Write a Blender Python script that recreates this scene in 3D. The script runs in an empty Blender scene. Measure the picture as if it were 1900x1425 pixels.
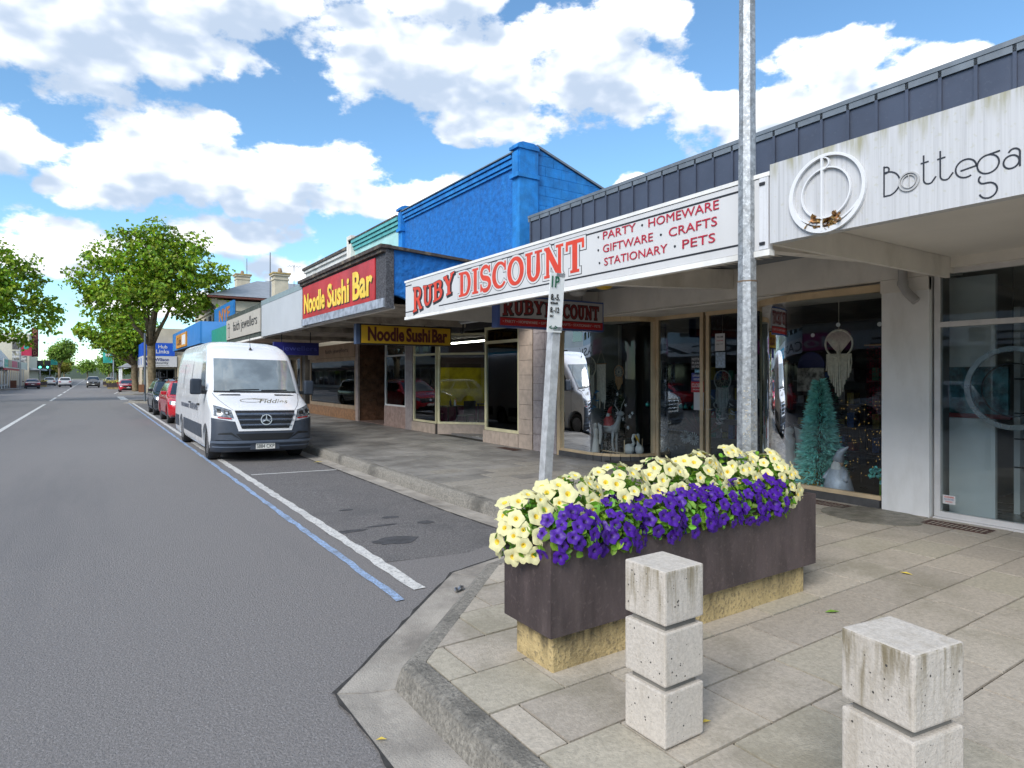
import bpy, bmesh, math, random
from mathutils import Vector, Matrix
RD = math.radians
rnd = random.Random(11)
sc = bpy.context.scene
col = sc.collection

# ------------------------------------------------------------------ camera
cam_d = bpy.data.cameras.new("camera")
cam = bpy.data.objects.new("camera", cam_d)
col.objects.link(cam)
cam.location = (0, 0, 1.79)
cam.rotation_euler = (RD(90), 0, RD(-33.6675))
cam_d.sensor_width = 36.0
cam_d.lens = 1174 / 1900 * 36.0
cam_d.shift_y = -14.5 / 1900
cam_d.clip_start = 0.05
cam_d.clip_end = 4000
sc.camera = cam

# ------------------------------------------------------------------ sky
SUN_EL, SUN_AZ = RD(37), RD(243)          # azimuth clockwise from +y (up the street)
world = bpy.data.worlds.new("World")
sc.world = world
world.use_nodes = True
wt = world.node_tree
wt.nodes.clear()


class NB:
    """tiny node-graph helper"""
    def __init__(s, tree):
        s.t = tree

    def n(s, kind, **kw):
        nd = s.t.nodes.new(kind)
        for k, v in kw.items():
            setattr(nd, k, v)
        return nd

    def put(s, sock, val):
        if isinstance(val, bpy.types.NodeSocket):
            s.t.links.new(val, sock)
        elif val is not None:
            sock.default_value = val

    def m(s, op, a, b=None, c=None, clamp=False):
        nd = s.n("ShaderNodeMath", operation=op)
        nd.use_clamp = clamp
        s.put(nd.inputs[0], a)
        if b is not None:
            s.put(nd.inputs[1], b)
        if c is not None:
            s.put(nd.inputs[2], c)
        return nd.outputs[0]

    def mr(s, v, a, b, c=0.0, d=1.0, smooth=True):
        nd = s.n("ShaderNodeMapRange")
        nd.interpolation_type = "SMOOTHSTEP" if smooth else "LINEAR"
        s.put(nd.inputs[0], v)
        for i, q in enumerate((a, b, c, d)):
            s.put(nd.inputs[i + 1], q)
        return nd.outputs[0]

    def noise(s, vec, scale, detail=4, rough=.55, dist=0.0):
        nd = s.n("ShaderNodeTexNoise")
        s.put(nd.inputs["Vector"], vec)
        nd.inputs["Scale"].default_value = scale
        nd.inputs["Detail"].default_value = detail
        nd.inputs["Roughness"].default_value = rough
        nd.inputs["Distortion"].default_value = dist
        return nd.outputs["Fac"]

    def mix(s, f, a, b, blend="MIX"):
        nd = s.n("ShaderNodeMix", data_type="RGBA", blend_type=blend)
        nd.clamp_factor = True
        s.put(nd.inputs[0], f)
        for i, q in ((6, a), (7, b)):
            if isinstance(q, tuple):
                q = (*q[:3], 1)
            s.put(nd.inputs[i], q)
        return nd.outputs[2]

    def mapping(s, vec, scale=(1, 1, 1), rot=(0, 0, 0), loc=(0, 0, 0)):
        nd = s.n("ShaderNodeMapping")
        s.put(nd.inputs[0], vec)
        nd.inputs["Location"].default_value = loc
        nd.inputs["Rotation"].default_value = rot
        nd.inputs["Scale"].default_value = scale
        return nd.outputs[0]


# cloud density as a function of direction: big cumulus banks at fixed compass bearings, noise elsewhere
CLOUDS = [  # bearing, elevation, half-width, half-height in degrees
    (-1, 27.5, 12, 5.5), (9.5, 29.5, 8, 4), (-3, 22.5, 9, 3.0), (5, 24.5, 6.5, 3.2), (6.5, 29, 3.5, 1.6),
    (27, 31, 7, 2.6), (17, 31, 5, 1.6), (21, 26, 8, 3.8), (29, 26, 9, 4.6), (40, 26.5, 9, 4.6), (33, 22, 8, 2.4), (44, 24, 7, 3.2),
    (6.5, 17.2, 6.5, 4.2), (0.5, 15.0, 4.5, 2.8), (-7, 16.5, 5, 3.0), (17.5, 16.6, 8.2, 3.3), (23, 15.5, 6, 2.2), (12, 15, 4, 2.6),
    (9.5, 11.5, 6, 2.0), (-1.5, 9.8, 6, 2.6), (15, 9.2, 4, 1.7), (5, 6.0, 6, 1.5), (-8, 6, 5, 2.4), (22, 8, 6, 1.2),
    (60.5, 24.0, 6, 2.3), (58, 20.5, 8.5, 2.6), (66, 22, 5, 2), (45, 16.5, 3, 1.1), (50, 21.5, 4, 2), (76, 18, 8, 3),
]
def cloud_group(nm, full):
  g = bpy.data.node_groups.new(nm, "ShaderNodeTree")
  g.interface.new_socket("Vector", in_out="INPUT", socket_type="NodeSocketVector")
  g.interface.new_socket("Density", in_out="OUTPUT", socket_type="NodeSocketFloat")
  b = NB(g)
  gi, go = b.n("NodeGroupInput"), b.n("NodeGroupOutput")
  vec = gi.outputs[0]
  sx = b.n("ShaderNodeSeparateXYZ")
  b.put(sx.inputs[0], vec)
  az = b.m("MULTIPLY", b.m("ARCTAN2", sx.outputs[0], sx.outputs[1]), 180 / math.pi)
  el = b.m("MULTIPLY", b.m("ARCSINE", sx.outputs[2]), 180 / math.pi)
  warp = b.noise(b.mapping(vec, (1, 1, 1.5)), 9, 2 if full else 1)
  azw = b.m("ADD", az, b.m("MULTIPLY", b.m("SUBTRACT", warp, .5), 9))
  elw = b.m("ADD", el, b.m("MULTIPLY", b.m("SUBTRACT", warp, .5), 3))
  acc = None
  for a0, e0, ra, re in CLOUDS:
      dx = b.m("MULTIPLY", b.m("SUBTRACT", azw, a0), 1.08 / ra)
      dy = b.m("MULTIPLY", b.m("SUBTRACT", elw, e0), 1.12 / re)
      q = b.m("SUBTRACT", 1.0, b.m("ADD", b.m("MULTIPLY", dx, dx), b.m("MULTIPLY", dy, dy)))
      acc = q if acc is None else b.m("SMOOTH_MAX", acc, q, .25)
  acc = b.m("MAXIMUM", acc, -1.2)
  big = b.m("MULTIPLY", b.m("SUBTRACT", b.noise(b.mapping(vec, (1, 1, 2.2)), 3.2, 1.5), .50), 9)
  inside = b.m("MULTIPLY", b.m("MULTIPLY", b.mr(az, -16, -8), b.mr(az, 88, 78)), b.mr(el, 37, 32))
  base = b.m("ADD", b.m("MULTIPLY", acc, inside), b.m("MULTIPLY", big, b.m("SUBTRACT", 1.0, inside)))
  fb = b.noise(b.mapping(vec, (1, 1, 1.7)), 14, 7 if full else 2.5, .60, .0)
  dens = b.m("ADD", b.m("MULTIPLY", base, .95), b.m("ADD", b.m("MULTIPLY", b.m("SUBTRACT", fb, .5), 3.4), .10))
  b.put(go.inputs[0], dens)
  return g


w = NB(wt)
tc = w.n("ShaderNodeTexCoord")
d0 = w.n("ShaderNodeGroup"); d0.node_tree = cloud_group("cloud_density", True)
w.put(d0.inputs[0], tc.outputs["Generated"])
up = w.n("ShaderNodeVectorMath", operation="ADD")
w.put(up.inputs[0], tc.outputs["Generated"]); up.inputs[1].default_value = (-.012, -.012, .040)
upn = w.n("ShaderNodeVectorMath", operation="NORMALIZE")
w.put(upn.inputs[0], up.outputs[0])
d1 = w.n("ShaderNodeGroup"); d1.node_tree = cloud_group("cloud_density_above", False)
w.put(d1.inputs[0], upn.outputs[0])
alpha = w.mr(d0.outputs[0], -.05, .50)
lit = w.mr(w.m("SUBTRACT", d1.outputs[0], w.m("MULTIPLY", d0.outputs[0], .30)), -.45, 1.05, 1.0, 0.0)
ccol = w.mix(lit, (.38, .46, .58), (1.0, 1.0, 1.0))
sky = w.n("ShaderNodeTexSky", sky_type="NISHITA")
sky.sun_disc = False
sky.sun_elevation = SUN_EL
sky.sun_rotation = SUN_AZ
sky.air_density = 1.0
sky.dust_density = 0.0
sky.ozone_density = 1.0
bg_sky, bg_cl = w.n("ShaderNodeBackground"), w.n("ShaderNodeBackground")
skyc = w.mix(1.0, sky.outputs[0], (.80, 1.06, 1.17), "MULTIPLY")
w.put(bg_sky.inputs[0], skyc); bg_sky.inputs[1].default_value = 0.066
w.put(bg_cl.inputs[0], ccol); bg_cl.inputs[1].default_value = 0.55
mx = w.n("ShaderNodeMixShader")
w.put(mx.inputs[0], alpha)
wt.links.new(bg_sky.outputs[0], mx.inputs[1]); wt.links.new(bg_cl.outputs[0], mx.inputs[2])
wo = w.n("ShaderNodeOutputWorld")
wt.links.new(mx.outputs[0], wo.inputs[0])
world.cycles.sampling_method = "MANUAL"
world.cycles.sample_map_resolution = 256

# ------------------------------------------------------------------ sun and exposure
sl = bpy.data.lights.new("sun", "SUN")
sun = bpy.data.objects.new("sun", sl)
col.objects.link(sun)
sl.energy = 1.4
sl.angle = RD(32)
sl.color = (1, .965, .91)
sv = Vector((math.cos(SUN_EL) * math.sin(SUN_AZ), math.cos(SUN_EL) * math.cos(SUN_AZ), math.sin(SUN_EL)))
sun.location = sv * 60
sun.rotation_euler = sv.to_track_quat("Z", "Y").to_euler()
sc.view_settings.view_transform = "Standard"
sc.view_settings.look = "None"
sc.view_settings.exposure = 1.5
sc.view_settings.gamma = 1
sc.view_settings.use_curve_mapping = False
sc.cycles.max_bounces = 7
sc.cycles.transparent_max_bounces = 16
sc.cycles.caustics_reflective = False
sc.cycles.caustics_refractive = False

# ------------------------------------------------------------------ materials
def H(h):
    h = h.lstrip("#")
    f = lambda v: v / 12.92 if v <= .04045 else ((v + .055) / 1.055) ** 2.4
    return tuple(f(int(h[i:i + 2], 16) / 255) for i in (0, 2, 4))


MATS = {}


def mat(name, c, rough=.6, metal=0.0, v=.10, s=5.0, bump=0.0, bs=60.0, speck=None, stain=None, island=0.0, coat=0.0,
        stretch=(1, 1, 1), spec=.5, wet=0.0, emit=None, trans=0.0, crack=None, run=None):
    """principled material with procedural colour variation; speck=(colour, scale, amount), stain=(colour, amount, scale, stretch)"""
    if name in MATS:
        return MATS[name]
    if isinstance(c, str):
        c = H(c)
    mt = bpy.data.materials.new(name)
    mt.use_nodes = True
    t = mt.node_tree
    t.nodes.clear()
    b = NB(t)
    out, p = b.n("ShaderNodeOutputMaterial"), b.n("ShaderNodeBsdfPrincipled")
    t.links.new(p.outputs[0], out.inputs[0])
    pos = b.n("ShaderNodeNewGeometry").outputs["Position"]
    lo, hi = tuple(x * (1 - v) for x in c), tuple(min(1, x * (1 + v)) for x in c)
    if v > 0:
        base = b.mix(b.mr(b.noise(b.mapping(pos, stretch), s, 5, .6), .3, .7), lo, hi)
    else:
        base = b.mix(0.0, c, c)
    if island:
        r = b.n("ShaderNodeNewGeometry").outputs["Random Per Island"]
        hs = b.n("ShaderNodeHueSaturation")
        b.put(hs.inputs["Hue"], b.mr(r, 0, 1, .5 - .035 * island, .5 + .03 * island, False))
        b.put(hs.inputs["Value"], b.mr(b.m("FRACT", b.m("MULTIPLY", r, 7.31)), 0, 1, 1 - .45 * island, 1 + .55 * island, False))
        b.put(hs.inputs["Color"], base)
        base = hs.outputs[0]
    if speck:
        f = b.mr(b.noise(pos, speck[1], 2, .5), .62 - .1 * speck[2], .74 - .1 * speck[2])
        base = b.mix(b.m("MULTIPLY", f, min(1, speck[2])), base, speck[0] if not isinstance(speck[0], str) else H(speck[0]))
    if stain:
        sc_ = H(stain[0]) if isinstance(stain[0], str) else stain[0]
        f = b.mr(b.noise(b.mapping(pos, stain[3] if len(stain) > 3 else (1, 1, 1), loc=(3.3, 1.7, 5.1)), stain[2], 6, .65), .48, .72)
        base = b.mix(b.m("MULTIPLY", f, stain[1]), base, sc_)
    if run:     # dirt that has run down from an edge: (colour, z where it ends, z where it starts, streak scale, amount)
        sp = b.n("ShaderNodeSeparateXYZ"); b.put(sp.inputs[0], pos)
        jag = b.m("ADD", sp.outputs[2], b.m("MULTIPLY", b.m("SUBTRACT", b.noise(b.mapping(pos, (1, 1, .05)), run[3], 3), .5), (run[2] - run[1]) * 2.2))
        f = b.m("MULTIPLY", b.mr(jag, run[1], run[2]), b.mr(b.noise(b.mapping(pos, (1, 1, .12)), run[3] * 1.3, 4), .38, .66))
        sn = b.n("ShaderNodeSeparateXYZ"); b.put(sn.inputs[0], b.n("ShaderNodeNewGeometry").outputs["Normal"])
        f = b.m("MULTIPLY", f, b.mr(b.m("ABSOLUTE", sn.outputs[2]), .5, .9, 1.0, .12))      # runs stay on upright faces
        base = b.mix(b.m("MULTIPLY", f, run[4]), base, run[0])
    if crack:
        vo = b.n("ShaderNodeTexVoronoi", feature="DISTANCE_TO_EDGE")
        wv = b.n("ShaderNodeVectorMath", operation="ADD")
        nz = b.n("ShaderNodeTexNoise"); nz.inputs["Scale"].default_value = 2.5; nz.inputs["Detail"].default_value = 4
        b.put(nz.inputs["Vector"], pos)
        b.put(wv.inputs[0], pos); b.put(wv.inputs[1], nz.outputs["Color"])
        b.put(vo.inputs["Vector"], wv.outputs[0])
        vo.inputs["Scale"].default_value = crack[0]
        f = b.m("MULTIPLY", b.mr(vo.outputs["Distance"], 0, crack[1], 1, 0), b.mr(b.noise(pos, .5, 2), .5, .62))
        base = b.mix(b.m("MULTIPLY", f, crack[3]), base, crack[2])
    b.put(p.inputs["Base Color"], base)
    rr = b.mr(b.noise(pos, s * 1.7, 4), .25, .75, max(0, rough - .08), min(1, rough + .08), False)
    if wet:
        rr = b.mix(b.m("MULTIPLY", b.mr(b.noise(pos, .55, 4, .6), .42, .66), wet), rr, (.16, .16, .16))
    b.put(p.inputs["Roughness"], rr)
    p.inputs["Metallic"].default_value = metal
    p.inputs["Specular IOR Level"].default_value = spec
    if coat:
        p.inputs["Coat Weight"].default_value = coat
        p.inputs["Coat Roughness"].default_value = .05
    if trans:
        tb, mxs = b.n("ShaderNodeBsdfTranslucent"), b.n("ShaderNodeMixShader")
        b.put(tb.inputs[0], base)
        mxs.inputs[0].default_value = trans
        t.links.new(p.outputs[0], mxs.inputs[1]); t.links.new(tb.outputs[0], mxs.inputs[2]); t.links.new(mxs.outputs[0], out.inputs[0])
    if emit:
        p.inputs["Emission Color"].default_value = (*emit[0], 1)
        p.inputs["Emission Strength"].default_value = emit[1]
    if bump:
        bn = b.n("ShaderNodeBump")
        bn.inputs["Strength"].default_value = min(1, bump)
        bn.inputs["Distance"].default_value = .02 * max(1, bump)
        b.put(bn.inputs["Height"], b.noise(pos, bs, 4, .6))
        t.links.new(bn.outputs[0], p.inputs["Normal"])
    MATS[name] = mt
    return mt


def glass(name, tint=(.86, .92, .92), ior=1.62, rough=0.0):
    """sheet glass: see-through with Fresnel reflection"""
    if name in MATS:
        return MATS[name]
    mt = bpy.data.materials.new(name)
    mt.use_nodes = True
    t = mt.node_tree
    t.nodes.clear()
    b = NB(t)
    out = b.n("ShaderNodeOutputMaterial")
    fr, tr, gl, mx = b.n("ShaderNodeFresnel"), b.n("ShaderNodeBsdfTransparent"), b.n("ShaderNodeBsdfGlossy"), b.n("ShaderNodeMixShader")
    fr.inputs[0].default_value = ior
    tr.inputs[0].default_value = (*tint, 1)
    gl.inputs[0].default_value = (.95, .97, 1, 1)
    gl.inputs[1].default_value = rough
    t.links.new(fr.outputs[0], mx.inputs[0]); t.links.new(tr.outputs[0], mx.inputs[1])
    t.links.new(gl.outputs[0], mx.inputs[2]); t.links.new(mx.outputs[0], out.inputs[0])
    MATS[name] = mt
    return mt


# ------------------------------------------------------------------ mesh helpers
def Wm(o):
    if o.parent:
        return Wm(o.parent) @ o.matrix_parent_inverse @ o.matrix_basis
    return o.matrix_basis.copy()


def attach(o, parent, local=False):
    if parent is not None:
        o.parent = parent
        if not local:
            o.matrix_parent_inverse = Wm(parent).inverted()


def tag(o, label=None, cat=None, group=None, kind=None):
    if label: o["label"] = label
    if cat: o["category"] = cat
    if group: o["group"] = group
    if kind: o["kind"] = kind
    return o


def thing(name, label, cat, loc=(0, 0, 0), rz=0.0, group=None):
    o = bpy.data.objects.new(name, None)
    o.empty_display_size = .2
    col.objects.link(o)
    o.location = loc
    o.rotation_euler = (0, 0, rz)
    return tag(o, label, cat, group)


def inst(me, name, parent, loc=(0, 0, 0), rot=None, scale=None, local=False):
    o = bpy.data.objects.new(name, me)
    col.objects.link(o)
    o.location = loc
    if rot is not None:
        o.rotation_euler = rot
    if scale is not None:
        o.scale = scale if hasattr(scale, "__len__") else (scale,) * 3
    attach(o, parent, local)
    return o


def copy_tree(o, parent=None):
    c = o.copy()
    col.objects.link(c)
    c.parent = parent
    for ch in list(o.children):
        copy_tree(ch, c)
    return c


class MB:
    def __init__(s):
        s.v, s.f, s.mi, s.k = [], [], [], 0

    def add(s, vs, fs):
        o = len(s.v)
        s.v += [tuple(p) for p in vs]
        for f in fs:
            s.f.append(tuple(i + o for i in f)); s.mi.append(s.k)
        return s

    def box(s, x0, y0, z0, x1, y1, z1):
        return s.add([(x0, y0, z0), (x1, y0, z0), (x1, y1, z0), (x0, y1, z0), (x0, y0, z1), (x1, y0, z1), (x1, y1, z1), (x0, y1, z1)],
                     [(0, 3, 2, 1), (4, 5, 6, 7), (0, 1, 5, 4), (1, 2, 6, 5), (2, 3, 7, 6), (3, 0, 4, 7)])

    def obox(s, p0, p1, z0, z1, t, off=0.0):
        """box along a plan segment, thickness t, shifted sideways by off (to the left of p0->p1)"""
        d = Vector((p1[0] - p0[0], p1[1] - p0[1])); d.normalize()
        n = Vector((-d.y, d.x))
        a0, a1, c0, c1 = (Vector(p0[:2]) + n * (off - t / 2), Vector(p1[:2]) + n * (off - t / 2), Vector(p1[:2]) + n * (off + t / 2), Vector(p0[:2]) + n * (off + t / 2))
        q = [(*a0, z0), (*a1, z0), (*c0, z0), (*c1, z0), (*a0, z1), (*a1, z1), (*c0, z1), (*c1, z1)]
        return s.add(q, [(0, 3, 2, 1), (4, 5, 6, 7), (0, 1, 5, 4), (1, 2, 6, 5), (2, 3, 7, 6), (3, 0, 4, 7)])

    def prism(s, poly, axis, a, b):
        """extrude a polygon; axis x: poly=(y,z), axis y: poly=(x,z), axis z: poly=(x,y)"""
        n = len(poly)
        mk = {"x": lambda p, t: (t, p[0], p[1]), "y": lambda p, t: (p[0], t, p[1]), "z": lambda p, t: (p[0], p[1], t)}[axis]
        vs = [mk(p, a) for p in poly] + [mk(p, b) for p in poly]
        fs = [tuple(range(n))[::-1], tuple(range(n, 2 * n))] + [(i, (i + 1) % n, n + (i + 1) % n, n + i) for i in range(n)]
        return s.add(vs, fs)

    def quad(s, *p):
        return s.add(p, [tuple(range(len(p)))])

    def tube(s, pts, r, n=8, cap=True):
        pts = [Vector(p) for p in pts]
        rs = r if hasattr(r, "__len__") else [r] * len(pts)
        ring, vs, fs = [], [], []
        ref = None
        for i, p in enumerate(pts):
            t = (pts[min(i + 1, len(pts) - 1)] - pts[max(i - 1, 0)]).normalized()
            if ref is None:
                ref = t.orthogonal().normalized()
            u = (ref - t * ref.dot(t))
            u = u.normalized() if u.length > 1e-6 else t.orthogonal().normalized()
            ref = u
            w_ = t.cross(u)
            for k in range(n):
                a = 2 * math.pi * k / n
                vs.append(p + (u * math.cos(a) + w_ * math.sin(a)) * rs[i])
        for i in range(len(pts) - 1):
            for k in range(n):
                a, c = i * n + k, i * n + (k + 1) % n
                fs.append((a, c, c + n, a + n))
        if cap:
            fs += [tuple(range(n))[::-1], tuple(range((len(pts) - 1) * n, len(pts) * n))]
        return s.add(vs, fs)

    def lathe(s, prof, n=20, c=(0, 0, 0), axis="z"):
        vs, fs = [], []
        mk = {"z": lambda x, y, z: (c[0] + x, c[1] + y, c[2] + z), "x": lambda x, y, z: (c[0] + z, c[1] + x, c[2] + y), "y": lambda x, y, z: (c[0] + y, c[1] + z, c[2] + x)}[axis]
        for r, z in prof:
            for k in range(n):
                a = 2 * math.pi * k / n
                vs.append(mk(r * math.cos(a), r * math.sin(a), z))
        m = len(prof)
        for i in range(m - 1):
            for k in range(n):
                a, d = i * n + k, i * n + (k + 1) % n
                fs.append((a, d, d + n, a + n))
        if prof[0][0] > 1e-5: fs.append(tuple(range(n))[::-1])
        if prof[-1][0] > 1e-5: fs.append(tuple(range((m - 1) * n, m * n)))
        return s.add(vs, fs)

    def ball(s, c, r, n=10, m=6):
        rr = r if hasattr(r, "__len__") else (r, r, r)
        pr = [(math.sin(math.pi * i / m), -math.cos(math.pi * i / m)) for i in range(m + 1)]
        vs, fs = [], []
        for q, z in pr:
            for k in range(n):
                a = 2 * math.pi * k / n
                vs.append((c[0] + rr[0] * q * math.cos(a), c[1] + rr[1] * q * math.sin(a), c[2] + rr[2] * z))
        for i in range(m):
            for k in range(n):
                a, d = i * n + k, i * n + (k + 1) % n
                fs.append((a, d, d + n, a + n))
        return s.add(vs, fs)

    def grid(s, fn, nu, nv):
        vs = [fn(i / nu, j / nv) for j in range(nv + 1) for i in range(nu + 1)]
        fs = [(j * (nu + 1) + i, j * (nu + 1) + i + 1, (j + 1) * (nu + 1) + i + 1, (j + 1) * (nu + 1) + i) for j in range(nv) for i in range(nu)]
        return s.add(vs, fs)

    def stroke(s, pts, wd, mp, d0, d1):
        """flat ribbon of width wd through 2-D points, given thickness d0..d1 above a plane; mp maps (u,v,d) to 3-D"""
        n = len(pts)
        L, Rr = [], []
        loop = (Vector(pts[0]) - Vector(pts[-1])).length < 1e-6
        for i in range(n):
            a, c = Vector(pts[max(i - 1, 0)]), Vector(pts[min(i + 1, n - 1)])
            if loop and i in (0, n - 1):
                a, c = Vector(pts[n - 2]), Vector(pts[1])
            t = (c - a).normalized()
            nn = Vector((-t.y, t.x))
            w2 = (wd[i] if hasattr(wd, "__len__") else wd) / 2
            p = Vector(pts[i])
            L.append(p + nn * w2); Rr.append(p - nn * w2)
        vs = []
        for i in range(n):
            vs += [mp(L[i].x, L[i].y, d1), mp(Rr[i].x, Rr[i].y, d1), mp(L[i].x, L[i].y, d0), mp(Rr[i].x, Rr[i].y, d0)]
        fs = []
        for i in range(n - 1):
            a, c = i * 4, i * 4 + 4
            fs += [(a, a + 1, c + 1, c), (a + 1, a + 3, c + 3, c + 1), (a + 2, a, c, c + 2)]
        if not loop:
            fs += [(0, 2, 3, 1), (n * 4 - 4, n * 4 - 3, n * 4 - 1, n * 4 - 2)]
        return s.add(vs, fs)

    def mesh(s, name, mats, smooth=False, weld=False):
        me = bpy.data.meshes.new(name)
        me.from_pydata(s.v, [], s.f)
        ms = mats if isinstance(mats, (list, tuple)) else [mats]
        for m_ in ms:
            me.materials.append(m_)
        if len(ms) > 1:
            me.polygons.foreach_set("material_index", s.mi)
        bm = bmesh.new(); bm.from_mesh(me)
        if weld:
            bmesh.ops.remove_doubles(bm, verts=bm.verts, dist=1e-5)
        if len(bm.faces) < 60000:
            bmesh.ops.recalc_face_normals(bm, faces=bm.faces)
        bm.to_mesh(me); bm.free()
        if smooth:
            me.polygons.foreach_set("use_smooth", [True] * len(me.polygons))
            if smooth != True:
                me.set_sharp_from_angle(angle=RD(smooth))
        me.update()
        return me

    def build(s, name, mats, parent=None, smooth=False, local=False, weld=False, bevel=0.0, bseg=2):
        me = s.mesh(name, mats, smooth, weld)
        if bevel:
            bm = bmesh.new(); bm.from_mesh(me)
            bmesh.ops.remove_doubles(bm, verts=bm.verts, dist=1e-5)
            eds = [e for e in bm.edges if len(e.link_faces) == 2 and e.calc_face_angle(0) > RD(25)]
            bmesh.ops.bevel(bm, geom=eds, offset=bevel, segments=bseg, profile=.6, affect="EDGES", clamp_overlap=True)
            bm.to_mesh(me); bm.free()
        o = bpy.data.objects.new(name, me)
        col.objects.link(o)
        attach(o, parent, local)
        return o


def arc(cx, cy, r, a0, a1, n=12, ry=None):
    ry = r if ry is None else ry
    return [(cx + r * math.cos(RD(a0 + (a1 - a0) * i / n)), cy + ry * math.sin(RD(a0 + (a1 - a0) * i / n))) for i in range(n + 1)]


def plane_map(o, X, Y):
    o, X, Y = Vector(o), Vector(X), Vector(Y)
    N = X.cross(Y)
    return lambda u, v, d=0.0: tuple(o + X * u + Y * v + N * d)


WEST = ((0, -1, 0), (0, 0, 1))     # face that looks at the road from the shops
SOUTH = ((1, 0, 0), (0, 0, 1))     # face that looks back down the street
EAST = ((0, 1, 0), (0, 0, 1))      # face of the shops across the road
NORTH = ((-1, 0, 0), (0, 0, 1))

_tcache = {}


def text_geo(sx_, bold, shear):
    key = (sx_, bold, shear)
    if key not in _tcache:
        cu = bpy.data.curves.new("txt", "FONT")
        cu.body = sx_
        cu.offset = bold
        cu.shear = shear
        cu.extrude = .5
        cu.resolution_u = 3
        o = bpy.data.objects.new("txt", cu)
        col.objects.link(o)
        dg = bpy.context.evaluated_depsgraph_get()
        dg.update()
        me = bpy.data.meshes.new_from_object(o.evaluated_get(dg))
        vs = [tuple(v.co) for v in me.vertices]
        fs = [tuple(p.vertices) for p in me.polygons]
        bpy.data.objects.remove(o); bpy.data.curves.remove(cu); bpy.data.meshes.remove(me)
        x0, x1 = min(v[0] for v in vs), max(v[0] for v in vs)
        y0, y1 = min(v[1] for v in vs), max(v[1] for v in vs)
        vs = [((v[0] - x0) / (x1 - x0), (v[1] - y0) / (y1 - y0), v[2] + .5) for v in vs]
        _tcache[key] = (vs, fs)
    return _tcache[key]


def text(body, o, XY, wd, ht, m_, parent, d=.004, th=.004, bold=0.0, shear=0.0, name="lettering", warp=None, local=False):
    """lettering fitted into wd x ht, lower left corner at o on the plane spanned by XY"""
    vs, fs = text_geo(body, bold, shear)
    mp = plane_map(o, *XY)
    mb = MB()
    out = []
    for u, v, z in vs:
        u, v = u * wd, v * ht
        if warp: u, v = warp(u, v)
        out.append(mp(u, v, d + th * z))
    mb.add(out, fs)
    me = bpy.data.meshes.new(name)
    me.from_pydata(mb.v, [], mb.f); me.materials.append(m_); me.update()
    ob = bpy.data.objects.new(name, me)
    col.objects.link(ob)
    attach(ob, parent, local)
    return ob
# ================================================================== ground, road, kerbs, footpath
FP = .15
WHITE = mat("white_paint", "#e8e6e2", .55, v=.05, s=2, stain=("#a9a69c", .35, 2.2, (1, 1, .25)))
asph = mat("asphalt", (.192, .180, .174), .75, v=.15, s=46, bump=.7, bs=75, speck=((.29, .28, .275), 62, .7), stain=((.125, .122, .126), .45, .30, (1.6, .22, 1)))
asph_bay = mat("asphalt_bay", (.160, .151, .147), .75, v=.30, s=40, bump=1.2, bs=65, speck=((.30, .29, .285), 55, .75), stain=((.095, .094, .097), .5, 1.3))
conc_gut = mat("gutter_concrete", (.36, .328, .285), .8, v=.2, s=3, bump=.5, bs=90, speck=((.2, .19, .18), 120, .5), stain=((.15, .135, .12), .75, 1.3))
conc_kerb = mat("kerb_concrete", (.25, .232, .20), .85, v=.30, s=38, bump=.8, bs=60, speck=((.12, .112, .10), 85, .7), stain=((.085, .08, .07), .85, 1.6))
slab_m = mat("joint_dirt", (.04, .035, .027), .95, v=.3, s=10)
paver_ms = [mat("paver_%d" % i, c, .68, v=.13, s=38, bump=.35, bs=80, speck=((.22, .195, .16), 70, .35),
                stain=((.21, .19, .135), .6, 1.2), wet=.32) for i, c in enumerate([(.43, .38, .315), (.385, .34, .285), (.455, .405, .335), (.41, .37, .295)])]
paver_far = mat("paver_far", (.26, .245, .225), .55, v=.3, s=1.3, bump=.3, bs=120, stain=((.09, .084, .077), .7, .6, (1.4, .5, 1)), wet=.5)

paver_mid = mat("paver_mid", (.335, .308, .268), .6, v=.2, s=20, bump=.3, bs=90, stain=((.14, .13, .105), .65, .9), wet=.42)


def tagS(o):
    o["kind"] = "structure"
    return o


def zr(x, y):
    """road surface level: flat carriageway, parking bay falling a little to the kerb"""
    t = max(0, min(1, (y - 5.6) / 2)) * max(0, min(1, (50 - y) / 3))
    return -.022 * max(0, min(x, 4.4) - 2.3) * t


ground = MB().box(-900, -400, -1.2, 900, 1600, -.30).build("ground", mat("ground_soil", (.12, .13, .08), .95, v=.3, s=.1))
tagS(ground)
xs = [-9.6, -6, -3, -1, 1, 2, 2.3, 2.8, 3.4, 4.0, 4.42]
ys = [-30, -6, 0, 3, 5, 5.6, 6.1, 6.6, 7.1, 7.6, 9, 12, 18, 30, 47, 48.5, 50, 60, 90, 160, 420]
rb = MB()
rb.add([(x, y, zr(x, y)) for y in ys for x in xs], [(j * len(xs) + i, j * len(xs) + i + 1, (j + 1) * len(xs) + i + 1, (j + 1) * len(xs) + i) for j in range(len(ys) - 1) for i in range(len(xs) - 1)])
road = tagS(rb.build("road", asph))
tagS(MB().box(4.42, 50.5, -.2, 60, 69, 0).build("side_road", asph))
bay_b = MB()
yy = [6.0, 6.1, 6.6, 7.1, 7.6, 9, 12, 18, 30, 47, 48.5]
xx = [2.36, 2.8, 3.2, 3.6, 4.12]
bay_b.add([(x, y + (.0 if y > 6.05 else -.35 + .12 * math.sin(x * 9)), zr(x, y) + .004) for y in yy for x in xx],
          [(j * 5 + i, j * 5 + i + 1, (j + 1) * 5 + i + 1, (j + 1) * 5 + i) for j in range(len(yy) - 1) for i in range(4)])
tagS(bay_b.build("parking_bay_surface", asph_bay))


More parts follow.
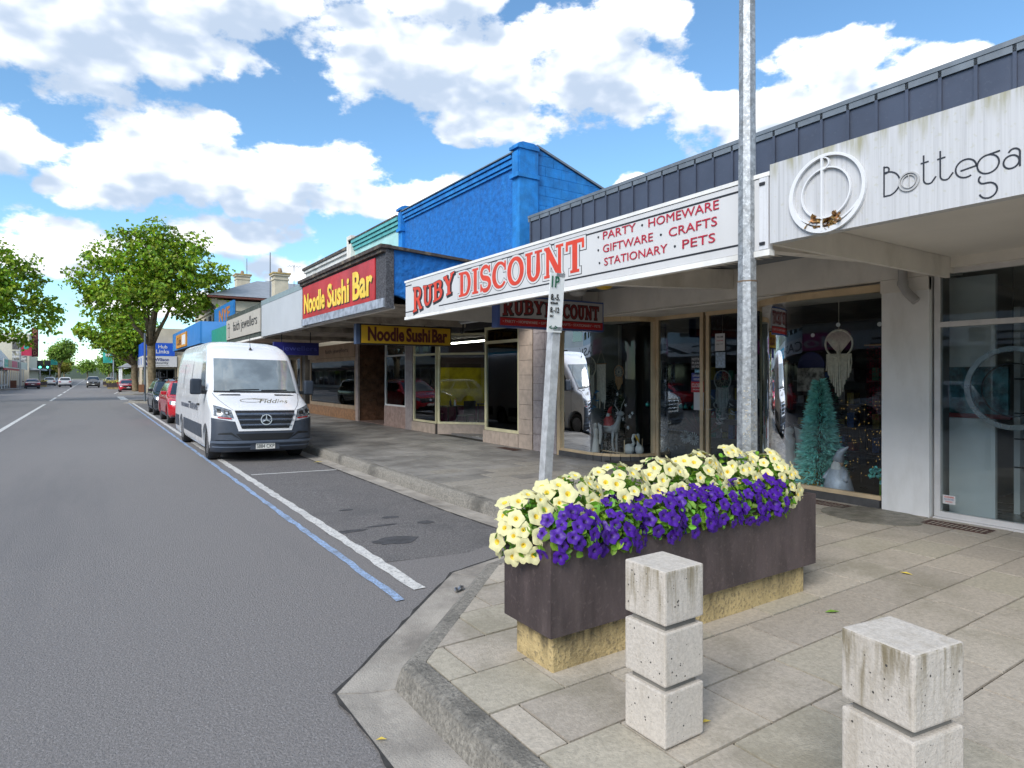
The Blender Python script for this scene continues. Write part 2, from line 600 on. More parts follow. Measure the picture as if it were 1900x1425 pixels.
def ribbon(x0, y0, x1, y1, wd, n=24, wob=0.0, z=.008):
    mb, r = MB(), random.Random(int(x0 * 97 + y0 * 13))
    a, c = Vector((x0, y0)), Vector((x1, y1))
    nn = Vector((-(c - a).y, (c - a).x)).normalized()
    vs = []
    for i in range(n + 1):
        p = a.lerp(c, i / n)
        w1, w2 = wd / 2 + r.uniform(-wob, wob), wd / 2 + r.uniform(-wob, wob)
        for q in (p - nn * w1, p + nn * w2):
            vs.append((q.x, q.y, zr(q.x, q.y) + z))
    mb.add(vs, [(2 * i, 2 * i + 1, 2 * i + 3, 2 * i + 2) for i in range(n)])
    return mb


line_w = mat("line_white", (.66, .65, .62), .6, v=.12, s=14, bump=.4, bs=120, speck=((.28, .28, .28), 48, .8), stain=((.36, .36, .35), .6, 4))
line_b = mat("line_blue", (.30, .42, .62), .6, v=.2, s=30, bump=.6, bs=70, speck=((.20, .22, .25), 50, .9), stain=((.17, .18, .20), .7, 3))
tagS(ribbon(2.30, 4.85, 2.33, 49.0, .115, 260, .012).build("road_marking_bay_line", line_w))
tagS(ribbon(2.06, 4.68, 2.10, 49.5, .068, 260, .013).build("road_marking_blue_line", line_b))
for yb in (12.15, 22.6, 29.2, 35.8):
    tagS(ribbon(2.42, yb, 4.08, yb, .075, 8, .004).build("road_marking_bay_end", line_w))
tagS(ribbon(-2.50, 2.0, -2.42, 50.0, .15, 40, .004).build("road_marking_centre_line", line_w))
for k in range(22):
    tagS(ribbon(-2.4, 56 + k * 13, -2.4, 65 + k * 13, .17, 4, .004).build("road_marking_centre_dash", line_w))
tagS(ribbon(2.15, 56.0, 2.15, 64.6, .5, 4).build("road_marking_give_way", line_w))
tagS(ribbon(2.0, 75.5, 2.6, 84, .16, 4).build("road_marking_edge_line", line_w))
patch = mat("asphalt_patch", (.075, .075, .08), .8, v=.3, s=6, bump=.8, bs=120)
for k, (px_, py_, ra_, rb_) in enumerate([(2.78, 6.45, .24, .17), (2.86, 8.3, .10, .06), (2.45, 7.1, .22, .07), (3.2, 7.6, .12, .07), (3.45, 7.1, .10, .10), (2.9, 7.2, .2, .04)]):
    rr_ = random.Random(k)
    pts = [(px_ + ra_ * math.cos(a) * rr_.uniform(.75, 1.2), py_ + rb_ * math.sin(a) * rr_.uniform(.75, 1.2)) for a in [i * math.pi / 9 for i in range(18)]]
    tagS(MB().add([(x, y, zr(x, y) + .0075) for x, y in pts], [tuple(range(18))]).build("road_stain", patch))

# kerb line of the footpath: round the kerb build-out, then along the parking bays
KL = [(1.60, -8), (1.60, 3.30), (2.97, 4.66), (3.75, 4.88), (4.45, 5.62), (4.45, 46.6), (3.9, 47.6), (2.6, 48.6), (2.25, 49.4), (2.6, 50.4), (4.2, 51.2), (5.4, 52.6)]


def offs(poly, d):
    out = []
    for i, p in enumerate(poly):
        ns = []
        for a, c in ((i - 1, i), (i, i + 1)):
            if a >= 0 and c < len(poly):
                t = (Vector(poly[c]) - Vector(poly[a])).normalized()
                ns.append(Vector((-t.y, t.x)))
        n = ns[0] if len(ns) == 1 else (ns[0] + ns[1]).normalized()
        k = 1 / max(.4, n.dot(ns[0]))
        out.append(tuple(Vector(p) + n * d * k))
    return out


def along(poly, step):
    """cut a polyline into straight pieces of about step metres"""
    out = []
    for i in range(len(poly) - 1):
        a, c = Vector(poly[i]), Vector(poly[i + 1])
        n = max(1, round((c - a).length / step))
        out += [(i, k / n, (k + 1) / n) for k in range(n)]
    return out


def strip_pieces(name, line, prof, step, m_, parent, gap=.004, jit=0.0):
    """pieces of a moulded strip (kerb stones, gutter slabs): prof = [(offset, z)] closed section"""
    lines = [offs(line, o) for o, z in prof]
    r = random.Random(5)
    for (i, t0, t1) in along(line, step):
        L = (Vector(line[i + 1]) - Vector(line[i])).length
        g0 = gap / L
        vs = []
        dz = r.uniform(-jit, jit)
        for t in (t0 + g0, t1 - g0):
            for q, (o, z) in zip(lines, prof):
                p = Vector(q[i]).lerp(Vector(q[i + 1]), t)
                vs.append((p.x, p.y, z + dz + (zr(p.x, p.y) if z < .06 else 0)))
        n = len(prof)
        fs = [tuple(range(n)), tuple(range(n, 2 * n))[::-1]] + [(k, (k + 1) % n, n + (k + 1) % n, n + k) for k in range(n)]
        MB().add(vs, fs).build(name, m_, parent)


kerb = tagS(MB().add([(x, y, -.12) for x, y in offs(KL, .02)] + [(x, y, -.12) for x, y in offs(KL, .12)],
                     [(i, i + 1, len(KL) + i + 1, len(KL) + i) for i in range(len(KL) - 1)]).build("kerb", slab_m))
strip_pieces("kerb_stone", KL, [(0, .149), (.09, .147), (.125, .128), (.145, .07), (.16, .008), (.16, -.1), (0, -.1)], 1.9, conc_kerb, kerb, jit=.003)
gut = tagS(MB().add([(x, y, -.16) for x, y in offs(KL, .2)] + [(x, y, -.16) for x, y in offs(KL, .4)],
                    [(i, i + 1, len(KL) + i + 1, len(KL) + i) for i in range(len(KL) - 1)]).build("gutter", slab_m))
strip_pieces("gutter_slab", KL, [(.155, .008), (.30, .002), (.455, .012), (.455, -.15), (.155, -.15)], 2.6, conc_gut, gut, gap=.006)

crack_m = mat("joint_crack", (.04, .038, .036), .95, v=.3, s=20)
eo, mb, rq = offs(KL, .458), MB(), random.Random(8)
for i in range(1, 6):
    a_, c_ = Vector(eo[i]), Vector(eo[i + 1])
    a_ = Vector(eo[0]) if i == 0 else a_
    n = int((c_ - a_).length / .12) + 1
    tq = (c_ - a_).normalized(); nq = Vector((-tq.y, tq.x))
    vs = []
    for k in range(n + 1):
        p = a_.lerp(c_, k / n)
        for w_ in (-rq.uniform(.000, .006), rq.uniform(.006, .030)):
            q = p + nq * w_
            vs.append((q.x, q.y, zr(q.x, q.y) + .0135))
    mb.add(vs, [(2 * k, 2 * k + 1, 2 * k + 3, 2 * k + 2) for k in range(n)])
a_, c_ = Vector(eo[0]), Vector(eo[1])
vs = []
for k in range(91):
    p = a_.lerp(c_, k / 90)
    vs += [(p.x + .004, p.y, .0135), (p.x - rq.uniform(.004, .026), p.y, .0135)]
mb.add(vs, [(2 * k, 2 * k + 1, 2 * k + 3, 2 * k + 2) for k in range(90)])
tagS(mb.build("road_edge_joint", crack_m))

# footpath: slab below, pavers as pieces on it
fpoly = [(x, y) for x, y in KL] + [(60, 52.6), (60, -8)]
foot = tagS(MB().prism(fpoly, "z", -.1, FP - .014).build("footpath", slab_m))


def clip(poly, a, b_, c_):
    """keep a*x+b*y<=c"""
    out = []
    for i in range(len(poly)):
        p, q = poly[i], poly[(i + 1) % len(poly)]
        dp, dq = a * p[0] + b_ * p[1] - c_, a * q[0] + b_ * q[1] - c_
        if dp <= 0: out.append(p)
        if dp * dq < 0:
            t = dp / (dp - dq)
            out.append((p[0] + (q[0] - p[0]) * t, p[1] + (q[1] - p[1]) * t))
    return out


PW, PH, GAP = .606, .405, .0075
cells = []
for r_ in range(-16, 120):
    y0 = 1.81 + PH * r_
    for c_ in range(-1, 13):
        x0 = 1.60 + PW * (c_ + (.5 if r_ % 2 else 0)) - .12
        xr = 8.16 if y0 < 10.6 else 8.14
        q = [(x0 + GAP, y0 + GAP), (x0 + PW - GAP, y0 + GAP), (x0 + PW - GAP, y0 + PH - GAP), (x0 + GAP, y0 + PH - GAP)]
        q = clip(q, 1, 0, xr)
        if y0 > 5.4:
            q = clip(q, -1, 0, -4.455)
        else:
            q = clip(q, -1, 0, -1.614)
            for (ax, ay), (bx, by) in zip(KL[1:4], KL[2:5]):
                t = Vector((bx - ax, by - ay)).normalized()
                if len(q) > 2 and (ax < 3.5 or x0 > 3.6): q = clip(q, -t.y, t.x, -t.y * ax + t.x * ay - .004)
        if len(q) < 3: continue
        area = abs(sum(q[i][0] * q[(i + 1) % len(q)][1] - q[(i + 1) % len(q)][0] * q[i][1] for i in range(len(q)))) / 2
        if area < .004 or y0 > 44: continue
        cx_, cy_ = sum(p[0] for p in q) / len(q), sum(p[1] for p in q) / len(q)
        dep = cx_ * .554 + cy_ * .832
        lat = cx_ * .832 - cy_ * .554
        vis = dep > .9 and abs(lat) < .9 * dep and 1.64 / dep * 1174 < 800
        cells.append((not vis, dep, q))
cells.sort(key=lambda t: (t[0], t[1]))
rest, rest_near = MB(), MB()
for i, (_, dep, q) in enumerate(cells):
    n = len(q)
    dz = rnd.uniform(-.0025, .0025)
    top = [(x, y, FP + dz + rnd.uniform(-.0008, .0008)) for x, y in q]
    cxm, cym = sum(p[0] for p in q) / n, sum(p[1] for p in q) / n
    bot = [(x, y, FP - .02) for x, y in q]
    fs = [tuple(range(n))] + [(k, n + k, n + (k + 1) % n, (k + 1) % n) for k in range(n)]
    if i < 300:
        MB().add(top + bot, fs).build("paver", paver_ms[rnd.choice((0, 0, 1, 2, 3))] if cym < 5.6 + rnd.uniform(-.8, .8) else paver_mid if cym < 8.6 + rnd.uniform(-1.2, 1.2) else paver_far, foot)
    else:
        (rest if cym > 7 else rest_near).add(top + bot, fs)
for mb, m_ in ((rest, paver_far), (rest_near, paver_ms[0])):
    o = mb.build("pavers_beyond", m_, foot)
    o["kind"] = "stuff"

# iron grates and worn patch by the shop wall, leaf litter
iron = mat("rusty_iron", (.10, .055, .045), .7, metal=.3, v=.3, s=20, bump=.6, bs=90)


def grate(x, y, lx, ly, label):
    t = thing("drain_grate", label, "drain grate", (x, y, FP), group="iron grates in the footpath")
    mb = MB()
    for a in (-1, 1):
        mb.box(x - lx / 2, y + a * (ly / 2 - .01) - .01, FP - .01, x + lx / 2, y + a * (ly / 2 - .01) + .01, FP + .008)
        mb.box(x + a * (lx / 2 - .01) - .01, y - ly / 2 + .02, FP - .01, x + a * (lx / 2 - .01) + .01, y + ly / 2 - .02, FP + .008)
    mb.build("frame", iron, t)
    n = int(ly / .045)
    bm_ = MB().box(x - lx / 2 + .02, -.009, FP - .006, x + lx / 2 - .02, .009, FP + .006).mesh("bar", iron)
    for k in range(n):
        inst(bm_, "bar", t, (0, y - ly / 2 + .035 + (ly - .07) * k / max(1, n - 1), 0))


grate(7.85, 3.05, .26, .62, "rusty iron drain grate in front of the white framed window")
grate(7.86, 4.55, .24, .60, "iron drain grate beside the foot of the white pillar")
grate(7.85, 11.9, .24, .7, "dark drain grate before the tiled noodle bar pilaster")
tagS(MB().prism([(7.6 + .42 * math.cos(a) * (1 if math.cos(a) < 0 else 1.3), 3.85 + .55 * math.sin(a)) for a in [i * math.pi / 10 for i in range(20)]], "z", FP - .01, FP + .006).build("pavement_patch", mat("worn_cement", (.22, .2, .16), .5, v=.3, s=8, bump=.8, bs=60, stain=((.10, .095, .06), .8, 4))))

leaf_y = mat("dead_leaf", (.55, .42, .06), .6, v=.2, s=30)
leaf_g = mat("green_leaf_litter", (.16, .28, .04), .6, v=.2, s=30)
for k, (x, y, z, m_, s_, lb) in enumerate([
        (5.62, 2.55, FP, leaf_y, .05, "yellow fallen leaf lying on the wet paving"), (1.18, 2.92, .012, leaf_y, .028, "tiny orange leaf in the gutter at the kerb foot"),
        (4.28, 2.42, FP, leaf_g, .06, "green leaf scrap on paving beside the planter base"), (2.42, 1.98, FP, leaf_y, .03, "ochre leaf crumb at the foot of the nearer whole bollard"),
        (3.95, 13.2, .0, leaf_y, .12, "brown leaf in the gutter by the van")]):
    a = rnd.uniform(0, 6)
    c, s__ = math.cos(a) * s_, math.sin(a) * s_
    mb = MB().add([(x - c, y - s__, z + .006), (x - .35 * s__, y + .35 * c, z + .014), (x + c, y + s__, z + .008), (x + .35 * s__, y - .35 * c, z + .016), (x, y, z + .006)],
                  [(0, 1, 4), (1, 2, 4), (2, 3, 4), (3, 0, 4)])
    tag(mb.build("fallen_leaf", m_), lb, "leaf", "leaves fallen on the ground")
t = thing("crushed_can", "crushed silver drink can lying in the kerb gutter", "can", (2.55, 4.62, .01))
mb = MB()
mb.lathe([(.0, -.06), (.028, -.06), (.033, -.05), (.030, -.02), (.034, .01), (.029, .04), (.027, .055), (0, .055)], 12, (0, 0, 0), "x")
for i, (x, y, z) in enumerate(mb.v):
    mb.v[i] = (2.55 + x * .9 + y * .4, 4.62 + y + .3 * x, .028 + z * .45 + .006 * math.sin(x * 90))
mb.build("can_body", mat("crushed_aluminium", (.45, .46, .48), .3, metal=.9, v=.5, s=40), t, smooth=30)

# ================================================================== planter, petunias, bollards, poles
corten = mat("planter_steel", (.082, .062, .062), .5, metal=.2, v=.28, s=6, bump=.15, bs=40, stretch=(1, 1, .3), stain=((.14, .11, .105), .55, 3.2, (1.5, 1.5, .25)), speck=((.15, .115, .11), 38, .4))
base_m = mat("sandstone_base", (.46, .35, .17), .8, v=.2, s=5, bump=.7, bs=45, speck=((.2, .16, .09), 45, .7), stain=((.14, .11, .06), .7, 3.4, (1, 1, .55)), run=((.045, .038, .025), .22, .38, 9, .9))
PL = thing("planter_box", "long dark brown steel planter box on a stained stone base", "planter", (3.3, 2.95, FP))
X0, X1, Y0, Y1, ZB, ZT, WT = 2.07, 4.60, 2.73, 3.19, .366, .896, .035
mb = MB()
mb.box(X0, Y0, ZB, X1, Y0 + WT, ZT); mb.box(X0, Y1 - WT, ZB, X1, Y1, ZT)
mb.box(X0, Y0 + WT, ZB, X0 + WT, Y1 - WT, ZT); mb.box(X1 - WT, Y0 + WT, ZB, X1, Y1 - WT, ZT)
mb.box(X0 + WT, Y0 + WT, ZB, X1 - WT, Y1 - WT, ZB + .03)
mb.build("box", corten, PL)
MB().box(X0 + .055, Y0 + .055, FP - .01, X1 - .07, Y1 - .05, ZB).build("base", base_m, PL, bevel=.008)
MB().grid(lambda u, v: (X0 + WT + (X1 - X0 - 2 * WT) * u, Y0 + WT + (Y1 - Y0 - 2 * WT) * v, ZT - .07 + .03 * math.sin(u * 40) * math.sin(v * 9)), 30, 6).build("soil", mat("soil", (.035, .025, .018), .95, v=.4, s=40), PL)


def flower_mesh(name, r, ms, seed, ruff):
    """five-lobed petunia trumpet; materials: petal, throat"""
    q = random.Random(seed)
    mb = MB()
    n = 20
    ph = q.uniform(0, 6)
    rings = [(.05, -.4), (.12, -.22), (.30, -.06), (.70, .05), (1.0, .0)]
    vs = []
    for i, (rr, z) in enumerate(rings):
        for k in range(n):
            a = 2 * math.pi * k / n
            lobe = 1 + (.11 if i >= 3 else 0) * math.cos(5 * a) * (i / 4)
            zz = z + (ruff * (.5 * math.sin(5 * a + ph) + .5 * math.sin(9 * a + 2 * ph)) if i == 4 else 0) + (.05 * math.cos(5 * a) if i == 3 else 0)
            vs.append((rr * lobe * math.cos(a) * r, rr * lobe * math.sin(a) * r, zz * r))
    for i in range(len(rings) - 1):
        mb.k = 1 if i < 2 else 0
        o = len(mb.v)
        if i == 0:
            mb.add(vs, [])
        for k in range(n):
            mb.f.append((i * n + k, i * n + (k + 1) % n, (i + 1) * n + (k + 1) % n, (i + 1) * n + k)); mb.mi.append(mb.k)
    return mb.mesh(name, ms, smooth=True)


pet_y = mat("petal_cream", (.84, .79, .44), .55, v=.06, s=25, island=.10, trans=.3)
thr_y = mat("throat_yellow", (.72, .52, .05), .6, v=.1, s=30)
pet_p = mat("petal_purple", (.075, .010, .33), .5, v=.3, s=25, island=.35, trans=.25)
thr_p = mat("throat_purple", (.03, .008, .10), .6, v=.1, s=30)
leafm = mat("petunia_leaf", (.15, .33, .03), .5, v=.25, s=14, island=.8, trans=.3)
FY = [flower_mesh("flower", .043 + .004 * i, [pet_y, thr_y], i, .14) for i in range(4)]
FPp = [flower_mesh("flower", .037 + .003 * i, [pet_p, thr_p], 10 + i, .22) for i in range(4)]


def leaf_blob(mb, c, nrm, ln, wd, q):
    """small pointed leaf, folded along its middle"""
    nrm = Vector(nrm).normalized()
    t = nrm.orthogonal().normalized()
    t.rotate(Matrix.Rotation(q.uniform(0, 6.28), 3, nrm))
    s_ = nrm.cross(t)
    c = Vector(c)
    up_ = nrm * ln * .18
    vs = [c, c + t * ln * .35 + s_ * wd * .5 + up_, c + t * ln * .75 + s_ * wd * .38 + up_ * .9, c + t * ln + up_ * .2,
          c + t * ln * .75 - s_ * wd * .38 + up_ * .9, c + t * ln * .35 - s_ * wd * .5 + up_, c + t * ln * .5]
    mb.add(vs, [(0, 1, 6), (1, 2, 6), (2, 3, 6), (3, 4, 6), (4, 5, 6), (5, 0, 6)])


def petunia(x, y, rx, ry, h, z0, kind, nfl, nlf, label, seed, droop=0.0):
    q = random.Random(seed)
    t = thing("petunia_plant", label, "flower plant", (x, y, z0), group="petunias growing in the planter")
    mb = MB()

    def surf(u, v):  # dome point and normal
        n = Vector((math.cos(u) * math.sin(v) / rx, math.sin(u) * math.sin(v) / ry, math.cos(v) / h)).normalized()
        p = Vector((x + rx * math.cos(u) * math.sin(v), y + ry * math.sin(u) * math.sin(v), z0 + h * math.cos(v)))
        return p, n
    for k in range(nlf):
        p, n = surf(q.uniform(0, 6.283), math.acos(q.uniform(-.12 - droop, 1)))
        f = q.uniform(.55, 1.0)
        c = Vector((x, y, z0)).lerp(p, f)
        c.z += q.uniform(-.02, .015)
        leaf_blob(mb, c, n + Vector((q.uniform(-.8, .8), q.uniform(-.8, .8), q.uniform(-.3, .9))), q.uniform(.045, .075), q.uniform(.028, .045), q)
    for k in range(9):
        p, n = surf(q.uniform(0, 6.283), q.uniform(.1, 1.2))
        mb.tube([(x + q.uniform(-.03, .03), y + q.uniform(-.03, .03), z0 - .06), Vector((x, y, z0)).lerp(p, .55), p], [.004, .003, .002], 5)
    mb.build("foliage", leafm, t)
    pts = []
    tries = 0
    while len(pts) < nfl and tries < 4000:
        tries += 1
        u = q.gauss(-math.pi / 2 - .2, 1.25)
        v = math.acos(q.uniform(-.1 - droop, 1))
        p, n = surf(u, v)
        if p.y > y + ry * .75 and q.random() < .6: continue
        if p.z < ZT + .02 and p.x > X0 + .03 and p.y > Y0 + .02: continue
        if all((p - o_).length > (.058 if kind == "y" else .052) for o_ in pts):
            pts.append(p)
            d = (n + Vector((q.uniform(-.3, .3), q.uniform(-.75, .05), q.uniform(-.15, .45)))).normalized()
            rot = d.to_track_quat("Z", "Y").to_euler()
            inst(q.choice(FY if kind == "y" else FPp), "flower", t, p + n * q.uniform(.004, .03), rot, q.uniform(.82, 1.12))
    return t


ysp = [(2.13, 3.02, .17, .20, .22), (2.46, 3.06, .26, .21, .31), (2.84, 3.05, .26, .22, .34), (3.22, 3.05, .26, .22, .35), (3.60, 3.05, .27, .22, .36),
       (3.98, 3.05, .28, .23, .38), (4.34, 3.00, .22, .26, .33)]
yl = ["cream petunia spilling over the street end of the planter", "cream petunia second from the street end of the planter", "cream petunia in front of the leaning sign post",
      "cream petunia at the middle of the planter back row", "cream petunia just before the galvanised pole", "tallest cream petunia at the foot of the galvanised pole", "cream petunia at the shop end of the planter"]
for i, (x, y, rx, ry, h) in enumerate(ysp):
    petunia(x, y, rx, ry, h, ZT - .03, "y", 34, 300, yl[i], 100 + i, .3 if i == 0 else 0)
psp = [(2.26, 2.79), (2.60, 2.80), (2.94, 2.80), (3.24, 2.80), (3.55, 2.81), (3.84, 2.80), (4.08, 2.80)]
ol = ["first", "second", "third", "fourth", "fifth", "sixth", "seventh"]
for i, (x, y) in enumerate(psp):
    petunia(x, y, .20, .14, .155 + .02 * (i % 2), ZT - .015, "p", 22, 260, "violet petunia on the planter front rim, %s from the street end" % ol[i], 200 + i, .35)

bol_m = mat("bollard_concrete", (.53, .485, .43), .82, v=.10, s=60, bump=.25, bs=110, speck=((.30, .26, .22), 140, .45), stain=((.34, .29, .22), .45, 7, (2.2, 2.2, .35)), run=((.17, .135, .065), .70, .93, 26, .85))
hole = mat("concrete_holes", (.06, .055, .05), .9)


def bollard(x, y, rz, label, seed):
    q = random.Random(seed)
    t = thing("bollard", label, "bollard", (x, y, FP), rz, "concrete block bollards on the corner")
    s_, hb, gp, z = .125, .238, .03, .012
    MB().box(-.1, -.1, -.012, .1, .1, .8 - .05).build("core", mat("bollard_core", (.2, .19, .17), .9, v=.2), t, local=True)
    for k in range(3):
        bl = MB().box(-s_, -s_, z, s_, s_, z + hb).build("block", bol_m, t, local=True, bevel=.008)
        hb_ = MB()
        for j in range(46):     # air holes left by casting
            f = q.choice((0, 1, 2, 3))
            u, v, r_ = q.uniform(-.11, .11), q.uniform(z + .02, z + hb - .02), q.choice((.0015, .002, .0025, .003, .0045))
            pts = [(u + r_ * math.cos(a), v + r_ * math.sin(a)) for a in [i_ * math.pi / 3 for i_ in range(6)]]
            e = s_ + .0006
            hb_.add([{0: (-e, p, r), 1: (e, p, r), 2: (p, -e, r), 3: (p, e, r)}[f] for p, r in pts], [tuple(range(6))])
        hb_.build("casting_holes", hole, bl, local=True)["kind"] = "stuff"
        z += hb + gp
    return t


bollard(2.205, 2.045, 0, "pale concrete bollard of three stacked blocks before the planter", 1)
bollard(2.235, 1.03, RD(-9), "pale concrete block bollard cut off by the bottom picture edge", 2)
bollard(2.24, 0.02, RD(2), "concrete block bollard at the kerb beside the photographer", 3)

galv = mat("galvanised_steel", (.30, .315, .33), .5, metal=.45, v=.30, s=22, bump=.12, bs=60, speck=((.46, .48, .50), 40, .8), stain=((.20, .195, .18), .6, 7))
t = thing("light_pole", "tall galvanised octagonal pole rising behind the planter", "pole", (4.69, 3.40, FP))
px_, py_ = 4.69, 3.40
rz8 = RD(10)


def octo(mb, z0, r0, z1, r1):
    vs = [(px_ + r * math.cos(rz8 + k * math.pi / 4), py_ + r * math.sin(rz8 + k * math.pi / 4), z) for z, r in ((z0, r0), (z1, r1)) for k in range(8)]
    mb.add(vs, [tuple(range(8))[::-1], tuple(range(8, 16))] + [(k, (k + 1) % 8, 8 + (k + 1) % 8, 8 + k) for k in range(8)])


mb = MB(); octo(mb, FP, .092, 2.60, .083); mb.build("lower_shaft", galv, t)
mb = MB(); octo(mb, 2.604, .079, 9.4, .05); mb.build("upper_shaft", galv, t)
mb = MB(); octo(mb, 2.593, .085, 2.606, .085); mb.build("joint_band", mat("band_rust", (.16, .11, .07), .7, v=.3), t)
mb = MB(); mb.box(px_ - .2, py_ - .2, FP, px_ + .2, py_ + .2, FP + .025); mb.build("base_plate", galv, t)
MB().tube([(px_, py_, 9.3), (px_ - .5, py_, 9.55), (px_ - 1.6, py_, 9.65)], [.04, .035, .03], 8).build("outreach_arm", galv, t)
MB().box(px_ - 2.1, py_ - .13, 9.58, px_ - 1.5, py_ + .13, 9.70).build("lamp_head", galv, t, bevel=.03)
mb = MB()
q = random.Random(4)
for k in range(70):   # torn remains of old stickers
    z, a = q.gauss(1.42, .12), q.uniform(RD(190), RD(290))
    if not 1.1 < z < 1.75: continue
    r = .0895
    f = round((a - rz8) / (math.pi / 4) - .5)
    am = rz8 + (f + .5) * math.pi / 4
    ap = r * math.cos(math.pi / 8) + .0012
    tx, ty = -math.sin(am), math.cos(am)
    u = q.uniform(-.028, .028)
    cx, cy = px_ + ap * math.cos(am) + tx * u, py_ + ap * math.sin(am) + ty * u
    pts = [(q.uniform(.003, .012) * math.cos(b_), q.uniform(.002, .008) * math.sin(b_)) for b_ in [j * math.pi / 3 for j in range(6)]]
    mb.add([(cx + tx * p, cy + ty * p, z + w_) for p, w_ in pts], [tuple(range(6))])
mb.build("sticker_scraps", mat("paper_scraps", (.42, .38, .31), .9, v=.5, s=60), t)

# leaning parking-sign post
t = thing("sign_post", "leaning galvanised post with a narrow parking sign behind the petunias", "sign post", (3.37, 4.56, FP))
bx, by = 3.355, 4.575
lean = Vector((.058, -.02, 1)).normalized()
P0 = Vector((bx, by, FP))


def P(s_, u=0, v=0):
    c = P0 + lean * (s_ / lean.z)
    a_ = RD(0)
    return c + Vector((math.cos(a_) * u - math.sin(a_) * v, math.sin(a_) * u + math.cos(a_) * v, 0))


mb = MB()
hw = .042
for (s0, s1) in ((0, 2.56),):
    vs = [P(s, u, v) for s in (s0, s1) for u, v in ((-hw, -hw), (hw, -hw), (hw, hw), (-hw, hw))]
    mb.add(vs, [(3, 2, 1, 0), (4, 5, 6, 7), (0, 1, 5, 4), (1, 2, 6, 5), (2, 3, 7, 6), (3, 0, 4, 7)])
mb.build("post", mat("post_zinc", (.50, .51, .52), .5, metal=.25, v=.2, s=12, stain=((.34, .34, .34), .6, 5, (1, 1, .3))), t)
mb = MB()
u0, u1 = -.115, .045   # plate folded round the post
for (a, c, v0, v1) in ((u0, u1, -hw - .012, -hw - .004),):
    vs = [P(s, u, v) for s in (2.03, 2.56) for u, v in ((a, v0), (c, v0), (c, v1), (a, v1))]
    mb.add(vs, [(3, 2, 1, 0), (4, 5, 6, 7), (0, 1, 5, 4), (1, 2, 6, 5), (2, 3, 7, 6), (3, 0, 4, 7)])
plate = mb.build("sign_plate", mat("sign_white", (.74, .75, .74), .4, v=.04), t)
mb = MB()
for s in (2.05, 2.53):
    vs = [P(s_, u, v) for s_ in (s, s + .03) for u, v in ((-hw - .006, -hw - .016), (hw + .006, -hw - .016), (hw + .006, hw + .006), (-hw - .006, hw + .006))]
    mb.add(vs, [(3, 2, 1, 0), (4, 5, 6, 7), (0, 1, 5, 4), (1, 2, 6, 5), (2, 3, 7, 6), (3, 0, 4, 7)])
mb.build("clamp", galv, t)
gr = mat("sign_green", (.01, .10, .05), .5)
bkm = mat("sign_black", (.02, .02, .02), .5)
sx_ = ((1, 0, 0), tuple(lean))
for body, s, wd, ht, m_ in (("1P", 2.43, .085, .10, gr), ("8.-5.", 2.315, .10, .055, bkm), ("MON-FRI", 2.28, .08, .02, bkm), ("8.-12", 2.205, .10, .05, bkm), ("SAT", 2.165, .04, .02, bkm), ("<-->", 2.06, .09, .03, gr)):
    text(body, P(s, -.10, -hw - .012), sx_, wd, ht, m_, plate, bold=.015)
# ================================================================== shops on the near side
FX, AX = 8.15, 4.70          # shop front line, awning front line
clad_m = mat("dark_cladding", (.072, .083, .118), .42, metal=.35, v=.10, s=2, bump=.03, bs=20, speck=((.16, .17, .2), 25, .15))
cap_m = mat("capping_grey", (.17, .19, .215), .5, metal=.3, v=.15, s=4)
render_w = mat("cream_white_render", (.74, .70, .64), .7, v=.07, s=2, bump=.12, bs=50, stain=((.42, .38, .31), .45, 1.6, (1, 1, .4)))
fascia_w = mat("fascia_white", (.66, .66, .68), .5, v=.05, s=3, stain=((.42, .42, .40), .6, 5.0, (1, 7, .10)), speck=((.35, .33, .22), 40, .15))
fascia_b = mat("fascia_bottega", (.53, .53, .54), .55, v=.07, s=12, stretch=(1, 6, .12), stain=((.36, .36, .37), .65, 7.0, (1, 6, .08)), speck=((.38, .36, .18), 30, .25), run=((.27, .25, .12), 3.36, 3.54, 11, .8))
sign_w = mat("sign_panel_white", (.60, .59, .585), .4, v=.03, s=2, stain=((.5, .49, .47), .35, 3, (1, 1, .3)))
black = mat("black_paint", (.018, .018, .022), .5, v=.1)
red_m = mat("sign_red", (.62, .045, .015), .45, v=.12, s=5)
crim = mat("sign_crimson", (.42, .012, .035), .45, v=.08, s=5)
beige = mat("gold_frame", (.66, .50, .31), .42, metal=.25, v=.12, s=3)
olive = mat("yellow_frame", (.72, .66, .42), .45, metal=.15, v=.1, s=3)
wframe = mat("silver_frame", (.68, .66, .65), .4, metal=.2, v=.08, s=4)
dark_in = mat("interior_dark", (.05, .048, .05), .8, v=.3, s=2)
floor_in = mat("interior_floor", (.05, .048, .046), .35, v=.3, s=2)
gl_shop = glass("shop_glass", (.86, .90, .90), 1.42)
gl_clear = glass("clear_glass", (.90, .94, .94), 1.45)
soff_m = mat("soffit_paint", (.72, .68, .62), .7, v=.1, s=1.5, stain=((.36, .31, .24), .5, 1.3))
rust_s = mat("rust_line", (.08, .055, .04), .9, v=.4, s=30)


def shell(parent, x0, x1, y0, y1, z0, z1, m_wall, m_floor=None, t_=.05):
    """inside of a shop: side walls, back wall, ceiling, floor"""
    mb = MB()
    mb.box(x1, y0, z0, x1 + t_, y1, z1); mb.box(x0, y0 - t_, z0, x1, y0, z1); mb.box(x0, y1, z0, x1, y1 + t_, z1)
    mb.build("inner_wall", m_wall, parent)
    MB().box(x0, y0, z1, x1, y1, z1 + t_).build("ceiling", m_wall, parent)
    MB().box(x0, y0, z0 - t_, x1, y1, z0).build("shop_floor", m_floor or floor_in, parent)


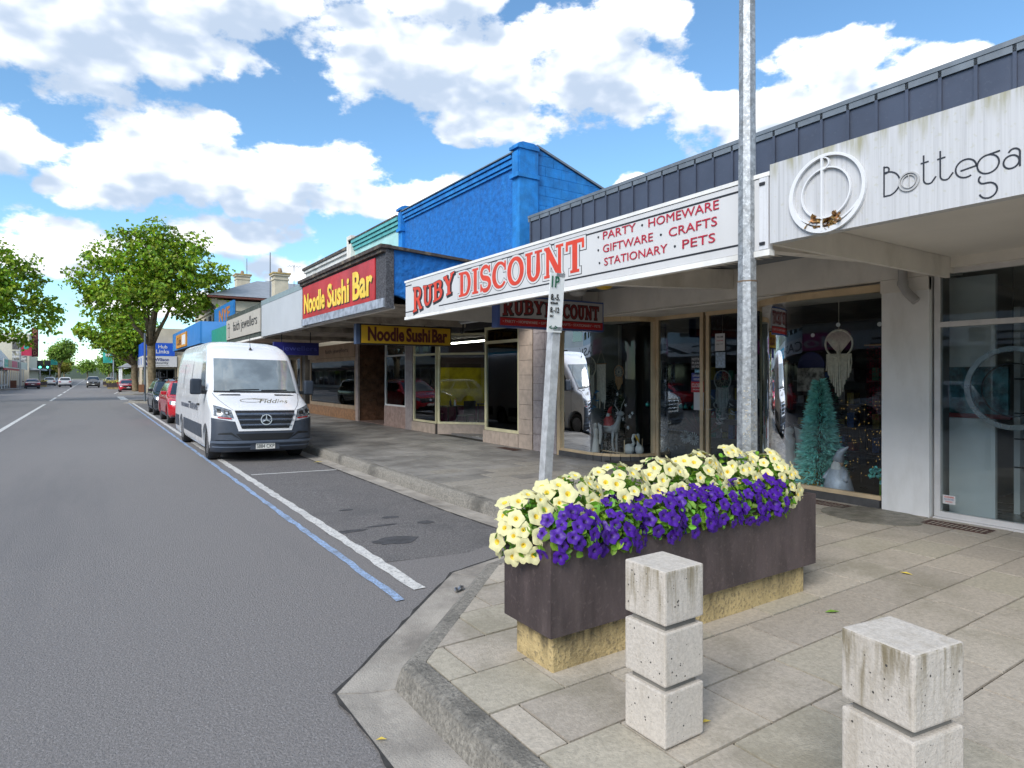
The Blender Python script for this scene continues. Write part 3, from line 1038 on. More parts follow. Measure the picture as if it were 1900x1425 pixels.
def window(parent, p0, p1, z0, z1, fm, gm=None, fw=.05, transom=None, mull=(), name="window_frame", th=.06):
    """framed shop window along a plan segment, panes as its sub-parts"""
    gm = gm or gl_shop
    mb = MB()
    a, c = Vector(p0), Vector(p1)
    L = (c - a).length
    d = (c - a) / L
    at = lambda s_: tuple(a + d * s_)
    mb.obox(p0, p1, z0, z0 + fw, th); mb.obox(p0, p1, z1 - fw, z1, th)
    cuts = [0] + [m_ * L for m_ in mull] + [L]
    zs = [z0 + fw] + ([transom] if transom else []) + [z1 - fw]
    for s_ in cuts:
        lo, hi = max(0, s_ - fw / 2), min(L, s_ + fw / 2)
        if s_ == 0: hi = fw
        if s_ == L: lo = L - fw
        mb.obox(at(lo), at(hi), z0 + fw, z1 - fw, th * .96)
    if transom:
        for s0, s1 in zip(cuts[:-1], cuts[1:]):
            mb.obox(at(s0 + fw / 2), at(s1 - fw / 2), transom - fw / 2, transom + fw / 2, th * .9)
    fr = mb.build(name, fm, parent)
    for s0, s1 in zip(cuts[:-1], cuts[1:]):
        for k in range(len(zs) - 1):
            MB().obox(at(s0 + fw * .4), at(s1 - fw * .4), zs[k] + .001, zs[k + 1] - .001, .008).build("pane", gm, fr)
    return fr


def curve_window(parent, pts, z0, z1, fm, gm, nseg, rail=.09):
    """bowed shop window: curved head and sill rails with butt-jointed bent panes"""
    n = len(pts) - 1
    mb, mh = MB(), MB()
    for i in range(n):
        mb.obox(pts[i], pts[i + 1], z0, z0 + .05, .075); mh.obox(pts[i], pts[i + 1], z1 - rail, z1, .075)
    fr = mb.build("window_sill", fm, parent, weld=True)
    mh.build("window_head", fm, parent, weld=True)
    for k in range(nseg):
        i0, i1 = k * n // nseg, (k + 1) * n // nseg
        q = pts[i0:i1 + 1]
        vs = [(x, y, z) for z in (z0 + .05, z1 - rail) for x, y in q]
        m_ = len(q)
        MB().add(vs, [(i, i + 1, m_ + i + 1, m_ + i) for i in range(m_ - 1)]).build("pane", gm, fr, smooth=True)
    return fr


B1 = thing("clad_shop_building", "shop building with dark metal parapet and white sign awnings nearest the camera", "building", (FX, 4, FP))
YE = 11.45
# parapet of standing-seam panels
pw = .352
pme = MB()
pme.box(0, 0, 0, .03, pw - .012, 1.84)
pme.box(-.030, pw - .046, 0, .0, pw - .010, 1.84)
pme = pme.mesh("cladding_panel", clad_m)
k = 0
y_ = -3.0
while y_ + pw < YE + .02:
    inst(pme, "cladding_panel", B1, (FX - .045, y_, 3.46))
    y_ += pw
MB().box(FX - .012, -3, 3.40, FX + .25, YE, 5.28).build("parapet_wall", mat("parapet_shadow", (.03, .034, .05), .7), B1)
MB().box(FX - .085, -3.1, 5.28, FX + .33, YE + .03, 5.335).build("parapet_capping", cap_m, B1)
MB().box(FX - .075, -3.1, 5.20, FX - .055, YE + .03, 5.279).build("capping_drip", cap_m, B1)
MB().box(FX + .25, -3, 4.2, 22, YE - .05, 4.3).build("roof", cap_m, B1)
MB().box(FX + .26, YE - .2, 2.9, 22, YE - .02, 4.19).build("side_wall", render_w, B1)
mb = MB()
mb.box(8.06, 3.20, 2.96, 8.40, 10.60, 3.47)
mb.box(8.062, -3, 3.02, 8.40, 3.195, 3.47)
mb.build("lintel_beam", render_w, B1)
MB().box(8.10, 3.43, FP - .01, 8.62, 3.96, 2.958).build("pillar", mat("pillar_paint", (.76, .75, .74), .55, v=.04, s=2, stain=((.5, .48, .44), .4, 2, (1, 1, .3))), B1, bevel=.006)
MB().box(8.072, 3.96, 2.80, 8.16, 3.43, 2.956).build("pillar_head", render_w, B1)
# downpipe elbow
pv = mat("pvc_pipe", (.36, .35, .34), .45, v=.1)
o = MB().tube([(7.98, 3.66, 3.14), (7.98, 3.66, 2.86), (7.99, 3.62, 2.78), (8.0, 3.52, 2.66)], .05, 12).build("downpipe", pv, B1, smooth=40)
MB().lathe([(.058, 0), (.058, .05)], 12, (7.98, 3.66, 2.86)).build("pipe_collar", pv, o)
# outrigger beams
for yb, nm in ((6.15, "outrigger"), (3.62, "outrigger"), (9.2, "outrigger"), (0.6, "outrigger")):
    MB().prism([(4.78, 2.93), (4.78, 3.12), (8.05, 3.40), (8.05, 3.10)], "y", yb - .07, yb + .07).build(nm, render_w, B1)
# corrugated soffit over the footpath (Ruby part) and flat soffit (Bottega part)
mb = MB()
n = 150
prof = [(3.25 + (10.45 - 3.25) * i / n, .016 * math.sin(i * math.pi / 1.5)) for i in range(n + 1)]
mb.add([(x, y, (3.14 if x < 5 else 3.44) + z) for x in (4.76, 8.06) for y, z in prof], [(i, i + 1, n + 2 + i, n + 1 + i) for i in range(n)])
mb.build("corrugated_soffit", soff_m, B1)
MB().box(4.76, -3, 3.13, 8.06, 3.19, 3.16).build("flat_soffit", mat("soffit_flat", (.74, .71, .66), .7, v=.06, s=.8), B1)
MB().box(4.76, 3.20, 2.90, 8.06, 3.245, 3.40).build("awning_divider", render_w, B1)
# Ruby awning end and edge boards
MB().box(AX + .05, 10.42, 2.835, 8.08, 10.47, 3.45).build("awning_end_panel", mat("awning_end", (.56, .54, .50), .6, v=.08, s=2, stain=((.34, .3, .24), .4, 1.5)), B1)
MB().box(AX - .02, 3.18, 2.795, AX + .05, 10.50, 2.845).build("awning_edge", WHITE, B1)
MB().box(AX - .02, 3.18, 3.455, AX + .10, 10.50, 3.49).build("awning_top_flashing", WHITE, B1)
MB().box(AX + .10, 3.18, 3.40, FX - .05, 10.50, 3.44).build("awning_roof", cap_m, B1)
MB().box(AX + .10, -3, 3.40, FX - .05, 3.17, 3.44).build("awning_roof", cap_m, B1)

# --- Ruby Discount fascia
fas = MB().box(AX - .01, 3.28, 2.85, AX + .05, 10.47, 3.45).build("sign_panel", sign_w, B1)
mp = plane_map((AX - .01, 10.47, 2.85), *WEST)
LN = 7.19


def bar(u0, v0, u1, v1, m_, d=.003, nm="border", par=None, mp_=None):
    mq = mp_ or mp
    mb = MB().add([mq(u0, v0, 0), mq(u1, v0, 0), mq(u1, v1, 0), mq(u0, v1, 0), mq(u0, v0, d), mq(u1, v0, d), mq(u1, v1, d), mq(u0, v1, d)],
                  [(0, 3, 2, 1), (4, 5, 6, 7), (0, 1, 5, 4), (1, 2, 6, 5), (2, 3, 7, 6), (3, 0, 4, 7)])
    return mb.build(nm, m_, par or fas)


bar(0, .07, .42, .087, black); bar(1.30, .07, LN - .08, .087, black); bar(0, .535, .25, .552, black); bar(1.72, .535, LN - .08, .552, black)
MB().box(AX - .02, 3.19, 2.85, AX + .04, 3.275, 3.45).build("sign_end_frame", fascia_w, B1)
for zc in (2.90, 3.40):
    MB().box(AX - .03, 3.22, zc - .012, AX - .021, 3.27, zc + .012).build("bracket", black, B1)


def slab_glyph(ch):
    """slab-serif capitals as strokes in a unit-high box: (width, [(points, stroke width)])"""
    T, h_, sf = .20, .11, .09
    S = lambda x0, x1, y: ([(x0, y), (x1, y)], sf)
    if ch == "D": return .82, [([(.2, .02), (.2, .98)], T), ([(.2, .94), (.42, .94)] + arc(.42, .5, .28, 90, -90, 12, .44) + [(.2, .06)], [h_, h_] + [h_ + .09 * math.sin(math.pi * i / 12) for i in range(13)] + [h_]), S(0, .36, .045), S(0, .36, .955)]
    if ch == "I": return .42, [([(.21, .02), (.21, .98)], T), S(.02, .40, .045), S(.02, .40, .955)]
    if ch == "S": return .70, [(arc(.35, .74, .24, 20, 270, 14, .22) + arc(.35, .28, .26, 90, -160, 14, .23), [h_] * 3 + [.15] * 9 + [.2] * 7 + [.17] * 8 + [h_] * 3), ([(.60, .98), (.60, .70)], .08), ([(.09, .02), (.09, .32)], .08)]
    if ch == "C": return .80, [(arc(.44, .5, .34, 38, 322, 22, .44), [h_] * 4 + [h_ + .1 * math.sin(math.pi * i / 14) for i in range(15)] + [h_] * 4), ([(.73, .98), (.73, .64)], .08)]
    if ch == "O": return .84, [(arc(.42, .5, .33, 0, 360, 28, .44), [.13 + .07 * abs(math.cos(2 * math.pi * i / 28)) for i in range(29)])]
    if ch == "U": return .84, [([(.2, .98), (.2, .35)] + arc(.42, .35, .22, 180, 360, 12, .29) + [(.64, .98)], [T, T] + [T - .06 * math.sin(math.pi * i / 12) for i in range(13)] + [.14]), S(.02, .38, .955), S(.48, .82, .955)]
    if ch == "N": return .88, [([(.18, .02), (.18, .98)], .13), ([(.15, .96), (.70, .04)], .2), ([(.70, .02), (.70, .98)], .13), S(.02, .34, .045), S(.02, .26, .955), S(.54, .86, .955)]
    if ch == "T": return .78, [([(.39, .02), (.39, .96)], T), ([(.03, .94), (.75, .94)], .12), ([(.065, .94), (.065, .70)], .09), ([(.715, .94), (.715, .70)], .09), S(.21, .57, .045)]
    if ch == "R": return .86, [([(.2, .02), (.2, .98)], T), ([(.2, .94), (.44, .94)] + arc(.44, .72, .22, 90, -90, 10) + [(.2, .50)], [h_] * 2 + [h_ + .09 * math.sin(math.pi * i / 10) for i in range(11)] + [h_]), ([(.44, .50), (.70, .04)], .19), S(0, .38, .045), S(0, .36, .955), S(.6, .86, .045)]
    if ch == "B": return .80, [([(.2, .02), (.2, .98)], T), ([(.2, .94), (.42, .94)] + arc(.42, .735, .2, 90, -90, 10) + [(.2, .53)], [h_] * 2 + [h_ + .08 * math.sin(math.pi * i / 10) for i in range(11)] + [h_]), ([(.2, .53), (.44, .53)] + arc(.44, .295, .235, 90, -90, 10) + [(.2, .06)], [h_] * 2 + [h_ + .09 * math.sin(math.pi * i / 10) for i in range(11)] + [h_]), S(0, .34, .045), S(0, .34, .955)]
    if ch == "Y": return .84, [([(.42, .02), (.42, .48)], T), ([(.42, .46), (.14, .96)], .19), ([(.42, .46), (.70, .96)], .13), S(.24, .60, .045), S(0, .30, .955), S(.56, .84, .955)]


def slab_word(word, mp_, u0, u1, fh, fb, parent, layers):
    """fh(t), fb(t): letter height and baseline along the word; layers = [(extra stroke, material, depth, du, dv)]"""
    gs = [slab_glyph(c) for c in word]
    tot = sum(g_[0] for g_ in gs) + .06 * (len(gs) - 1)
    for extra, m_, dep, du, dv in layers:
        mb = MB()
        x = 0
        j = 0
        for gi_, (wd, st) in enumerate(gs):
            for pts, sw in st:
                j += 1
                def mq(u, v, d, x=x):
                    t = (x + u) / tot
                    return mp_(u0 + (u1 - u0) * t + du, fb(t) + fh(t) * v + dv, d)
                sw2 = [s_ + extra for s_ in sw] if hasattr(sw, "__len__") else sw + extra
                pp = [Vector(p) for p in pts]
                if extra and (pp[0] - pp[-1]).length > 1e-6:
                    pp[0] += (pp[0] - pp[1]).normalized() * extra / 2
                    pp[-1] += (pp[-1] - pp[-2]).normalized() * extra / 2
                mb.stroke([tuple(p) for p in pp], sw2, mq, 0, dep + .00012 * (j % 7))
            x += wd + .06
        mb.build("lettering", m_, parent)


thin = mat("sign_outline", (.05, .05, .055), .5)
slab_word("DISCOUNT", mp, 10.47 - 8.50, 10.47 - 5.54, lambda t: .37 + .012 * t, lambda t: .145, fas,
          [(.17, thin, .002, 0, 0), (.13, sign_w, .004, 0, 0), (.0, red_m, .006, 0, 0)])
slab_word("RUBY", mp, .32, 1.82, lambda t: .44 - .12 * min(1, t * 2.2), lambda t: .045 + .20 * t, fas,
          [(.10, black, .002, .028, -.022), (.05, black, .004, 0, 0), (.0, red_m, .006, 0, 0)])
for i, (w1, w2, y0, y1, y2, y3) in enumerate((("PARTY", "HOMEWARE", 5.23, 4.73, 4.55, 3.69), ("GIFTWARE", "CRAFTS", 5.23, 4.49, 4.28, 3.71), ("STATIONARY", "PETS", 5.21, 4.30, 4.11, 3.73))):
    z = .440 - .145 * i
    text(w1, mp(10.47 - y0, z), WEST, y0 - y1, .085, crim, fas)
    text(w2, mp(10.47 - y2, z), WEST, y2 - y3, .085, crim, fas)
    for yd in (y0 + .08, (y1 + y2) / 2):
        c = mp(10.47 - yd, z + .042)
        MB().lathe([(.012, 0), (.012, -.006)], 10, (c[0], c[1], c[2]), "x").build("dot", black, fas)

# --- Bottega fascia with ring logo
bf = MB().box(AX - .035, -3, 2.885, AX + .05, 3.165, 3.535).build("sign_panel", fascia_b, B1)
mp2 = plane_map((AX - .035, 3.15, 2.885), *WEST)
BX = AX - .035
logo_w = mat("logo_white", (.70, .70, .71), .4, v=.03)
cu, cv = .475, .300
mb = MB()
mb.stroke(arc(cu, cv, .285, 0, 360, 48), [.020 + .020 * (.5 - .5 * math.sin(2 * math.pi * i / 48 + .5)) for i in range(49)], mp2, .002, .030)
mb.build("logo_ring", logo_w, bf)
mb = MB()
mb.stroke(arc(cu - .005, cv - .0, .19, 0, 360, 40), .011, mp2, .002, .026)
mb.build("logo_ring", logo_w, bf)
mb = MB()
mb.stroke([(cu - .03, cv - .29), (cu - .03, cv + .275)], .016, mp2, .002, .032)
mb.stroke([(cu - .03, cv + .265)] + arc(cu - .02, cv + .225, .045, 90, -90, 8) + [(cu - .03, cv + .18)], .009, mp2, .002, .030)
mb.build("logo_stem", logo_w, bf)
mb = MB()
mb.stroke(arc(cu, cv + .06, .30, 215, 325, 16), .014, mp2, .002, .028)
mb.build("logo_crescent", logo_w, bf)
mb = MB()
q = random.Random(9)
for k in range(60):
    a = RD(q.uniform(235, 300)); r = q.uniform(.205, .262)
    c = mp2(cu + r * math.cos(a) * .95, cv + r * math.sin(a), q.uniform(.005, .04))
    leaf_blob(mb, c, (-1, q.uniform(-1, 1), q.uniform(-1, 1)), .05, .03, q)
mb.build("caught_leaves", mat("caught_leaves", (.30, .17, .06), .8, v=.5, s=40, island=.6), bf)
ink = mat("sign_ink", (.022, .024, .032), .45)
# thin art-deco letters, strokes in metres along the panel
s0 = 3.15 - 2.262


def deco(strokes, m_, sw=.0095):
    mb = MB()
    for i, st in enumerate(strokes):
        mb.stroke([(s0 + u, v) for u, v in st], sw, mp2, .0, .003 + .0002 * (i % 5))
    return mb.build("lettering", m_, bf)


bzl = .17
deco([[(.0, bzl), (.0, bzl + .215)], [(0, bzl + .205)] + arc(.012, bzl + .185, .022, 90, -90, 8) + [(0, bzl + .163)],
      [(0, bzl + .168), (.02, bzl + .17)] + arc(.02, bzl + .085, .085, 90, -75, 14) + [(0, bzl + .003)]], ink)
mb = MB(); mb.stroke([(s0 + u, v) for u, v in arc(.165, bzl + .068, .062, 0, 360, 24)], .010, mp2, 0, .012); mb.stroke([(s0 + .165, bzl + .02), (s0 + .165, bzl + .115)], .005, mp2, 0, .011)
mb.stroke([(s0 + u, v) for u, v in arc(.165, bzl + .068, .044, 0, 360, 24)], .005, mp2, 0, .0115)
mb.build("lettering", mat("logo_grey", (.47, .465, .46), .5), bf)
for tx in (.255, .355):
    deco([[(tx, bzl + .22), (tx, bzl + .055)] + arc(tx + .033, bzl + .055, .033, 180, 300, 8) + [(tx + .075, bzl + .06)], [(tx - .018, bzl + .168), (tx + .03, bzl + .172)]], ink)
deco([[(.472, .226), (.560, .238)] + arc(.502, .236, .058, 4, 300, 20)], ink)
deco([arc(.622, .230, .058, 0, 360, 24), [(.625, .288), (.685, .296)],
      arc(.600, .142, .028, 130, 270, 8) + [(.62, .114)] + arc(.622, .066, .048, 90, -160, 14)], ink)
deco([arc(.742, .210, .040, 0, 360, 22), [(.785, .172), (.785, .262)] + arc(.756, .258, .029, 10, 160, 10)], ink)

# --- Ruby shop front: bowed windows either side of a recessed door
SZ, HZ = .25, 2.93


DX = 9.10          # line of the shop door


def bow(y0, y1, y2, x0=8.18):
    """window line: straight along the street from y0 to y1, then swept back to the door line at y2"""
    pts = [(x0, y0 + (y1 - y0) * i / 4) for i in range(4)]
    return pts + [(x0 + (DX - x0) * (1 - math.cos(a)), y1 + (y2 - y1) * math.sin(a)) for a in [i * math.pi / 2 / 8 for i in range(9)]]


LB = bow(10.42, 9.55, 8.68)
RB = bow(3.99, 5.05, 6.20)
curve_window(B1, LB, SZ, HZ, beige, gl_shop, 2)
curve_window(B1, RB, SZ, HZ, beige, gl_shop, 3)
for pts in (LB, RB):
    mb = MB()
    for i in range(12):
        mb.obox(pts[i], pts[i + 1], FP - .01, SZ, .14)
    mb.build("plinth", mat("plinth_dark", (.07, .068, .068), .5, v=.2, s=6), B1)
(lx, ly), (rx, ry) = LB[-1], RB[-1]
MB().box(lx - .04, ly - .06, FP, lx + .05, ly + .06, HZ).build("post", beige, B1)
MB().box(rx - .04, ry - .06, FP, rx + .05, ry + .06, HZ).build("post", olive, B1)
MB().box(8.12, 10.40, FP, 8.22, 10.50, HZ).build("post", beige, B1)
ymid = (ly + ry) / 2 + .02
window(B1, (DX, ly - .06), (DX, ymid + .03), FP + .02, HZ, beige, fw=.07, name="door")
window(B1, (DX, ymid - .03), (DX, ry + .06), FP + .02, HZ, beige, fw=.07, name="door")
MB().box(8.20, 3.97, HZ + .001, 9.6, 10.45, HZ + .024).build("recess_soffit", render_w, B1)
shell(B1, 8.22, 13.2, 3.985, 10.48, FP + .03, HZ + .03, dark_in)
MB().box(8.24, 10.435, FP + .05, 9.9, 10.470, HZ).build("display_side_wall", mat("display_grey", (.22, .245, .235), .7, v=.08), B1)
MB().box(8.4, 3.995, FP + .05, 9.9, 4.02, HZ).build("display_side_wall", dark_in, B1)

# --- Bottega window
window(B1, (8.20, 3.40), (8.20, -2.9), FP + .02, 3.02, wframe, gl_clear, fw=.06, transom=2.385, mull=(.36, .68), th=.08)
MB().box(8.12, -2.9, FP - .01, 8.30, 3.40, FP + .018).build("window_sill", wframe, B1)
shell(B1, 8.26, 11.6, -2.95, 3.42, FP + .03, 3.01, mat("bottega_wall", (.30, .30, .29), .7, v=.1, s=1), mat("bottega_floor", (.22, .22, .21), .25, v=.2, s=2))
white_pan = mat("display_white", (.74, .76, .77), .4, v=.03)
t = thing("window_display_stand", "white display panel standing behind the white framed window", "display panel", (8.55, 3.1, FP + .03))
MB().box(8.50, 2.92, FP + .03, 8.56, 3.38, 1.30).build("panel", white_pan, t)
MB().box(8.505, 2.92, 1.90, 8.56, 3.38, 2.95).build("upper_panel", white_pan, t)
MB().box(8.498, 2.80, 1.36, 8.56, 3.38, 1.895).build("photo_print", mat("print_teal", (.035, .13, .155), .35, v=.9, s=6, stain=((.30, .5, .52), .7, 4)), t)
MB().box(8.497, 2.78, 1.305, 8.56, 3.38, 1.355).build("red_band", mat("print_red", (.22, .03, .03), .4), t)
t = thing("shelf_unit", "pale shelf unit with dark glass shelves inside the corner shop window", "shelf", (9.3, 2.6, FP + .03))
for yv in (2.88, 2.52, 1.8, 1.1):
    MB().box(9.0, yv - .03, FP + .03, 9.5, yv + .03, 2.6).build("upright", white_pan, t)
for zv in (.72, 1.05, 1.35, 1.75):
    MB().box(8.98, 1.05, zv, 9.5, 2.9, zv + .015).build("shelf", mat("shelf_dark", (.03, .04, .045), .2), t)
for (yv, zv, s_) in ((2.78, 1.37, .13), (2.73, .74, .09), (2.2, 1.06, .12), (2.4, 1.77, .1)):
    tag(MB().box(9.1, yv - s_ / 2, zv, 9.25, yv + s_ / 2, zv + s_ * 1.3).build("display_box", black, bevel=.008),
        "small black display box on the %s shelf of the pale shelf unit" % {1.37: "third", .74: "lowest", 1.06: "second", 1.77: "top"}[zv], "box", "boxes on the pale shelves")
mb = MB()
for k, (a, r_) in enumerate(((0, .12), (1, .10), (2, .08), (3, .09))):
    mb.ball((8.95 + .05 * k, 2.66 - .06 * k, FP + .05 + .04 * k), (.16, r_ * 1.4, .045), 12, 6)
tag(mb.build("folded_blanket", mat("cloth_beige", (.33, .31, .28), .9, v=.2, s=20, bump=.5, bs=40), smooth=True), "heap of beige folded cloth on the shop window floor", "cloth")
t = thing("ring_display", "large brushed silver ring hanging just inside the corner window", "ring ornament", (8.33, 2.72, 1.2))
mpr = plane_map((8.33, 2.70, 1.66), *WEST)
mb = MB(); mb.stroke(arc(0, 0, .43, 0, 360, 48), .055, mpr, -.015, .015); mb.build("outer_ring", mat("ring_silver", (.35, .37, .38), .3, metal=.9, v=.3, s=3), t)
mb = MB(); mb.stroke(arc(0, -.02, .29, 0, 360, 40), .014, mpr, -.01, .01); mb.build("inner_ring", black, t)
MB().tube([(8.33, 2.70, 2.12), (8.33, 2.70, 3.0)], .004, 5).build("wire", black, t)
t = thing("warning_sticker", "red white and blue security sticker at the window corner", "sticker", (8.16, 3.2, .33))
st = MB().box(8.153, 3.18, .33, 8.156, 3.31, .43).build("sheet", sign_w, t)
mps = plane_map((8.153, 3.31, .33), *WEST)
text("WARNING", mps(.015, .07), WEST, .10, .018, red_m, st, d=.001, th=.001)
text("PROTECTED", mps(.015, .045), WEST, .10, .014, mat("sticker_blue", (.05, .1, .3), .5), st, d=.001, th=.001)
text("PREMISES", mps(.03, .02), WEST, .07, .012, red_m, st, d=.001, th=.001)

# lamps under the awning
def bulkhead(x, y, z, m_, label):
    t = thing("bulkhead_lamp", label, "lamp", (x, y, z), group="bulkhead lamps under the white awning")
    MB().lathe([(.0, 0), (.15, 0), (.16, -.03), (.15, -.035)], 20, (x, y, z)).build("base", pv, t, smooth=40)
    mb = MB(); mb.ball((x, y, z - .05), (.145, .145, .075), 16, 8); mb.build("diffuser", m_, t, smooth=True)


bulkhead(6.6, 7.35, 3.25, mat("lamp_yellow", (.62, .40, .03), .35, v=.1), "yellow bulkhead lamp under the white sign awning")
bulkhead(6.9, 8.35, 3.27, mat("lamp_grey", (.36, .36, .36), .35, v=.1), "grey bulkhead lamp under the white sign awning")

# hanging light-box sign of Ruby
hs = thing("hanging_sign", "red and white hanging box sign below the discount store awning", "sign", (7.0, 8.9, 2.6))
hang_y = 8.75
MB().box(5.55, hang_y, 2.60, 7.85, hang_y + .16, 3.14).build("case", mat("sign_case_blue", (.05, .10, .30), .4), hs)
face = MB().box(5.585, hang_y - .008, 2.63, 7.82, hang_y - .001, 3.11).build("face", mat("lightbox_face", (.46, .45, .47), .45, v=.06), hs)
mph = plane_map((5.585, hang_y - .008, 2.63), *SOUTH)
bar(0, 0, 2.235, .125, mat("sign_red_deep", (.45, .015, .02), .4, v=.1), .003, "red_band", face, mph)
bar(0, .125, 2.235, .137, black, .004, "border", face, mph)
dkred = mat("sign_red_dark", (.20, .012, .014), .45)
slab_word("RUBY", mph, .05, .88, lambda t: .27 - .06 * t, lambda t: .17 + .06 * t, face, [(.12, black, .002, .012, -.01), (0, dkred, .005, 0, 0)])
slab_word("DISCOUNT", mph, .92, 2.14, lambda t: .24, lambda t: .18, face, [(.12, black, .002, 0, 0), (0, dkred, .005, 0, 0)])
text("• PARTY • HOMEWARE • GIFTWARE • CRAFTS • STATIONARY • PETS", mph(.05, .045, .003), SOUTH, 2.12, .045, mat("sign_pale", (.6, .5, .5), .5), face)
mb = MB(); mb.box(5.54, hang_y - .012, 2.595, 5.585, hang_y + .17, 3.145); mb.build("end_cap", mat("sign_case_blue2", (.06, .11, .33), .4), hs)
for xx_ in (6.0, 7.4):
    MB().tube([(xx_, hang_y + .08, 3.14), (xx_, hang_y + .08, 3.40)], .018, 8).build("hanger", pv, hs)

# tiled party pilasters between the two shops
tile_b = mat("tile_beige", (.46, .37, .30), .45, v=.14, s=7, bump=.08, bs=60)
tile_p = mat("tile_mauve", (.36, .31, .30), .5, v=.16, s=9, bump=.15, bs=60, speck=((.16, .13, .13), 40, .5))
grout = mat("grout", (.10, .085, .075), .9)


def tiles(parent, m_, y0, y1, z0, z1, nx, nz, x=FX, depth=.02, south=None):
    """tiles on the street face (and the south return when given as an x-end)"""
    dy, dz = (y1 - y0) / nx, (z1 - z0) / nz
    me = MB().box(-depth, .004, .004, .004, dy - .004, dz - .004).mesh("tile", m_)
    for i in range(nx):
        for j in range(nz):
            inst(me, "tile", parent, (x - rnd.uniform(0, .002), y0 + i * dy, z0 + j * dz))


P2 = thing("tiled_pilaster", "grey mauve tiled pilaster between the noodle bar and discount store", "pilaster", (8.2, 11.0, FP))
MB().box(8.155, 10.52, FP - .01, 8.6, 11.40, 3.5).build("core", grout, P2)
tiles(P2, tile_p, 10.52, 11.36, FP, 3.1, 2, 8)
# ================================================================== noodle bar with the blue parapet
blue_m = mat("blue_paint", (.004, .125, .42), .75, v=.22, s=7, bump=1.6, bs=9, stain=((.012, .18, .50), .45, 1.6, (1, 1, .4)), run=((.02, .09, .26), 6.0, 6.9, 4, .5))
blue_s = mat("blue_smooth", (.008, .18, .52), .7, v=.2, s=4, bump=.4, bs=25, stain=((.04, .27, .58), .5, 1.4, (1, 1, .35)), run=((.02, .08, .22), 6.2, 7.2, 5, .55))
B2 = thing("blue_shop_building", "bright blue rough plastered shop building behind the noodle bar awning", "building", (FX, 15, FP))
MB().box(FX, 12.08, 3.3, FX + .4, 18.25, 6.62).build("front_wall", blue_m, B2)
mb = MB()
for z0, z1, d in ((6.60, 6.66, .05), (6.68, 6.78, .09), (6.80, 6.86, .13)):
    mb.box(FX - d, 12.10, z0, FX + .4, 18.22, z1)
mb.box(FX - .02, 12.1, 6.62, FX + .38, 18.22, 6.90)
mb.build("cornice", blue_s, B2)
MB().box(FX - .14, 12.0, 6.90, FX + .42, 18.3, 6.925).build("parapet_flashing", cap_m, B2)
for y0, y1 in ((11.78, 12.07), (18.24, 18.52)):
    mb = MB()
    mb.box(FX - .10, y0, 3.3, FX + .42, y1, 6.95)
    mb.box(FX - .17, y0 - .03, 6.30, FX + .44, y1 + .03, 6.40)
    mb.box(FX - .17, y0 - .03, 6.95, FX + .44, y1 + .03, 7.02)
    mb.box(FX - .13, y0 + .03, 6.42, FX + .4, y1 - .03, 6.90)
    p = mb.build("pilaster", blue_s, B2)
    MB().prism([(FX - .14, 7.02), (FX + .44, 7.02), (FX + .44, 7.06), (FX + .30, 7.11), (FX + .0, 7.11), (FX - .11, 7.07)], "y", y0, y1).build("pilaster_cap", blue_s, p)
# side wall laid in painted blocks, sloping top
side = MB().prism([(FX + .43, 3.4), (13.2, 3.4), (13.2, 5.55), (FX + .43, 7.06)], "y", 11.84, 12.1).build("side_wall", blue_s, B2)
slope = lambda x: 7.06 - (x - FX - .43) * (7.06 - 5.55) / (13.2 - FX - .43)
bw, bh = .46, .23
for j in range(16):
    z = 3.45 + j * bh
    for i in range(-1, 11):
        x = FX + .44 + bw * (i + (.5 if j % 2 else 0))
        q = [(x + .004, z + .004), (x + bw - .004, z + .004), (x + bw - .004, z + bh - .004), (x + .004, z + bh - .004)]
        q = clip(q, -1, 0, -(FX + .435))
        q = clip(q, (7.06 - 5.55) / (13.2 - FX - .43), 1, 7.04 + (FX + .43) * (7.06 - 5.55) / (13.2 - FX - .43)) if len(q) > 2 else q
        if len(q) > 2 and z > 4.3 and x < 12.4:
            MB().prism(q, "y", 11.832 - rnd.uniform(0, .006), 11.85).build("block", blue_s, side)
MB().prism([(FX + .40, 7.07), (13.3, 5.54), (13.3, 5.59), (FX + .40, 7.12)], "y", 11.79, 12.15).build("side_flashing", cap_m, B2)
MB().box(FX + .43, 11.9, 3.5, 20, 18.4, 3.7).build("roof", cap_m, B2)

# awning box: black pebble-dash frame with the red sign, blue plaster return
NB0, NB1 = 11.43, 17.12
AWN = thing("noodle_bar_awning", "boxed street awning with red noodle bar sign and blue plaster end", "awning", (6.4, 14, 3.1))
pebble = mat("pebble_dash", (.075, .075, .085), .85, v=.5, s=30, bump=1.5, bs=60, stain=((.2, .2, .21), .5, 12))
rustcap = mat("rusty_gutter", (.055, .043, .038), .8, v=.4, s=9, bump=.5, bs=30, stain=((.30, .24, .16), .7, 5))
MB().box(AX + .002, NB0 + .02, 3.14, AX + .12, NB1, 4.24).build("front_frame", pebble, AWN)
rs = MB().box(AX - .022, 11.92, 3.30, AX - .001, 17.02, 4.13).build("sign_panel", mat("noodle_red", (.50, .012, .012), .4, v=.25, s=.8, stain=((.24, .01, .01), .6, 1.2, (1, 1, 1)), speck=((.6, .45, .4), 25, .12)), AWN)
MB().box(AX - .03, NB0 + .05, 3.12, AX + .06, NB1, 3.295).build("lower_board", mat("worn_grey_board", (.30, .33, .38), .6, v=.35, s=6, stain=((.12, .13, .15), .6, 5, (1, 3, .4))), AWN)
mp3 = plane_map((AX - .022, 17.02, 3.30), *WEST)
yel = mat("sign_yellow", (.85, .56, .05), .45, v=.14, s=3, stain=((.9, .75, .25), .5, 4))
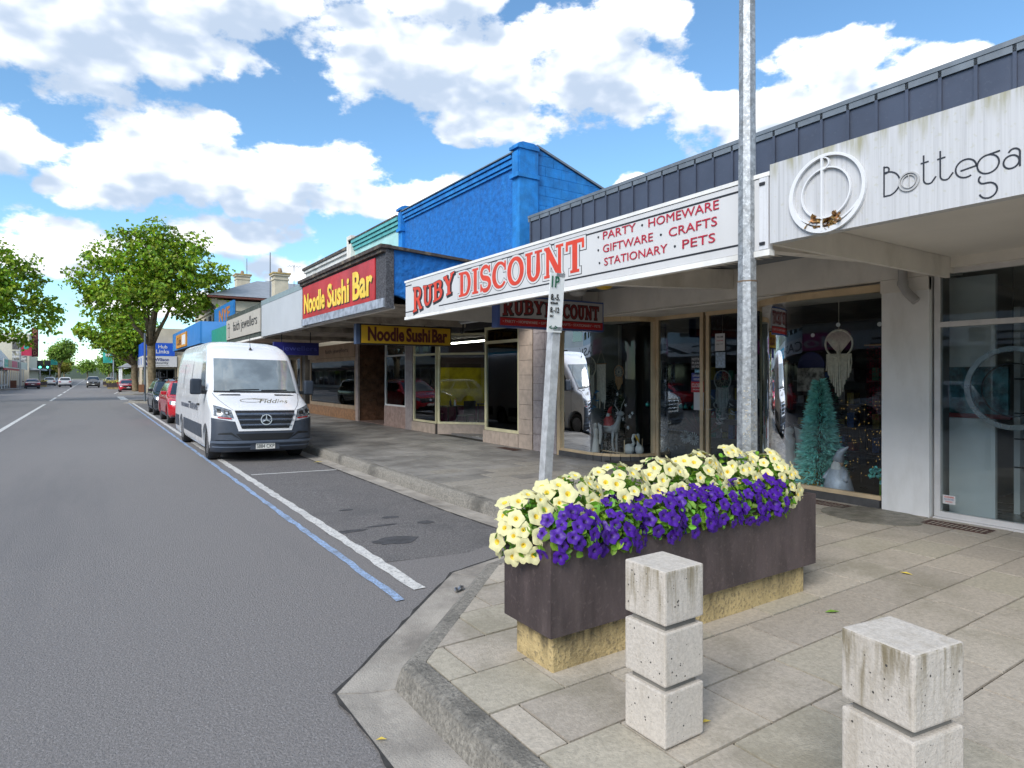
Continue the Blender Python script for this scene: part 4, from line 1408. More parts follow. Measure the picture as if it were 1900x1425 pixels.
for u, wd, body, h0, v0 in ((.16, 1.75, "Noodle", .50, .12), (2.12, 1.50, "Sushi", .56, .10), (3.85, 1.14, "Bar", .60, .10)):
    text(body, mp3(u + .03, v0 - .025), WEST, wd, h0, black, rs, d=.001, th=.004, bold=.035)
    text(body, mp3(u, v0), WEST, wd, h0, yel, rs, d=.006, th=.006, bold=.03)
mb = MB()
mb.box(AX - .12, NB0 - .06, 4.24, AX + .10, NB1 + .05, 4.31); mb.box(AX - .07, NB0 - .03, 4.17, AX - .001, NB1 + .02, 4.239)
mb.build("eaves_gutter", rustcap, AWN)
# blue end wall with wavy foot
ns = 24
bot = [(AX + .13 + (FX - AX - .2) * i / ns, 3.20 + (.03 * math.sin(i * 1.1)) + (.16 * max(0, 1 - i / 4) if i < 5 else 0)) for i in range(ns + 1)]
MB().prism(bot[::-1] + [(AX + .13, 4.235), (FX - .02, 4.05)], "y", NB0 - .02, NB0 + .10).build("end_wall", blue_m, AWN)
MB().prism([(AX - .02, 4.30), (FX - .02, 4.10), (FX - .02, 4.05), (AX - .02, 4.24)], "y", NB0 - .09, NB0 - .021).build("end_gutter", rustcap, AWN)
MB().box(AX + .001, NB0 - .035, 3.10, AX + .16, NB0 + .015, 4.235).build("corner_post", pebble, AWN)
MB().prism([(AX + .13, 4.2), (FX, 4.05), (FX, 4.1), (AX + .13, 4.26)], "y", NB0 + .1, 22).build("awning_roof", cap_m, AWN)
tin = mat("pressed_tin_soffit", (.38, .33, .27), .7, v=.3, s=2.5, bump=1.2, bs=22, stain=((.10, .075, .055), .7, 1.4))
n = 120
mb = MB()
mb.add([(x, NB0 + .12 + (28.3 - NB0) * i / n, 3.20 + .012 * (i % 2)) for x in (AX + .12, FX - .02) for i in range(n + 1)], [(i, i + 1, n + 2 + i, n + 1 + i) for i in range(n)])
mb.build("ribbed_soffit", tin, AWN)
MB().box(AX + .16, NB0 + .12, 3.10, AX + .24, 28.2, 3.16).build("soffit_batten", render_w, AWN)
for yb in (14.4, 18.2, 22.6):
    MB().box(AX + .25, yb - .05, 3.06, FX - .03, yb + .05, 3.195).build("soffit_beam", tin, AWN)

# noodle bar shop front
S2 = thing("noodle_bar_shopfront", "noodle bar shopfront with pale yellow frames and recessed door", "shopfront", (FX, 14.5, FP))
MB().box(8.16, 11.38, FP - .01, 8.55, 11.96, 3.19).build("pier", grout, S2)
tiles(S2, tile_b, 11.40, 11.94, FP, 3.15, 1, 9)
MB().box(8.16, 11.96, FP - .01, 8.40, 13.52, .46).build("stall_riser", grout, S2)
tiles(S2, tile_b, 11.96, 13.52, FP, .46, 4, 1)
window(S2, (8.2, 11.97), (8.2, 13.5), .46, 3.0, olive, fw=.07, transom=2.62)
window(S2, (8.2, 16.16), (8.2, 17.70), .44, 3.0, olive, fw=.06, transom=2.42)
window(S2, (9.40, 14.75), (8.22, 16.14), .44, 3.0, olive, fw=.06, transom=2.42)
MB().obox((9.40, 14.75), (8.22, 16.12), FP, .435, .10).build("stall_riser", tile_b, S2)
MB().box(8.16, 16.16, FP - .01, 8.36, 17.72, .435).build("stall_riser", grout, S2)
tiles(S2, tile_b, 16.16, 17.72, FP, .43, 4, 1)
window(S2, (9.45, 13.5), (9.45, 14.72), FP + .02, 3.0, olive, gl_shop, fw=.09, transom=2.45, name="door", mull=(.5,))
MB().box(8.24, 13.40, FP + .3, 9.44, 13.47, 3.0).build("recess_side", olive, S2)
MB().box(8.15, 17.73, FP - .01, 8.5, 18.22, 3.19).build("pier", tile_p, S2)
MB().box(8.16, 18.23, FP - .01, 8.4, 19.95, .82).build("stall_riser", mat("pink_granite", (.36, .25, .21), .4, v=.25, s=8, speck=((.5, .4, .36), 30, .5), stain=((.2, .11, .08), .5, 3)), S2)
window(S2, (8.2, 18.25), (8.2, 19.92), .82, 3.0, WHITE, gl_shop, fw=.05, transom=2.45)
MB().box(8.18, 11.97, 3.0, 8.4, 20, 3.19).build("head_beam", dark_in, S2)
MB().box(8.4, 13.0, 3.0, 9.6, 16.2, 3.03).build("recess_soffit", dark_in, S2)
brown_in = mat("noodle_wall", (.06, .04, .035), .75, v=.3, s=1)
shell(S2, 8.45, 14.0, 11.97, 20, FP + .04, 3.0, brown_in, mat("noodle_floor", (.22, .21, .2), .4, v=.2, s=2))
MB().box(9.0, 19.94, .7, 13.8, 19.985, 2.1).build("mural", mat("mural_yellow", (.60, .52, .015), .6, v=.3, s=2, stain=((.20, .15, .01), .6, 2)), S2)
MB().box(9.0, 19.93, FP + .04, 13.8, 19.985, .69).build("mural_band", mat("mural_plum", (.10, .02, .06), .6, v=.3, s=2, stain=((.4, .35, .38), .3, 3)), S2)
# things inside: tables and chairs
blk = mat("black_furniture", (.02, .02, .022), .45, v=.15)


def dining_table(x, y, label):
    t = thing("dining_table", label, "table", (x, y, FP + .04), group="tables in the noodle bar")
    MB().box(x - .35, y - .35, .87, x + .35, y + .35, .90).build("table_top", mat("table_top", (.05, .04, .035), .3), t)
    for a in (-1, 1):
        for c in (-1, 1):
            MB().box(x + a * .31 - .02, y + c * .31 - .02, FP + .04, x + a * .31 + .02, y + c * .31 + .02, .868).build("leg", blk, t)


def cafe_chair(x, y, rz, label):
    t = thing("cafe_chair", label, "chair", (x, y, FP + .04), rz, "chairs in the noodle bar")
    MB().box(-.2, -.2, .43, .2, .2, .46).build("seat", blk, t, local=True, bevel=.012)
    MB().grid(lambda u, v: (-.19 + .38 * u, .2 + .05 * v - .03 * math.sin(math.pi * u), .50 + .38 * v), 6, 4).build("backrest", blk, t, local=True)
    for a in (-1, 1):
        MB().tube([(a * .17, -.17, .43), (a * .21, -.22, 0)], .012, 6).build("leg", blk, t, local=True)
        MB().tube([(a * .17, .19, .88), (a * .17, .18, .43), (a * .2, .24, 0)], .012, 6).build("leg", blk, t, local=True)


dining_table(9.1, 16.9, "dark dining table just inside the noodle bar window")
cafe_chair(8.85, 17.5, RD(0), "black chair with its back to the yellow mural")
cafe_chair(9.2, 16.25, RD(180), "black chair on the door side of the window table")
dining_table(10.9, 17.6, "dark dining table farther inside the noodle bar")
cafe_chair(10.6, 16.9, RD(175), "black chair at the farther table in the noodle bar")
tube_on = mat("tube_lit", (.9, .9, .85), .4, emit=((1, .93, .78), 9.0))  # glowing tubes added to brighten the two shop interiors
for nm_, xx0, yy0, yy1, lb in (("noodle", 10.2, 13.2, 19.2, "added fluorescent tube brightening the noodle bar inside"), ("jewel", 9.3, 23.4, 28.2, "added tube brightening the jeweller window display")):
    tl = thing("added_fill_tube", lb, "lamp", (xx0, (yy0 + yy1) / 2, 2.9), group="added fill tubes inside the shops")
    MB().box(xx0 - .06, yy0, 2.92, xx0 + .06, yy1, 2.98).build("housing", pv, tl)
    MB().tube([(xx0, yy0 + .05, 2.895), (xx0, yy1 - .05, 2.895)], .02, 8).build("tube", tube_on, tl)
t = thing("picture_triptych", "framed red triptych picture seen through the noodle bar window", "picture", (9.4, 19.9, 1.5))
for k in range(3):
    MB().box(9.25 + k * .32, 19.90, 1.55, 9.53 + k * .32, 19.925, 2.0).build("panel", mat("picture_red", (.30, .05, .03), .5, v=.6, s=9), t)
    MB().box(9.235 + k * .32, 19.912, 1.535, 9.545 + k * .32, 19.929, 2.015).build("frame", white_pan, t)
for k, (x, y, h) in enumerate(((9.0, 16.85, .22), (9.1, 16.75, .18), (9.25, 17.0, .2))):
    tag(MB().lathe([(.03, 0), (.034, .02), (.034, h * .6), (.014, h * .75), (.014, h)], 10, (x, y, .901)).build("sauce_bottle", [black, white_pan, red_m][k]),
        "%s sauce bottle on the noodle bar window table" % ["black", "white", "red"][k], "bottle", "sauce bottles on the window table")
# hanging yellow sign
hs = thing("hanging_sign", "yellow hanging box sign with dark red noodle bar lettering", "sign", (6.4, 14.6, 2.6))
hy = 14.6
x0, x1 = 5.36, 7.82
MB().box(x0, hy, 2.56, x1, hy + .18, 3.05).build("case", black, hs)
face = MB().box(x0 + .03, hy - .008, 2.59, x1 - .03, hy - .001, 3.02).build("face", mat("lightbox_yellow", (.62, .34, .015), .45, v=.25, s=1, stain=((.75, .47, .02), .6, .9)), hs)
MB().box(x0 - .09, hy + .01, 2.56, x0 - .001, hy + .17, 3.05).build("end_cap", mat("sign_case_slate", (.06, .09, .17), .4), hs)
mpn = plane_map((x0 + .03, hy - .008, 2.59), *SOUTH)
dr = mat("sign_maroon", (.10, .010, .008), .5)
for u, wd, body in ((.16, .95, "Noodle"), (1.16, .66, "Sushi"), (1.87, .44, "Bar")):
    text(body, mpn(u, .05), SOUTH, wd, .35, dr, face, bold=.04)
for xx_ in (5.9, 7.1):
    MB().tube([(xx_, hy + .09, 3.05), (xx_, hy + .09, 3.2)], .014, 6).build("hanger", black, hs)
t = thing("security_camera", "small black dome camera on a hooked bracket under the awning", "camera", (7.9, 14.3, 3.0))
MB().tube([(7.95, 14.2, 3.19), (7.95, 14.2, 3.02), (7.9, 14.15, 2.97)], .02, 8).build("bracket", black, t)
mb = MB(); mb.ball((7.87, 14.12, 2.93), .06, 12, 6); mb.build("dome", black, t, smooth=True)
t = thing("fluorescent_batten", "white fluorescent batten light beside the noodle bar door", "lamp", (8.0, 12.6, 3.1))
MB().box(7.55, 12.5, 3.10, 7.65, 13.7, 3.18).build("body", pv, t)
MB().tube([(7.6, 12.52, 3.085), (7.6, 13.68, 3.085)], .018, 8).build("tube", white_pan, t)

# ================================================================== aqua parapet, white parapet, jeweller
aqua = mat("aqua_paint", (.36, .60, .58), .65, v=.1, s=2, stain=((.5, .62, .58), .4, 2))
aqua_d = mat("aqua_trim", (.10, .38, .38), .6, v=.15, s=3)
B3 = thing("aqua_shop_building", "pale aqua parapet building beside the bright blue one", "building", (FX, 20.7, FP))
MB().box(FX, 18.53, 3.3, FX + .4, 22.93, 6.45).build("front_wall", aqua, B3)
for z0, z1, d in ((6.45, 6.55, .06), (6.57, 6.67, .11), (6.69, 6.80, .16)):
    MB().box(FX - d, 18.53, z0, FX + .4, 22.96, z1).build("cornice_band", aqua_d, B3)
MB().box(FX - .18, 18.53, 6.80, FX + .42, 22.98, 6.85).build("parapet_cap", rustcap, B3)
MB().box(FX - .16, 22.72, 5.6, FX + .4, 23.18, 7.0).build("pilaster", render_w, B3)
MB().box(FX + .4, 18.53, 3.5, 20, 23, 3.7).build("roof", cap_m, B3)
par_w = mat("parapet_white", (.60, .585, .56), .7, v=.1, s=2, stain=((.33, .31, .28), .6, 2, (1, 1, .35)))
B4 = thing("white_parapet_building", "off white panelled parapet building above the jeweller", "building", (FX, 26, FP))
MB().box(FX, 23.19, 3.3, FX + .4, 29.2, 6.45).build("front_wall", par_w, B4)
MB().box(FX - .08, 23.19, 6.45, FX + .42, 29.25, 6.56).build("cornice", par_w, B4)
MB().box(FX - .13, 23.19, 6.565, FX + .44, 29.3, 6.68).build("parapet_cap", rustcap, B4)
for y0, y1 in ((23.3, 29.0),):
    MB().box(FX - .05, y0, 6.2, FX - .001, y1, 6.3).build("panel_mould", par_w, B4)
    MB().box(FX - .05, y0, 5.0, FX - .001, y0 + .12, 6.19).build("panel_mould", par_w, B4)
    MB().box(FX - .05, y1 - .12, 5.0, FX - .001, y1, 6.19).build("panel_mould", par_w, B4)
MB().box(FX + .4, 23.2, 3.5, 20, 29.1, 3.7).build("roof", cap_m, B4)
A2 = thing("plain_grey_awning", "plain pale grey awning fascia between the red sign and jeweller sign", "awning", (AX, 19.6, 3.1))
MB().box(AX, 17.16, 3.09, AX + .07, 21.98, 4.12).build("fascia", mat("fascia_grey", (.46, .475, .49), .5, v=.05, s=1, stain=((.44, .46, .48), .5, 1.5, (1, 1, .2))), A2)
MB().box(AX - .01, 17.16, 4.121, AX + .08, 21.98, 4.27).build("cap_band", mat("slate_band", (.22, .28, .29), .6, v=.1), A2)
A3 = thing("jeweller_awning", "dark green awning fascia carrying the beige jeweller sign", "awning", (AX, 25.2, 3.1))
MB().box(AX + .02, 22.02, 3.12, AX + .10, 28.45, 4.24).build("fascia", mat("mossy_green", (.045, .055, .042), .8, v=.4, s=8, stain=((.2, .21, .18), .5, 6)), A3)
jp = MB().box(AX - .02, 22.12, 3.28, AX + .018, 28.35, 4.06).build("sign_panel", mat("jeweller_beige", (.47, .43, .37), .5, v=.05), A3)
mpj = plane_map((AX - .02, 28.35, 3.28), *WEST)
text("faith jewellers", mpj(1.5, .16), WEST, 4.3, .48, black, jp, bold=.0)
mb = MB()
mb.stroke([(.40, .08), (.40, .52)] + arc(.52, .52, .12, 180, 40, 8), .03, mpj, 0, .006)
mb.stroke([(.72, .62), (.72, .16)] + arc(.62, .16, .10, 0, -140, 8), .03, mpj, 0, .0063)
mb.stroke([(.30, .46), (.82, .46)], .03, mpj, 0, .0066)
mb.build("monogram", black, jp)
MB().box(AX - .02, 22, 3.05, AX + .14, 28.5, 3.115).build("edge_board", render_w, A3)
MB().box(AX + .12, 22.1, 4.1, FX, 28.4, 4.15).build("awning_roof", cap_m, A3)
S3 = thing("jeweller_shopfront", "jeweller shopfront with granite base and tan sign board", "shopfront", (FX, 25, FP))
granite = mat("brown_granite", (.165, .085, .05), .32, v=.4, s=5, speck=((.25, .15, .1), 40, .6), stain=((.07, .035, .02), .7, 3))
tan_m = mat("tan_timber", (.42, .30, .19), .6, v=.15, s=4, stretch=(1, 1, .3))
gp = MB().box(8.2, 22.42, FP, 10.2, 22.56, 3.19).build("granite_wall", grout, S3)
me = MB().box(.005, -.02, .005, .665, .01, .755).mesh("granite_tile", granite)
for i in range(3):
    for j in range(4):
        inst(me, "granite_tile", gp, (8.2 + i * .67, 22.41, FP + j * .76))
MB().box(8.13, 22.36, FP - .01, 8.198, 22.62, 3.19).build("corner_post", mat("pink_post", (.42, .33, .29), .5, v=.15, s=6), S3)
MB().box(8.2, 19.98, FP - .005, 10.2, 22.40, FP + .012).build("entry_step", mat("entry_pink", (.25, .17, .14), .5, v=.2), S3)
MB().box(10.2, 20, FP, 10.25, 22.4, 3.1).build("entry_door", dark_in, S3)
MB().box(8.16, 22.62, FP - .01, 8.5, 28.9, .55).build("stall_riser", mat("granite_base", (.33, .17, .08), .35, v=.35, s=6, speck=((.12, .06, .03), 30, .7)), S3)
window(S3, (8.2, 22.7), (8.2, 28.6), .55, 2.52, tan_m, gl_shop, fw=.14)
sb = MB().box(8.12, 22.7, 2.53, 8.2, 28.7, 3.05).build("sign_board", tan_m, S3)
text("faith jewellers", plane_map((8.12, 26.2, 2.66), *WEST)(0, 0), WEST, 2.8, .22, mat("bronze_letters", (.09, .06, .04), .5), sb)
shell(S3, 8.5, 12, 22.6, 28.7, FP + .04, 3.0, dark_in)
for k in range(9):
    y = 23.1 + k * .6
    tt = thing("jewellery_bust", "dark jewellery bust in the jeweller window, number %s from the entry side" % ["one", "two", "three", "four", "five", "six", "seven", "eight", "nine"][k], "display bust", (8.75, y, .62), group="busts in the jeweller window")
    MB().lathe([(.07, 0), (.09, .02), (.03, .05), (.03, .10), (.11, .2), (.10, .30), (.04, .36), (.035, .42), (0, .43)], 10, (8.75 + .1 * (k % 2), y, .62)).build("bust", [black, white_pan, mat("velvet", (.03, .03, .05), .9)][k % 3], tt, smooth=True)
hs = thing("hanging_sign", "dark blue hanging jeweller sign under the awning", "sign", (5.9, 20.5, 2.5))
MB().box(4.75, 20.5, 2.46, 6.15, 20.66, 2.86).build("case", mat("sign_indigo", (.012, .012, .13), .4), hs)
text("jewellers", (5.0, 20.498, 2.55), SOUTH, 1.08, .2, mat("indigo_letters", (.07, .08, .32), .4), hs)
for xx_ in (5.0, 5.9):
    MB().tube([(xx_, 20.58, 2.86), (xx_, 20.58, 3.2)], .014, 6).build("hanger", black, hs)

# long low white parapet, green and blue awnings, old hotel with chimneys
B5 = thing("long_white_parapet", "long low white parapet building beyond the jeweller", "building", (FX, 38, FP))
MB().box(FX, 29.25, 3.2, FX + .4, 46.0, 5.75).build("front_wall", par_w, B5)
MB().box(FX - .10, 29.25, 5.75, FX + .44, 46.1, 5.95).build("cornice", par_w, B5)
MB().box(FX - .04, 29.25, 5.35, FX - .001, 46, 5.43).build("string_course", par_w, B5)
MB().box(FX + .4, 29.3, 4.4, 18, 46, 5.2).build("roof", cap_m, B5)
MB().box(FX, 29.25, FP, FX + .3, 46, 3.19).build("shop_wall", mat("far_shopfront", (.16, .14, .12), .5, v=.6, s=.8), B5)
for k in range(5):
    window(B5, (8.12, 29.8 + 3.2 * k), (8.12, 32.6 + 3.2 * k), .7, 2.7, tan_m, glass("far_glass", (.25, .28, .3), 1.8), fw=.1)
cream = mat("cream_render", (.56, .49, .37), .75, v=.1, s=2, stain=((.35, .29, .2), .45, 1.5))


def chimney(x, y, z0, z1, w_, label, aerial=True):
    t = thing("chimney_stack", label, "chimney", (x, y, z0), group="chimneys over the white parapet")
    MB().box(x - w_, y - w_, z0, x + w_, y + w_, z1).build("shaft", cream, t)
    for k, (dz, e) in enumerate(((-.45, .05), (-.2, .09), (-.1, .13))):
        MB().box(x - w_ - e, y - w_ - e, z1 + dz, x + w_ + e, y + w_ + e, z1 + dz + .09).build("moulding", cream if k < 2 else mat("lichen_cap", (.42, .30, .12), .8, v=.4, s=6), t)
    MB().lathe([(.12, 0), (.14, .15), (.1, .25), (.1, .3)], 10, (x, y, z1)).build("pot", mat("clay_pot", (.3, .2, .12), .8), t)
    if aerial:
        MB().tube([(x + w_ * .7, y, z1), (x + w_ * .7, y, z1 + 1.3)], .025, 6).build("aerial_mast", mat("mast_grey", (.15, .16, .18), .6), t)


chimney(9.9, 53.0, 6.4, 9.75, .48, "wide cream chimney stack on the grey hipped roof")
chimney(9.6, 39.9, 5.2, 8.05, .40, "narrow cream chimney stack behind the white parapet", False)
t = thing("roof_aerial", "thin tall aerial mast standing on the white parapet roof", "aerial", (9.8, 43, 5.2))
MB().tube([(9.8, 43.3, 5.2), (9.8, 43.3, 9.9)], [.05, .03], 6).build("mast", mat("mast_grey", (.15, .16, .18), .6), t)
MB().tube([(9.5, 43.3, 8.0), (10.1, 43.3, 8.0)], .02, 5).build("cross_bar", mat("mast_grey", (.15, .16, .18), .6), t)
t = thing("tv_aerial", "small television aerial beside the narrow chimney", "aerial", (10.2, 39, 8))
MB().tube([(10.2, 39, 5.2), (10.2, 39, 8.5)], .02, 5).build("mast", mat("mast_grey", (.15, .16, .18), .6), t)
for k in range(5):
    MB().tube([(9.9 + k * .15, 38.7, 8.4), (9.9 + k * .15, 39.3, 8.4)], .012, 4).build("element", mat("mast_grey", (.15, .16, .18), .6), t)
B6 = thing("old_hotel", "old cream two storey hotel with grey hipped roof and bracketed eaves", "building", (11, 50, FP))
roof_g = mat("roof_iron", (.30, .32, .34), .5, metal=.2, v=.1, s=3)
MB().box(7.2, 47.0, 3.0, 17, 58, 7.0).build("wall", cream, B6)
mb = MB()
mb.add([(6.5, 46.4, 7.25), (17.6, 46.4, 7.25), (17.6, 58.6, 7.25), (6.5, 58.6, 7.25), (10.5, 50.6, 9.0), (13.6, 50.6, 9.0), (13.6, 54.4, 9.0), (10.5, 54.4, 9.0)],
       [(3, 2, 1, 0), (0, 1, 5, 4), (1, 2, 6, 5), (2, 3, 7, 6), (3, 0, 4, 7), (4, 5, 6, 7)])
mb.build("roof", roof_g, B6)
MB().box(6.55, 46.45, 7.12, 17.5, 58.5, 7.24).build("eaves", mat("eave_red", (.20, .06, .04), .6, v=.2), B6)
MB().box(7.1, 46.9, 6.3, 17.1, 58.1, 6.45).build("string_course", cream, B6)
me = MB().prism([(0, 0), (-.5, 0), (-.5, -.12), (-.12, -.55), (0, -.65)], "y", -.12, .12).mesh("bracket", cream)
for k in range(8):
    inst(me, "bracket", B6, (7.2, 47.2 + k * .75, 7.1))
for k in range(3):
    w_ = MB().box(7.16, 47.6 + k * 2.2, 4.6, 7.199, 48.5 + k * 2.2, 6.1).build("window", dark_in, B6)
A4 = thing("green_awning", "green awning fascia between the jeweller and the blue awning", "awning", (AX, 31.5, 3.1))
gf = MB().box(AX + .3, 28.9, 3.15, AX + .38, 34.4, 4.05).build("fascia", mat("awning_green", (.02, .26, .16), .5, v=.1), A4)
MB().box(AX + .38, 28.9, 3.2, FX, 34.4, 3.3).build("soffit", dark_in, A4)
text("❀", (AX + .3, 31.2, 3.4), WEST, .8, .5, white_pan, gf) if False else None
A5 = thing("blue_awning", "sky blue box awning with an orange sign beyond the green one", "awning", (AX, 41, 3.1))
bf5 = MB().box(AX - .2, 34.6, 3.42, AX - .1, 47.0, 4.52).build("fascia", mat("awning_blue", (.03, .20, .52), .5, v=.08, s=1), A5)
MB().box(AX - .1, 34.6, 3.42, FX, 34.7, 4.52).build("end_panel", mat("awning_blue2", (.09, .30, .68), .5, v=.08, s=1), A5)
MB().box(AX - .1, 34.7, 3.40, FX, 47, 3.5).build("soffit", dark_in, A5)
os_ = MB().box(AX - .26, 39.5, 3.5, AX - .201, 44.5, 4.30).build("sign_panel", mat("sign_orange", (.62, .26, .02), .45, v=.25, s=2), A5)
mpo = plane_map((AX - .26, 44.5, 3.5), *WEST)
text("Cafe", mpo(.5, .15), WEST, 2.2, .5, mat("sign_brown", (.16, .06, .01), .5), os_, bold=.02)
bar(3.0, .12, 4.6, .68, white_pan, .004, "white_block", os_, mpo)
t = thing("upper_sign_board", "blue upper sign board with orange letters above the sky blue awning", "sign", (6.2, 38, 4.7))
ub = MB().box(6.15, 35.3, 4.72, 6.25, 41.3, 5.75).build("board", mat("board_blue", (.015, .16, .42), .5, v=.1), t)
text("NYE", plane_map((6.15, 39.6, 4.85), *WEST)(0, 0), WEST, 3.4, .7, mat("sign_amber", (.45, .16, .02), .5, v=.3, s=3), ub, bold=.03)
for yy_ in (36, 40.5):
    MB().box(6.26, yy_, 4.5, 6.4, yy_ + .1, 5.7).build("strut", dark_in, t)
# ================================================================== vehicles
tyre_m = mat("tyre_rubber", (.016, .016, .017), .8, v=.2, s=20)
rim_m = mat("alloy_rim", (.45, .46, .48), .35, metal=.8, v=.1)
car_gl = mat("car_glass", (.025, .033, .038), .04, v=.0, spec=.9, coat=.6)
chrome = mat("chrome", (.62, .64, .66), .15, metal=1.0, v=.05)
plast = mat("grey_plastic", (.048, .060, .082), .5, v=.1, s=6)
blk_pl = mat("black_plastic", (.012, .013, .015), .45, v=.1)
lamp_gl = mat("lamp_glass", (.20, .215, .23), .15, metal=.35, v=.7, s=26, coat=.5)
tail_m = mat("tail_lamp", (.35, .01, .012), .2, v=.2, coat=.6)
plate_m = mat("number_plate", (.75, .75, .70), .4, v=.02)


class Shell:
    """car body stacked from rounded plan outlines: levels = (z, front y, rear y, half width, corner length)"""
    def __init__(s, levels, p=.62):
        s.lv, s.p = levels, p

    def at(s, z):
        lv = s.lv
        z = max(lv[0][0], min(lv[-1][0], z))
        for a, c in zip(lv[:-1], lv[1:]):
            if z <= c[0]:
                t = (z - a[0]) / max(1e-6, c[0] - a[0])
                return [a[i] + (c[i] - a[i]) * t for i in range(1, 5)]
        return list(lv[-1][1:])

    def outline(s, z, n=9, m=8):
        yf, yr, w_, r = s.at(z)
        r2 = min(r, (yr - yf) / 2.2)
        p, pts = s.p, []
        for i in range(-n, n + 1):
            a = math.pi / 2 * i / n
            pts.append((w_ * math.copysign(abs(math.sin(a)) ** p, i) if i else 0, yf + r2 * (1 - abs(math.cos(a)) ** p)))
        for k in range(1, m):
            pts.append((w_, yf + r2 + (yr - yf - 1.5 * r2) * k / m))
        r3 = r2 * .5
        for i in range(n, -n - 1, -1):
            a = math.pi / 2 * i / n
            pts.append((w_ * math.copysign(abs(math.sin(a)) ** p, i) if i else 0, yr - r3 * (1 - abs(math.cos(a)) ** p)))
        for k in range(m - 1, 0, -1):
            pts.append((-w_, yf + r2 + (yr - yf - 1.5 * r2) * k / m))
        return pts

    def body(s, mb, sub=2):
        zs = []
        for a, c in zip(s.lv[:-1], s.lv[1:]):
            zs += [a[0] + (c[0] - a[0]) * k / sub for k in range(sub)]
        zs.append(s.lv[-1][0])
        rings = [[(x, y, z) for x, y in s.outline(z)] for z in zs]
        n = len(rings[0])
        vs = [p for r in rings for p in r]
        fs = [(i * n + k, i * n + (k + 1) % n, (i + 1) * n + (k + 1) % n, (i + 1) * n + k) for i in range(len(rings) - 1) for k in range(n)]
        fs += [tuple(range(n))[::-1], tuple(range((len(rings) - 1) * n, len(rings) * n))]
        mb.add(vs, fs)

    def front(s, x, z, off=0.0, rear=False):
        def f(x, z):
            yf, yr, w_, r = s.at(z)
            q = min(.999, abs(x) / w_)
            c = math.cos(math.asin(q ** (1 / s.p))) ** s.p
            return yr - r * .5 * (1 - c) if rear else yf + r * (1 - c)
        y = f(x, z)
        e = .01
        dx, dz = (f(x + e, z) - f(x - e, z)) / (2 * e), (f(x, z + e) - f(x, z - e)) / (2 * e)
        n = Vector((-dx, 1, -dz)).normalized() if rear else Vector((dx, -1, dz)).normalized()
        return Vector((x, y, z)) + n * off

    def side(s, y, z, sg, off=0.0):
        e = .01
        w_ = s.at(z)[2]
        dw = (s.at(z + e)[2] - s.at(z - e)[2]) / (2 * e)
        n = Vector((sg, 0, -dw)).normalized()
        return Vector((sg * w_, y, z)) + n * off


def qpatch(fn, c, nu=8, nv=6):
    """grid over a quad c = 4 (u,v) corners, mapped by fn(u,v)"""
    def m_(s_, t):
        u = (c[0][0] * (1 - s_) + c[1][0] * s_) * (1 - t) + (c[3][0] * (1 - s_) + c[2][0] * s_) * t
        v = (c[0][1] * (1 - s_) + c[1][1] * s_) * (1 - t) + (c[3][1] * (1 - s_) + c[2][1] * s_) * t
        return tuple(fn(u, v))
    return MB().grid(m_, nu, nv)


def booleans(ob, cutters):
    """cut wheel arches out of a body mesh"""
    for c in cutters:
        md = ob.modifiers.new("cut", "BOOLEAN")
        md.operation = "DIFFERENCE"; md.solver = "EXACT"; md.object = c
    dg = bpy.context.evaluated_depsgraph_get(); dg.update()
    me = bpy.data.meshes.new_from_object(ob.evaluated_get(dg))
    ob.modifiers.clear()
    old = ob.data
    ob.data = me
    bpy.data.meshes.remove(old)
    for c in cutters:
        bpy.data.objects.remove(c)
    me.polygons.foreach_set("use_smooth", [True] * len(me.polygons))
    me.set_sharp_from_angle(angle=RD(35))


_wheel = {}


def wheel(parent, x, y, r, wd, spokes=5):
    key = (round(r, 3), wd, spokes)
    if key not in _wheel:
        t = MB().lathe([(r * .60, -wd / 2), (r * .93, -wd / 2), (r, -wd * .32), (r, wd * .32), (r * .93, wd / 2), (r * .60, wd / 2)], 28, (0, 0, 0), "x").mesh("tyre", tyre_m, 40)
        mb = MB()
        mb.lathe([(0, wd * .30), (r * .16, wd * .34), (r * .2, wd * .25), (r * .2, wd * .2)], 16, (0, 0, 0), "x")
        mb.lathe([(r * .62, wd * .5), (r * .585, wd * .46), (r * .56, wd * .1), (r * .62, -wd * .5)], 28, (0, 0, 0), "x")
        for k in range(spokes):
            a = 2 * math.pi * k / spokes
            ca, sa = math.cos(a), math.sin(a)
            for s_ in (-1, 1):
                pass
            q = [(r * .15, -.11 * r), (r * .58, -.07 * r), (r * .58, .07 * r), (r * .15, .11 * r)]
            vs = [(xx_, u * ca - v * sa, u * sa + v * ca) for xx_ in (wd * .18, wd * .36) for u, v in q]
            mb.add(vs, [(3, 2, 1, 0), (4, 5, 6, 7), (0, 1, 5, 4), (1, 2, 6, 5), (2, 3, 7, 6), (3, 0, 4, 7)])
        rm = mb.mesh("rim", rim_m, 40)
        dk = MB().lathe([(0, wd * .1), (r * .56, wd * .12)], 20, (0, 0, 0), "x").mesh("hub_shadow", blk_pl)  # black disc stands in for the shade behind the spokes
        _wheel[key] = (t, rm, dk)
    t, rm, dk = _wheel[key]
    o = inst(t, "wheel", parent, (x, y, r), (0, 0, 0 if x > 0 else math.pi), local=True)
    inst(rm, "rim", o, local=True); inst(dk, "hub_shade_disc", o, local=True)


